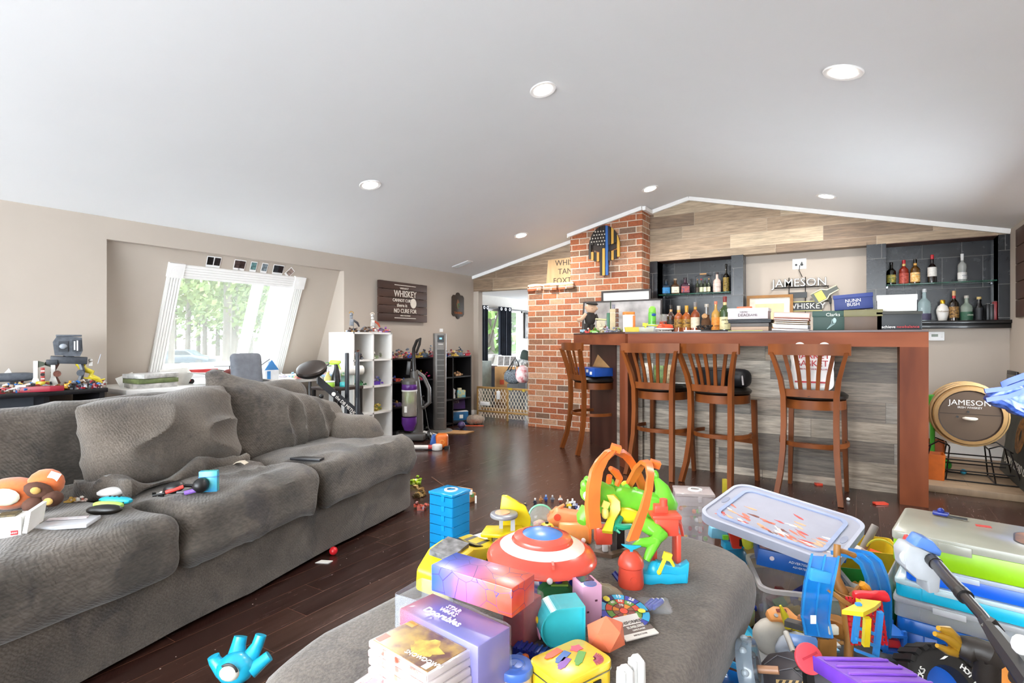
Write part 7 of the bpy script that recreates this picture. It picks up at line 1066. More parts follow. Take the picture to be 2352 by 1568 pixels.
part('yellow_figure', t, P_('f0e04a'), sp(.009, .011, .003, (-.034, .042, .009), seg=10)); part('yellow_figure', t, P_('f0e04a'), sp(.010, .008, .003, (.045, .0, .009), seg=10))
t = T('dart_bag', 'clear bag of blue foam darts beside the target', 'bag', 1502, 1400); part('bag', t, M('e8ecf0', .12, alpha=.14, spec=.5), crumple(grid_box(.085, .065, .022, 10, 8, 3, .01), .004, 30))
for k in range(3): part('foam_dart', t, P_('4458b8'), tube([(-.03 + .012 * k, -.02 + .004 * k, .012), (.0 + .012 * k, .018, .014)], .0075, 10)); 
part('dart_tip', t, m_white, *[sp(.006, loc=(.002 + .012 * k, .02, .015), seg=8) for k in range(3)])
t = thing('leaflet', 'white folded instruction leaflet with dark lettering on the target', 'leaflet', oz(1452, 1440, .472), CA, rot=(R(14), R(6), CA + R(32))); part('sheet', t, m_paper, bx(.105, .072, .003)); part('band', t, M('6a5a54', .5), bx(.105, .024, .0006, (0, -.008, .003))); part('lettering', t, M('4a4240', .5), txt('TRANSFORMERS', .0125, .0004, (.0, .012, .0032), bold=.006)); part('lettering', t, m_paper, txt('BUMBLEBEE', .0105, .0004, (.006, -.004, .0040), bold=.006)); part('lettering', t, m_paper, txt('GAME PLAYSET', .006, .0004, (.008, -.014, .0040))); part('lettering', t, M('6a605c', .5), txt('INSTRUCTIONS', .006, .0004, (.0, -.028, .0032)))
t = T('faceted_gem', 'matte orange faceted toy gem leaning on the leaflet', 'toy gem', 1392, 1500); bm = bmesh.new(); bmesh.ops.create_icosphere(bm, subdivisions=1, radius=.046); 
g = from_bm(bm); g = ([Vector((v.x * 1.05, v.y * .9, v.z * .9 + .041)) for v in g[0]], g[1]); part('gem', t, M('f2805a', .5), xf(g, (0, 0, 0), (.0, .0, .4)), smooth=5)
TNZ = .0502
# crayon tin, jar, white bits, darts
t = thing('pencil_tin', 'yellow hinged tin printed with crayons at the near edge of the ottoman', 'tin', cam(1.105, .118, ZO), CA + R(36)); m_tin = M('f0cb2e', .28, coat=.4, ns=60, nv=.04)
part('tin_body', t, m_tin, prism(rrect(.141, .103, .02, 6), .034, bv=.003)); part('lid', t, m_tin, prism(rrect(.145, .107, .022, 6), .016, (0, 0, .034), None, .004))
def crayon(c, x, y, a, l=.05): return part('printed_crayon', t, P_(c), xf(join(prism([(-l / 2, -.008), (l * .22, -.008), (l * .22, .008), (-l / 2, .008)], .0012), prism([(l * .22, -.0065), (l * .42, -.003), (l * .42, .003), (l * .22, .0065)], .0012)), (x, y, TNZ), (0, 0, R(a))))
crayon('2f6ab8', -.012, .014, 200); crayon('8a4ab0', -.024, -.004, 205, .045); crayon('5aa038', .014, -.01, 215, .055); crayon('e0592f', -.02, .034, 190, .05)
part('printed_rays', t, M('a83a5a', .4), *[bx(.018, .0022, .0008, (.036 + .014 * math.cos(R(a)), -.024 + .014 * math.sin(R(a)), TNZ), (0, 0, R(a))) for a in range(-110, 30, 12)]); part('red_flash', t, M('e0506a', .4), prism([(.012 * (1 + .4 * (i % 2)) * math.cos(i * .6), .009 * (1 + .4 * (i % 2)) * math.sin(i * .6)) for i in range(10)], .0009, (.035, .022, TNZ))); part('seam', t, M('8a8a7a', .3, metal=.8), tube([(x * 1.005, y * 1.005, .034) for x, y in rrect(.143, .105, .021, 6)], .0014, 5, True)); part('clasp', t, m_blk, bx(.02, .003, .010, (.02, -.054, .016)))
t = T('blue_jar', 'jar with a ribbed blue screw lid at the near edge beside the tin', 'jar', 1182, 1580); part('jar', t, M('c8b8b0', .3), cy(.034, .03)); part('lid', t, P_('4a72c8'), cy(.037, .018, (0, 0, .03), bv=.004, seg=28)); part('embossed_ring', t, P_('3f66b8'), lathe([(.016, .048), (.019, .0495), (.022, .048)], seg=24, caps=False), bx(.003, .014, .001, (0, 0, .048), (0, 0, -.4)))
for k, (px_, py_, a, lab) in enumerate(((1185, 1528, 40, 'blue foam dart with an orange tip nearest the jar'), (1200, 1510, 50, 'blue foam dart with an orange tip behind the nearer one'))):
    t = T('foam_dart', lab, 'foam dart', px_, py_, rz=CA + R(a)); part('foam', t, P_('4a6ac8', rough=.8), xf(cy(.0075, .05, seg=12), (-.03, 0, .0075), (0, PI / 2, 0))); part('tip', t, m_ora, xf(cy(.008, .012, bv=.002, seg=12), (.02, 0, .0075), (0, PI / 2, 0)))
for k, (px_, py_, hgt, lab) in enumerate(((1436, 1588, .052, 'nearer white plastic track connector right of the tin'), (1462, 1575, .062, 'farther white plastic track connector right of the tin'))):
    solo('white_connector', lab, 'toy part', [(M('f0f0ee', .3), join(prism([(-.018, 0), (.018, 0), (.017, hgt * .75), (.006, hgt), (-.006, hgt), (-.017, hgt * .8)], .012, (0, .006, 0), UP, .0015), bx(.007, .024, hgt * .86, (-.009, 0, 0), None, .001), bx(.007, .024, hgt * .9, (.007, 0, 0), None, .001)))], oz(px_, py_), CA + .3)
solo('blue_rack', 'dark blue slotted toy rack in front of the teal bin', 'toy part', [(m_navy, join(bx(.10, .03, .02), *[bx(.004, .032, .024, (-.04 + .012 * k, 0, 0)) for k in range(8)]))], oz(1232, 1512), CA + R(-25))
# cyan alien on the floor
t = thing('blue_toy_creature', 'bright cyan rubbery toy creature with stubby limbs on the floor by the ottoman', 'toy', onZ(548, 1560), CA)
part('body', t, M('22b0d4', .3, coat=.3), sp(.062, .05, .05, (0, -.02, .05), seg=20), tube([(-.01, .0, .06), (-.015, .03, .10), (-.012, .04, .125)], [.034, .024, .022], 12), tube([(.03, .0, .06), (.05, .03, .10), (.058, .04, .13)], [.03, .02, .019], 12), tube([(-.04, -.02, .04), (-.075, -.01, .07), (-.08, -.01, .085)], [.026, .02, .019], 12), tube([(.05, -.02, .04), (.08, .0, .06), (.10, .01, .075)], [.026, .02, .018], 12), smooth=60)
part('face_patch', t, M('ece6d8', .4, ns=30, nv=.15), sp(.034, .02, .03, (0, -.058, .055), (.4, 0, 0), seg=16)); part('brow', t, m_blk, tube(arcp((0, -.070, .062), .03, .2, PI - .9, 8), .004, 6))
solo('red_ball', 'small red ball on the boards in front of the sofa', 'ball', [(P_('d8202a'), sp(.022, loc=(0, 0, .022)))], onZ(766, 1274), 0); solo('paper_scrap', 'torn white paper scrap on the boards before the sofa', 'scrap', [(m_paper, crumple(prism([(-.04, -.015), (.03, -.02), (.045, .01), (-.02, .02)], .004), .004, 30))], onZ(744, 1290), CA)
for k, (px_, py_, lab) in enumerate(((1880, 1113, 'small red plastic bit under the rightmost stool'), (2022, 1158, 'flat red plastic piece on the boards by the right bar post'), (1835, 1180, 'white paper corner on the boards behind the big lid'))):
    solo('floor_scrap', lab, 'scrap', [(m_paper if k == 2 else P_('d8452f'), crumple(bx(.09 if k else .05, .04, .012), .006, 40, k))], onZ(px_, py_), CA)
solo('caster_ball', 'white ball caster beside the rightmost stool foot', 'ball', [(m_white, sp(.012))], onZ(1948, 1150) + Vector((0, 0, .012)), 0)
# ================================================================ the toy pile at the right
# big translucent tub lid
BL, BR, TL = at(1655, 1200, 2.35), at(1992, 1325, 1.96), at(1652, 1095, 2.78); lx, ly = BR - BL, TL - BL; LM = fr(lx, ly); ctr = BL + lx / 2 + ly / 2; LWd, LHt = lx.length * 1.0, (ly - LM.col[0] * ly.dot(LM.col[0])).length
t = thing('tub_cover', 'large translucent white tub lid with crayon smears leaning across the toy pile', 'lid', ctr, rot=LM.to_euler()); m_lid = M('a0a2b0', .45, nv=.03, spec=.25); m_lid2 = M('b0b4c4', .45, nv=.03, spec=.25)
def rb_(w, h, r, z0, z1, ins=0): return prism(rrect(w, h, r, 8), z1 - z0, (0, 0, z0))
part('panel', t, m_lid, prism(rrect(LWd, LHt, .07, 8), .006, (0, 0, -.006)))
def rim(w, h, r, wd, z0, z1):
    a, b = rrect(w, h, r, 8), rrect(w - 2 * wd, h - 2 * wd, max(.01, r - wd * .6), 8); n = len(a); V = [Vector((*p, z)) for z in (z0, z1) for p in a] + [Vector((*p, z)) for z in (z0, z1) for p in b]; F = []
    for k in range(n):
        j = (k + 1) % n; F += [(k, j, n + j, n + k), (2 * n + k, 3 * n + k, 3 * n + j, 2 * n + j), (n + k, n + j, 3 * n + j, 3 * n + k), (k, 2 * n + k, 2 * n + j, j)]
    return (V, F)
part('rim', t, m_lid2, rim(LWd + .012, LHt + .012, .075, .014, -.030, .006)); part('raised_border', t, M('98a6c8', .4), rim(LWd - .10, LHt - .075, .05, .016, -.002, .006)); part('handle_recess', t, M('8f96ac', .4), *[xf(prism(circ(.035, 20, ry=.012), .0016, (0, 0, 0)), (s * (LWd / 2 - .028), 0, 0), (0, 0, PI / 2)) for s in (-1, 1)])
q = random.Random(9)
for c, n_ in (('e07a62', 16), ('e8b08a', 12), ('c8504a', 7), ('f4f0ec', 10), ('7a4438', 4)): part('crayon_smear', t, M(c, .6), *[xf(prism([(.024 * q.uniform(.3, 1.6) * math.cos(a) * q.uniform(.7, 1.3), .006 * math.sin(a) * q.uniform(.7, 1.4)) for a in [i * .7 for i in range(9)]], .0008), (q.uniform(-.40, .38) * LWd, -.36 * LHt + abs(q.gauss(0, .2)) * LHt, .0003), (0, 0, q.uniform(-.6, .3))) for k in range(n_)])
# clear bin with boxes
p = onZ(1835, 1430); t = thing('clear_bin', 'clear plastic bin of mixed toys under the big lid', 'bin', p, CA + R(-14)); m_cl = M('d9d4d2', .15, alpha=.34, spec=.8)
part('tub', t, m_cl, shell(rrect(.34, .36, .05, 6), .20, .004, taper=.86)); part('lip', t, M('e4e0de', .2, alpha=.6), rim(.36, .38, .055, .016, .185, .20)); q = random.Random(4)
for k in range(26):
    c = q.choice(['c8283a', '2f4ab0', 'd8b82a', '5a9a3a', '3a3a44', '8a2a2a', 'e0803a', '2a2a30']); part('loose_toy', t, P_(c), crumple(bx(q.uniform(.03, .09), q.uniform(.03, .06), q.uniform(.03, .06), (q.uniform(-.10, .10), q.uniform(-.11, .11), .006 + .07 * q.random()), (q.uniform(-.5, .5), q.uniform(-.4, .4), q.uniform(0, 3)), .006), .005, 40))
def kitbox(lab, p, rz, rot, s, lines):
    t = thing('kit_box', lab, 'box', p, rz, rot=rot); part('box_body', t, M('1f5fb4', .35, ns=6, nv=.08), bx(*s, bv=.003)); part('art_panel', t, M('6a8a7a', .35, ns=30, col2='a83a34', nv=.3), bx(s[0] * .96, s[1] * .9, .002, (0, 0, s[2]))); part('emblem', t, M('e8d8dc', .4), xf(cy(.009, .002, seg=14), (-s[0] * .32, -s[1] / 2 - .001, s[2] * .6), UP)); part('red_corner', t, M('c8303a', .4, ns=60, col2='f0e8e8'), bx(.05, .05, .0015, (-s[0] * .40, -s[1] * .3, s[2] + .002)))
    for k, l in enumerate(lines): part('lettering', t, m_paper, txt(l, .011 if k else .014, .0006, (.02, -s[1] / 2 - .001, s[2] * (.62 - .24 * k)), (PI / 2, PI, 0) if False else UP))
    return t
q0 = onZ(1815, 1312, .205); kitbox('dark blue kit box lying on the clear bin with upside lettering strip', q0 + Vector((.0, .10, 0)), 0, (R(2), R(7), CA + R(-20)), (.30, .22, .07), ['ADVERTISEMENT', 'ADVERTENCIA'])
q1 = onZ(1840, 1268, .285); t2 = kitbox('brighter blue kit box wedged just under the big lid', q1 + Vector((.0, .12, 0)), 0, (R(2), R(11), CA + R(-20)), (.28, .20, .05), ['WARNING', 'ADVERTENCIA']); part('picture_patch', t2, m_paper, bx(.035, .002, .034, (-.11, -.101, .008))); part('picture', t2, M('7a4a8a', .4, ns=80, nv=.5), bx(.024, .003, .02, (-.11, -.101, .014)))
# blue monster toy, red scoop, green grid at the left of the pile
t = thing('blue_toy_creature', 'dark teal toy creature with a cyan jaw behind the ottoman edge', 'toy', onZ(1690, 1345), CA); m_tl = M('1a6f92', .35)
part('body', t, m_tl, sp(.065, .05, .07, (-.01, 0, .125), seg=18), tube([(.015, -.01, .09), (.022, -.015, .03), (.02, -.02, .0)], [.026, .018, .02], 10), tube([(-.03, .02, .09), (-.04, .02, .0)], [.026, .02], 10)); part('jaw', t, P_('1fa4d0'), prism([(-.06, 0), (.05, .012), (.10, .01), (.10, .03), (.05, .03), (-.06, .035)], .06, (0, .03, .175), UP, .005)); part('back_shell', t, P_('7fc4e0'), bx(.08, .05, .05, (-.075, .03, .215), (0, .1, 0), .008), bx(.025, .03, .04, (.085, -.02, .185), None, .004)); part('green_button', t, m_lime, bx(.03, .01, .02, (-.05, -.01, .22))); part('navy_panel', t, m_navy, bx(.035, .012, .05, (-.02, -.01, .215), (0, -.1, 0)))
solo('red_scoop', 'red plastic scoop blade standing in the pile under the lid corner', 'toy', [(P_('e03a24'), prism([(-.05, .16), (.045, .14), (.03, 0), (-.01, 0)], .02, (0, .01, 0), UP, .004)), (m_blk, bx(.025, .012, .03, (.03, -.012, .015)))], onZ(1685, 1262, .20) + Vector((0, .02, 0)), CA)
solo('yellow_toy', 'pale yellow plastic piece beside the red scoop', 'toy', [(P_('d8d840'), sp(.03, .02, .045, (0, 0, .045), seg=12))], onZ(1716, 1268, .20) + Vector((0, .03, 0)), CA)
solo('tan_plinth', 'tan board standing behind the dark teal creature', 'board', [(M('b89a5a', .6), bx(.16, .02, .20, bv=.003))], onZ(1722, 1318, 0) + Vector((.0, .10, 0)), CA)
solo('green_grid', 'bright green mesh toy panel leaning on the clear bin', 'toy', [(P_('4fc02a'), join(*[bx(.006, .004, .11, (-.03 + .012 * k, 0, 0)) for k in range(6)], *[bx(.07, .004, .005, (0, 0, .01 + .02 * k)) for k in range(6)]))], onZ(1732, 1352, .0) + Vector((0, .0, .0)), CA, rot=(R(-20), R(-35), CA))
solo('dark_scrap', 'black ragged toy debris on the floor behind the ottoman', 'toy', [(m_blk, crumple(grid_box(.14, .10, .03, 10, 8, 2, .01), .012, 30, 4)), (P_('e0508a'), sp(.018, loc=(-.06, -.03, .03), seg=8)), (P_('d8d03a'), sp(.016, loc=(-.075, -.02, .035), seg=8))], onZ(1700, 1368), CA)
solo('yellow_tab', 'olive plastic tab peeking out behind the lid corner', 'toy', [(P_('a8982a'), bx(.03, .02, .19, bv=.004))], onZ(1650, 1170, .0) + Vector((.02, .10, 0)), CA)
# yellow and green bins
p = onZ(1985, 1345); t = thing('yellow_bin', 'yellow plastic bin with a grey handled tool behind the lid', 'bin', p + cam(.10, .02), CA + R(-22)); part('tub', t, M('e8c62a', .35), shell(rrect(.34, .24, .02, 4), .17, .006, taper=.88)); part('ribs', t, M('d8d84a', .35), *[ribbon(arcp((.10, -.02, .14), .06, R(20), R(160), 8), (0, 1, 0), .012, .006)]); part('orange_toy', t, P_('e8592f'), bx(.06, .05, .04, (.07, -.05, .11), (.2, .3, 0), .006)); part('dark_fill', t, M('6a5a2a', .6), bx(.26, .17, .09, (0, 0, .01)))
t = thing('toy_mallet', 'grey and white toy mallet sticking out of the yellow bin', 'toy', p + cam(.08, .03, .115), CA, rot=(0, R(28), CA)); part('handle', t, M('9a938e', .4), cy(.017, .13, (0, 0, .03), bv=.004, seg=16)); part('white_head', t, M('e8e0dc', .35), bx(.05, .045, .045, (0, 0, -.01), None, .008)); part('bolt', t, m_blk, xf(cy(.008, .006, seg=12), (0, -.022, .016), UP))
p = onZ(1985, 1468); t = thing('green_bin', 'green plastic bin behind the ladder playset', 'bin', p + cam(.09, .0), CA + R(-16)); part('tub', t, M('1f8f3c', .35), shell(rrect(.30, .20, .03, 5), .20, .006, taper=.88)); q = random.Random(14)
for k in range(12): part('loose_toy', t, P_(q.choice(['e8a02a', '2a2a30', 'e8e4e0', '2f4ab0', 'd8b04a', '8a8a90'])), crumple(bx(.06, .04, .04, (q.uniform(-.09, .09), q.uniform(-.05, .05), .10 + .06 * q.random()), (q.random(), q.random(), q.random()), .006), .006, 40))
# translucent blue tracks
def track(lab, pts, side, w, th=.004):
    b = at(*pts[0]); t = thing('blue_track', lab, 'toy track', b, 0); Pn = [at(*v) - b for v in pts]; m_ = M('1583d8', .08, alpha=.62, nv=.05, spec=.9); s = Vector(side).normalized()
    part('track_bed', t, m_, ribbon(Pn, side, w, th)); 
    for k in (-1, 0, 1): part('track_rail', t, M('2a9ae8', .08, alpha=.7, spec=.9), ribbon([v + s * k * w * .47 + Vector((0, 0, .004)) for v in Pn], side, .006 if k else .005, .014))
    return t
t = track('clear blue toy track standing up in the middle of the pile', [(1895, 1278, 1.62), (1888, 1310, 1.60), (1880, 1345, 1.60), (1875, 1385, 1.62), (1872, 1420, 1.63), (1880, 1462, 1.62)], tuple(cam(-.25, 1)), .075)
part('sticker', t, m_paper, bx(.016, .002, .024, at(1868, 1432, 1.58) - at(1895, 1278, 1.62), (0, 0, CA))); part('connector', t, M('48b0f0', .08, alpha=.8), bx(.06, .02, .035, at(1880, 1335, 1.60) - at(1895, 1278, 1.62), (0, .2, CA), .004))
track('clear blue toy track arching over the green bin', [(1930, 1268, 1.95), (1955, 1272, 1.90), (1980, 1278, 1.85), (2000, 1295, 1.82), (2012, 1325, 1.80), (2020, 1360, 1.80), (2022, 1395, 1.81), (2022, 1440, 1.82), (2020, 1470, 1.83)], tuple(cam(.3, 1)), .085)
# brown branching post toy, ladder playset, red mesh
b = onZ(1965, 1545, .02); t = thing('toy_tree_post', 'brown twisted toy tree post with a basket top among the bins', 'toy', b, 0)
def L2(*p): return [at(x, y, d) - b for x, y, d in p]
m_tb = M('b07a3a', .5, ns=20, nv=.2); part('post', t, m_tb, tube(L2((1948, 1540, 1.66), (1950, 1460, 1.67), (1950, 1395, 1.68)), [.013, .014, .024], 10), tube(L2((1950, 1400, 1.68), (1935, 1362, 1.70), (1918, 1325, 1.71), (1922, 1290, 1.72), (1923, 1250, 1.73)), [.022, .018, .016, .011, .010], 10)); part('basket', t, m_tb, lathe([(.018, 0), (.034, .045), (.040, .055), (.034, .055), (.02, .02)], L2((1952, 1400, 1.68))[0], seg=14, caps=False)); part('branch', t, m_tb, tube(L2((1923, 1262, 1.73), (1945, 1268, 1.74), (1962, 1275, 1.75)), [.009, .007, .009], 8), tube(L2((1955, 1370, 1.67), (1972, 1350, 1.67), (1982, 1340, 1.68)), [.010, .008, .004], 8), tube(L2((1900, 1352, 1.60), (1930, 1375, 1.60), (1962, 1395, 1.61)), [.006, .007, .006], 8))
part('root_log', t, m_tb, crumple(xf(grid_box(.13, .08, .05, 10, 8, 4, .01), L2((1910, 1455, 1.72))[0], (.0, .35, CA)), .006, 30)); part('orange_leaf', t, P_('e8a02a'), tube(L2((1980, 1340, 1.66), (1990, 1352, 1.66), (2000, 1360, 1.66)), [.010, .014, .006], 8))
b = onZ(1995, 1545, .03); t = thing('ladder_playset', 'blue ladder toy with a yellow platform and a red mesh panel', 'toy playset', b, 0); m_lb = P_('3a93e0')
def L3(*p): return [at(x, y, d) - b for x, y, d in p]
for a, c in (((1972, 1385, 1.50), (1962, 1475, 1.52)), ((2022, 1405, 1.50), (2010, 1520, 1.54))): part('ladder_rail', t, m_lb, ribbon(L3(a, c), tuple(cam(0, 1)), .014, .010))
part('rung', t, m_lb, *[ribbon(L3((1968 - k * 2, 1440 + 26 * k, 1.51), (2016 - k * 2, 1458 + 26 * k, 1.52)), (0, 0, 1), .008, .008) for k in range(3)]); part('platform', t, P_('f2d42a'), ribbon(L3((1958, 1408, 1.47), (1985, 1395, 1.50), (2000, 1382, 1.53)), tuple(cam(-.3, 1)), .05, .012), ribbon(L3((1968, 1380, 1.53), (2010, 1395, 1.53)), (0, 0, 1), .014, .01)); part('yellow_drop', t, P_('f2d42a'), ribbon(L3((1992, 1418, 1.48), (1990, 1450, 1.49), (1988, 1482, 1.50)), tuple(cam(0, 1)), .016, .012))
me_p = L3((1990, 1425, 1.60))[0]; part('red_mesh', t, P_('d8242f'), *[xf(g, me_p, (R(-12), 0, CA)) for g in ([bx(.005, .006, .13, (-.05 + .011 * k, 0, -.065)) for k in range(10)] + [bx(.105, .006, .005, (0, 0, -.06 + .014 * k)) for k in range(9)])], xf(crumple(grid_box(.10, .03, .022, 10, 5, 3, .008), .008, 30), me_p + Vector((.01, .01, .06)), (0, 0, CA)))
b = onZ(2040, 1540, .0); t = thing('blue_step_frame', 'open blue step frame toy wedged against the storage cases', 'toy', b, CA + R(-6)); m_bf = P_('1f6fd0'); part('frame', t, m_bf, *[bx(.012, .012, .16, (x, y, 0)) for x in (-.03, .03) for y in (-.04, .04)], *[bx(.07, .10, .008, (0, 0, z)) for z in (.03, .085, .14)]); part('red_bits', t, P_('c8242f'), crumple(bx(.05, .06, .03, (0, 0, .094), None, .005), .008, 40)); part('clear_front', t, glass('dfe6ea', .35), bx(.065, .003, .05, (0, -.045, .04)))
# stack of storage cases
SR = CA + R(-42); sb = onZ(2062, 1520); sxv = Vector((math.cos(SR), math.sin(SR), 0)); syv = Vector((-sxv.y, sxv.x, 0))
def case(lab, off, z, s, c, lidc, la=.7, ca=1.0, comp=0, name='storage_case'):
    o = sb + sxv * (s[0] / 2 + off[0]) + syv * (s[1] / 2 + off[1]) + Vector((0, 0, z)); t = thing(name, lab, 'storage case', o, SR); mb = M(c, .3, alpha=ca, nv=.04)
    part('case_body', t, mb, prism(rrect(s[0], s[1], .02, 5), s[2] * .72, bv=.004) if ca == 1 else shell(rrect(s[0], s[1], .02, 5), s[2] * .72, .004)); part('lid', t, M(lidc, .2, alpha=la, nv=.03), prism(rrect(s[0] + .008, s[1] + .008, .022, 5), s[2] * .28, (0, 0, s[2] * .72), None, .004)); part('latch', t, M(lidc, .2, alpha=.9), bx(.09, .006, s[2] * .3, (-s[0] * .22, -s[1] / 2 - .004, s[2] * .60), None, .002)); part('latch', t, M(lidc, .2, alpha=.9), bx(.09, .006, s[2] * .3, (s[0] * .2, -s[1] / 2 - .004, s[2] * .60), None, .002)); part('corner_rib', t, mb, bx(.004, .006, s[2] * .7, (-s[0] / 2 + .075, -s[1] / 2 - .002, .004)))
    for k in range(comp): part('divider', t, M('eef0f2', .2, alpha=.6), bx(.003, s[1] * .96, s[2] * .66, (-s[0] / 2 + s[0] * (k + 1) / (comp + 1), 0, .004)))
    return t
t = case('big blue lidded bin at the bottom of the storage stack', (.0, .0), 0, (.56, .36, .165), '0f5fc0', '1f6fd0', 1.0); part('buckle', t, P_('1a66c8'), bx(.06, .012, .022, (-.12, -.187, .095), None, .004))
t = case('clear divided case above the big blue bin', (-.012, -.004), .168, (.56, .34, .068), 'd4dae2', 'e6e9ee', .5, .35, 5); part('contents', t, M('9aa6b8', .5, ns=40, col2='c8c03a', nv=.4), crumple(bx(.48, .28, .02, (0, 0, .006)), .006, 60))
case('cyan storage case in the middle of the stack', (-.008, .0), .238, (.56, .34, .060), '12b4d8', 'd4ecf2', .75); case('royal blue storage case under the lime one', (.022, .004), .300, (.56, .33, .062), '0f62dc', 'cfdcf0', .7)
t = case('lime green storage case with a picture label on top of the stack', (-.014, -.012), .366, (.62, .36, .105), '94cc14', 'b2b2a4', .82); lz = .105
part('picture_label', t, M('2a221e', .3), prism(rrect(.30, .17, .05, 6), .0012, (.16, .02, lz))); part('label_art', t, M('b0702a', .3, ns=16, col2='3a3026', nv=.4, coat=.4), prism(rrect(.29, .16, .046, 6), .0014, (.16, .02, lz))); part('label_art', t, M('a8d03a', .3), xf(prism(circ(.03, 14, ry=.012), .0016), (.17, .05, lz), (0, 0, -.2))); part('label_art', t, M('d8c86a', .3), xf(prism(circ(.045, 10, ry=.012), .0016), (.11, .02, lz), (0, 0, .3)), xf(prism(circ(.035, 10, ry=.01), .0016), (.20, -.015, lz), (0, 0, -.5))); part('label_art', t, M('c8402f', .3), xf(prism(circ(.04, 10, ry=.012), .0016), (.20, -.035, lz), (0, 0, .1))); part('emblem', t, M('c83a2f', .4), xf(prism(rect(-.022, -.012, .022, .012), .0012), (-.07, .09, lz), (0, 0, .2)))
solo('clear_sheet', 'clear plastic side panel standing at the left of the storage stack', 'panel', [(M('e2e4ea', .15, alpha=.45), bx(.005, .30, .30, bv=.002))], sb + syv * .16 - sxv * .030, SR)
solo('navy_toy', 'small navy toy lying on the back rim of the lime case', 'toy', [(m_navy, join(bx(.05, .03, .012, bv=.003), sp(.012, loc=(.0, 0, .016), seg=8))), (m_blk, bx(.06, .01, .006, (.05, -.01, 0)))], sb + sxv * .10 + syv * .30 + Vector((0, 0, .475)), SR)
# grabber: pale grey and blue head on a black telescopic pole
b = at(2105, 1290, 1.66); t = thing('toy_blaster', 'pale grey and blue toy blaster head on a black telescopic pole', 'toy', b, 0)
def L4(*p): return [at(x, y, d) - b for x, y, d in p]
hm = Matrix.Rotation(CA + R(-10), 3, 'Z'); part('grey_head', t, M('b4b8bc', .4), xf(prism([(-.05, .035), (-.035, .06), (-.01, .055), (.045, .03), (.05, -.01), (.045, -.075), (.015, -.08), (.012, -.045), (-.015, -.04), (-.045, -.01)], .07, (0, .035, 0), UP, .006), (0, 0, .0), hm), label='pale grey'); part('blue_cover', t, P_('5a86d4'), xf(prism([(-.02, .055), (.0, .085), (.03, .075), (.055, .045), (.05, .028), (.0, .05)], .058, (0, .029, 0), UP, .005), (0, 0, 0), hm)); part('round_boss', t, M('c0c4c8', .4), xf(cy(.022, .01, seg=20, bv=.002), (-.026, -.034, .02), hm @ Euler(UP).to_matrix()))
part('red_piece', t, P_('d83a3a'), *[bx(.03, .03, .03, v, (0, .4, CA), .006) for v in L4((2085, 1252, 1.72))])
part('pole', t, M('2a2523', .35, spec=.5), tube(L4((2148, 1292, 1.60), (2180, 1330, 1.48), (2214, 1366, 1.38)), .0165, 16), tube(L4((2214, 1366, 1.38), (2262, 1420, 1.26), (2275, 1438, 1.22)), .0125, 16)); part('collar', t, m_blk, tube(L4((2208, 1360, 1.392), (2218, 1371, 1.37)), .0185, 16), tube(L4((2140, 1284, 1.615), (2150, 1295, 1.59)), .019, 12)); part('black_stock', t, m_blk, tube(L4((2262, 1425, 1.25), (2300, 1475, 1.16), (2352, 1545, 1.06), (2380, 1585, 1.0)), [.013, .020, .022, .022], 8), *[bx(.035, .012, .03, v, (0, .9, CA)) for v in L4((2268, 1452, 1.22))]); part('white_knob', t, m_white, *[sp(.016, .014, .02, loc=v, seg=12) for v in L4((2345, 1480, 1.08))])
# gold claw, wheel, orange jaw, purple slide
b = onZ(2230, 1500, .10); t = thing('robot_claw', 'black toy robot arm ending in a gold claw in front of the storage stack', 'toy', b, 0)
def L5(*p): return [at(x, y, d) - b for x, y, d in p]
part('sleeve', t, M('2a2420', .5, ns=30, bump=.5, bs=60), tube(L5((2200, 1482, 1.44), (2225, 1490, 1.43), (2245, 1490, 1.42), (2270, 1500, 1.40), (2290, 1515, 1.40)), [.026, .032, .028, .030, .026], 14), tube(L5((2270, 1500, 1.40), (2265, 1560, 1.42)), [.026, .03], 10)); part('claw', t, M('c9992f', .35, metal=.3), tube(L5((2196, 1486, 1.44), (2192, 1464, 1.43), (2178, 1448, 1.42), (2155, 1442, 1.41)), [.018, .014, .012, .006], 10), tube(L5((2195, 1478, 1.43), (2175, 1464, 1.42), (2147, 1455, 1.41)), [.014, .011, .006], 10), tube(L5((2196, 1496, 1.44), (2176, 1494, 1.42), (2152, 1482, 1.41)), [.014, .010, .005], 10))
p = at(2158, 1585, 1.50); t = thing('wheel_toy', 'big black toy truck tyre with white lettering at the bottom of the view', 'toy wheel', p, rot=(R(62), R(6), CA)); part('tyre', t, M('1d1b1a', .6), lathe([(.060, -.04), (.092, -.038), (.104, -.028), (.108, 0), (.104, .028), (.092, .038), (.062, .04), (.058, .02), (.058, -.03)], seg=40, caps=False)); part('tread', t, M('181616', .7), *[xf(bx(.012, .016, .076, (.107, 0, -.038), (0, 0, .25)), rot=(0, 0, 2 * PI * k / 26)) for k in range(26)]); part('hub', t, P_('1f5fc4'), cy(.058, .03, (0, 0, -.03), seg=30))
def arc_text(s, r, a0, st, sz):
    return [txt(c, sz, .001, (r * math.cos(R(a0 - st * i)), r * math.sin(R(a0 - st * i)), .0405), (0, 0, R(a0 - st * i - 90)), bold=.01) for i, c in enumerate(s) if c != ' ']
part('lettering', t, m_paper, *arc_text('TRUCKS', .078, 186, 8.5, .020)); part('lettering', t, m_paper, *arc_text('HOT WHEELS', .078, 50, 8.5, .020)); part('flame_mark', t, m_paper, xf(prism([(-.012, -.004), (.0, -.002), (.014, .006), (.004, .006)], .001), (.078 * math.cos(R(88)), .078 * math.sin(R(88)), .0405)))
b = onZ(2290, 1560, .16); t = thing('orange_jaw', 'orange toy jaw with teeth-like slots at the bottom right corner', 'toy', b, 0)
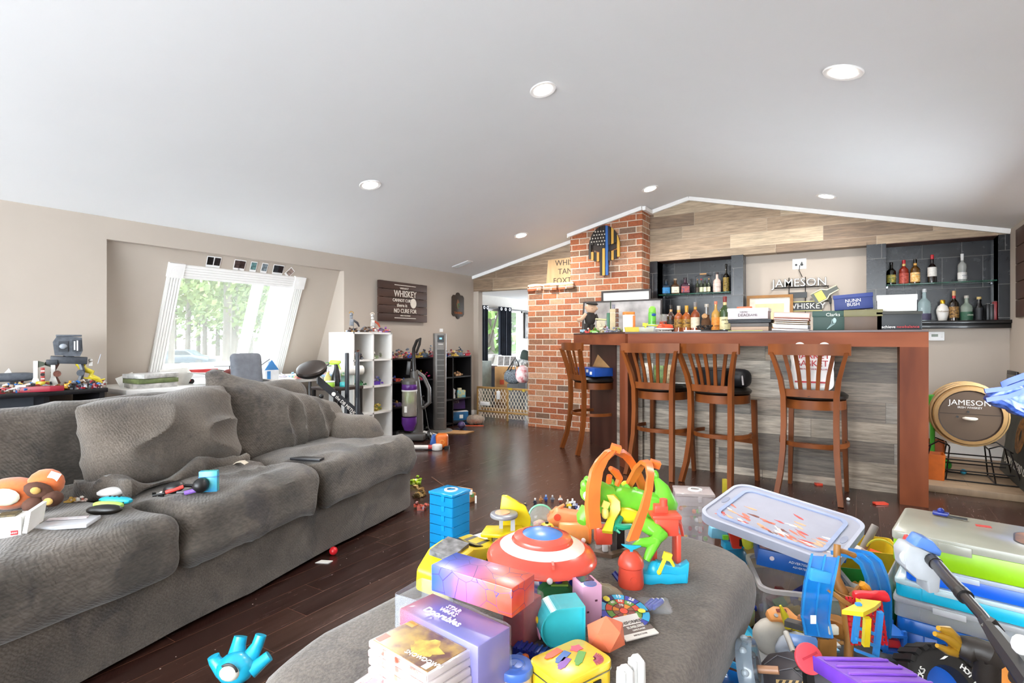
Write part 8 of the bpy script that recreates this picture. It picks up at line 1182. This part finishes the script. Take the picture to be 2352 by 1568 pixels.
def L6(*p): return [at(x, y, d) - b for x, y, d in p]
part('jaw', t, M('f09a4a', .4), xf(prism([(-.05, -.14), (.06, -.14), (.07, .02), (.05, .05), (.02, .035), (-.005, .06), (-.035, .06), (-.055, .03)], .06, (0, .03, .02), UP, .006), (0, 0, 0), (0, 0, CA))); part('slot', t, M('8a5a34', .6), *[xf(prism(circ(.007, 12, ry=.014), .062, (x, .031, z), UP), (0, 0, .02), (0, 0, CA)) for x, z in ((-.02, -.03), (.015, -.03))]); part('dark_roller', t, M('3a302c', .5), xf(cy(.026, .066, (.03, .033, .03), UP, seg=16), (0, 0, 0), (0, 0, CA))); part('support', t, m_blk, xf(bx(.06, .04, .16, (0, 0, -.16)), (0, 0, 0), (0, 0, CA)))
A1, A2, A3 = at(1868, 1505, 1.36), at(2090, 1640, 1.05), at(1935, 1462, 1.52); PM = fr(A2 - A1, A3 - A1); pl_ = (A2 - A1).length; pw_ = ((A3 - A1) - Vector(PM.col[0]) * (A3 - A1).dot(PM.col[0])).length
t = thing('purple_ramp', 'purple ribbed toy ramp sloping out of the bottom of the view', 'toy ramp', A1 + (A2 - A1) / 2 + Vector(PM.col[1]) * pw_ / 2, rot=PM.to_euler()); m_pp = M('a06ade', .4)
part('bed', t, m_pp, prism(rrect(pl_, pw_, .012, 4), .022, (0, 0, -.022), None, .004)); part('rib', t, M('9058d2', .4), *[bx(.008, pw_ * .9, .006, (-pl_ / 2 + pl_ * (k + .7) / 7, 0, 0), None, .002) for k in range(7)]); part('side_wall', t, M('8248d8', .4), bx(pl_, .006, .034, (0, -pw_ / 2, -.034), None, .002)); part('hook', t, m_pp, tube([(-pl_ * .35, pw_ * .5, -.01), (-pl_ * .30, pw_ * .62, -.02), (-pl_ * .22, pw_ * .62, -.03)], .012, 8)); part('prop', t, M('4a5058', .4), bx(.06, .05, .10, (.02, 0, -.12), None, .005))
# black truck bed, white shells, red disc, blue door, long rail
A1, A2, A3 = at(1745, 1585, 1.46), at(1905, 1590, 1.40), at(1772, 1478, 1.66); TMx = fr(A2 - A1, A3 - A1); tl, tw = .22, .20
t = thing('toy_truck', 'dark grey toy truck shell with a yellow hazard patch in the pile', 'toy truck', A1 + Vector(TMx.col[0]) * tl / 2 + Vector(TMx.col[1]) * tw / 2, rot=TMx.to_euler()); m_tk = M('454248', .4, ns=20, nv=.12)
part('shell', t, m_tk, prism([(-tl / 2, -tw / 2), (tl / 2, -tw / 2), (tl / 2, tw * .12), (.02, tw * .25), (-.02, tw * .5), (-tl * .36, tw * .42), (-tl / 2, tw * .1)], .04, (0, 0, -.04), None, .008)); part('panel_line', t, M('7a787c', .4), tube([(-tl * .42, tw * .1, .001), (-tl * .25, tw * .34, .001), (-.01, tw * .2, .001), (tl * .45, tw * .02, .001)], .0014, 5), tube([(-tl * .4, -tw * .1, .001), (-tl * .1, tw * .02, .001), (.0, -tw * .2, .001)], .0014, 5)); part('vent', t, m_blk, xf(lathe([(0, .001), (.014, .002), (.018, .0), (.02, -.002)], seg=20, sc=(1, .7, 1)), (.0, -.0, .002))); part('hazard_patch', t, M('d8b878', .4), bx(.075, .028, .001, (-.03, -tw * .34, .001), (0, 0, -.05))); part('hazard_stripe', t, m_blk, *[xf(prism([(0, -.013), (.008, -.013), (.016, .013), (.008, .013)], .0012), (-.066 + .016 * k, -tw * .34, .0012), (0, 0, -.05)) for k in range(4)]); part('wheel_arch', t, M('5a4a44', .5), xf(lathe([(.03, 0), (.04, 0), (.04, .02), (.03, .02)], seg=20, caps=False), (.03, -tw * .62, -.01))); part('chassis', t, m_blk, bx(tl * .8, tw * .6, .06, (0, -.02, -.10)))
t = thing('white_shell', 'cream white rounded toy shell lying behind the dark truck shell', 'toy part', onZ(1775, 1492, .06), CA + .3); part('shell', t, M('c8c2b6', .5), sp(.075, .05, .06, (0, 0, .05), seg=18, e=.9)); part('underside', t, M('d8d4cc', .5), cy(.05, .05, (0, 0, -.05)))
t = thing('white_shell', 'lumpy pale blue-white toy shell beside the red disc', 'toy part', onZ(1832, 1520, .06), CA); part('shell', t, M('b8c0cc', .5), crumple(sp(.075, .05, .05, (0, 0, .045), seg=18), .008, 30)); part('underside', t, M('cfd4da', .5), cy(.05, .05, (0, 0, -.05)))
solo('door_toy', 'flat blue toy door with a grey hinge on the white shells', 'toy part', [(P_('5a8fd8'), bx(.085, .05, .01, bv=.003)), (M('d8d4cc', .4), xf(cy(.009, .075, seg=10), (-.05, .03, .005), UP))], onZ(1848, 1478, .17), CA, rot=(R(20), R(6), CA + R(-6)))
t = thing('red_disc', 'coral red toy disc standing against the purple ramp', 'toy disc', at(1858, 1512, 1.42), rot=(R(62), R(10), CA)); part('disc', t, M('f04f5a', .35), cy(.037, .010, (0, 0, -.005), seg=28, bv=.003)); part('groove', t, M('c83a48', .4), bx(.045, .005, .002, (0, .006, .005), (0, 0, .5))); part('peg', t, m_blk, bx(.02, .05, .02, (0, -.04, -.02)))
b = onZ(1860, 1470, .08); t = thing('toy_bridge', 'long grey and brown toy bridge rail lying across the pile', 'toy', b, 0)
def L7(*p): return [at(x, y, d) - b for x, y, d in p]
part('deck', t, M('4a4644', .5, ns=20, nv=.3), ribbon(L7((1805, 1428, 1.72), (1850, 1440, 1.68), (1905, 1458, 1.64)), (0, 0, 1), .018, .028)); part('brown_edge', t, M('a8704a', .5), ribbon(L7((1835, 1415, 1.70), (1880, 1432, 1.66), (1920, 1450, 1.63)), tuple(cam(.6, 1)), .016, .012)); part('white_end', t, M('d8d4c0', .4), *[bx(.03, .02, .025, v, (0, 0, CA), .004) for v in L7((1912, 1455, 1.62))]); part('black_mid', t, m_blk, ribbon(L7((1855, 1442, 1.675), (1880, 1450, 1.655)), (0, 0, 1), .02, .032)); part('trestle', t, m_tb, *[bx(.05, .012, .16, v - Vector((0, 0, .17)), (0, 0, CA)) for v in L7((1900, 1458, 1.64),)])
t = thing('orange_rocker', 'orange curved toy piece with a red slot and silver screw', 'toy', onZ(1800, 1462, .10), CA); part('curve', t, M('f0a25a', .4), prism([(-.05, .0), (-.045, .03), (-.02, .045), (.02, .042), (.03, .02), (.06, -.02), (.07, -.01), (.04, .035), (.03, .055), (-.03, .062), (-.06, .03)], .03, (0, .015, .02), UP, .004) if False else xf(prism([(-.06, -.02), (.0, -.02), (.05, -.05), (.07, -.035), (.035, .0), (.02, .03), (-.03, .035), (-.06, .02)], .03, bv=.006), (0, 0, .06), (R(30), 0, 0))); part('slot', t, M('8a2a22', .5), xf(bx(.035, .012, .002, (-.01, .014, .031)), (0, 0, .06), (R(30), 0, 0))); part('screw', t, M('b0b4b8', .3, metal=.7), xf(cy(.007, .003, (-.036, -.004, .030), seg=12), (0, 0, .06), (R(30), 0, 0))); part('prop', t, m_blk, bx(.05, .03, .14, (0, .01, -.09)))
solo('yellow_feather', 'yellow toy feather stuck upright beside the orange curved piece', 'toy', [(P_('f2dc2a'), join(tube([(0, 0, 0), (-.015, 0, .04), (-.03, 0, .075)], [.014, .012, .004], 8), *[bx(.012, .01, .03, (.012 + .013 * k, 0, -.01 - .003 * k), (0, .5, 0), .003) for k in range(5)]))], onZ(1812, 1440, .16), CA); solo('yellow_peg', 'short yellow peg at the left end of the orange curved piece', 'toy', [(P_('f2c82a'), cy(.014, .03, bv=.004))], onZ(1768, 1448, .13), CA, rot=(0, R(-20), CA))
solo('brown_raft', 'brown plank-textured toy raft behind the blue track', 'toy', [(m_tb, join(*[bx(.10, .016, .012, (0, -.05 + .018 * k, 0), None, .003) for k in range(6)], bx(.012, .11, .02, (.05, 0, 0))))], onZ(1915, 1452, .11), CA, rot=(R(25), R(14), CA + R(10)))
solo('white_figurine', 'small white toy astronaut head lying at the top of the purple ramp', 'toy', [(M('ecebe8', .35), join(sp(.022, .018, .018, (0, 0, .018), seg=12), bx(.03, .02, .016, (-.03, 0, .0), None, .004)))], onZ(1938, 1470, .20), CA)
solo('white_plate', 'flat white toy plate beside the bridge rail end', 'toy', [(M('e8eaec', .4), bx(.09, .03, .008, bv=.002)), (P_('6ab0d8'), bx(.05, .04, .006, (.0, -.02, 0)))], onZ(1895, 1482, .15), CA)
# things on the floor between ottoman and pile
b = onZ(1700, 1450); t = thing('teal_track', 'teal toy track channel on the floor beside the ottoman', 'toy track', b, 0); e0, e1 = onZ(1668, 1408) - b, onZ(1748, 1512) - b; sv = (e1 - e0).cross(Vector((0, 0, 1))).normalized(); part('channel', t, M('3ab4d4', .35), ribbon([e0 + Vector((0, 0, .006)), e1 + Vector((0, 0, .006))], tuple(sv), .06, .008)); part('rail', t, M('2a9cc4', .35), ribbon([e0 + sv * .03 + Vector((0, 0, .015)), e1 + sv * .03 + Vector((0, 0, .015))], tuple(sv), .006, .022)); part('rail', t, M('2a9cc4', .35), ribbon([e0 - sv * .03 + Vector((0, 0, .015)), e1 - sv * .03 + Vector((0, 0, .015))], tuple(sv), .006, .022)); part('decal', t, m_blk, ribbon([e0.lerp(e1, .62) + Vector((0, 0, .0115)), e0.lerp(e1, .80) + Vector((0, 0, .0115))], tuple(sv), .032, .002)); part('decal_border', t, M('e8b06a', .4), ribbon([e0.lerp(e1, .60) + Vector((0, 0, .0108)), e0.lerp(e1, .82) + Vector((0, 0, .0108))], tuple(sv), .038, .001))
t = thing('blue_clip', 'small royal blue toy clip on the floor behind the teal track', 'toy part', onZ(1713, 1412), CA); part('bar', t, P_('2a44b8'), bx(.085, .03, .022, (0, 0, .02), None, .006)); part('stem', t, P_('2a44b8'), cy(.012, .03, (-.01, .02, .035), seg=12), bx(.035, .05, .014, (0, -.03, .0), None, .003))
solo('green_card', 'small green and tan card standing on edge by the teal track', 'card', [(M('a8c89a', .4, ns=60, col2='c8a86a'), bx(.05, .004, .06, bv=.001))], onZ(1725, 1438), CA + .6)
t = thing('blue_ring_track', 'glossy translucent blue toy ring at the foot of the ottoman', 'toy track', onZ(1668, 1610), CA); part('ring', t, M('1a7fd8', .08, alpha=.75, coat=.6), lathe([(.062, 0), (.085, 0), (.090, .03), (.084, .055), (.078, .06), (.072, .055), (.066, .03)], seg=36, caps=False)); part('upper_band', t, M('2fb0e8', .08, alpha=.8, coat=.6), lathe([(.066, .075), (.082, .078), (.080, .09), (.068, .092)], seg=36, caps=False)); part('prop', t, M('1a7fd8', .1, alpha=.6), *[cy(.006, .03, (.075 * math.cos(a), .075 * math.sin(a), .052), seg=8) for a in (0, 2.1, 4.2)])
t = thing('wheel_toy', 'clear grey toy wheel standing between the blue ring and the truck shell', 'toy wheel', at(1722, 1535, 1.44), rot=(R(78), R(0), CA + R(62))); part('tyre', t, M('8a98a4', .08, alpha=.6, spec=.9, bump=.4, bs=40), lathe([(.03, -.018), (.07, -.02), (.076, 0), (.07, .02), (.03, .018)], seg=30)); part('hub', t, M('5a646c', .2, alpha=.8), cy(.03, .044, (0, 0, -.022), seg=20)); [part('lug', t, M('a8b4bc', .1, alpha=.7), sp(.010, loc=(.072 * math.cos(a), .072 * math.sin(a), .0), seg=8)) for a in [i * .7 for i in range(9)]]; part('axle', t, M('a87a5a', .4), cy(.010, .05, (0, 0, .02), seg=10))
solo('toy_heap', 'dark heap of toy parts at the bottom of the pile', 'toy', [(M('2a2e34', .6, ns=12, nv=.3), crumple(grid_box(.34, .26, .10, 12, 10, 4, .03), .02, 12, 6))], onZ(1900, 1560, .0) + cam(.03, .03), CA)
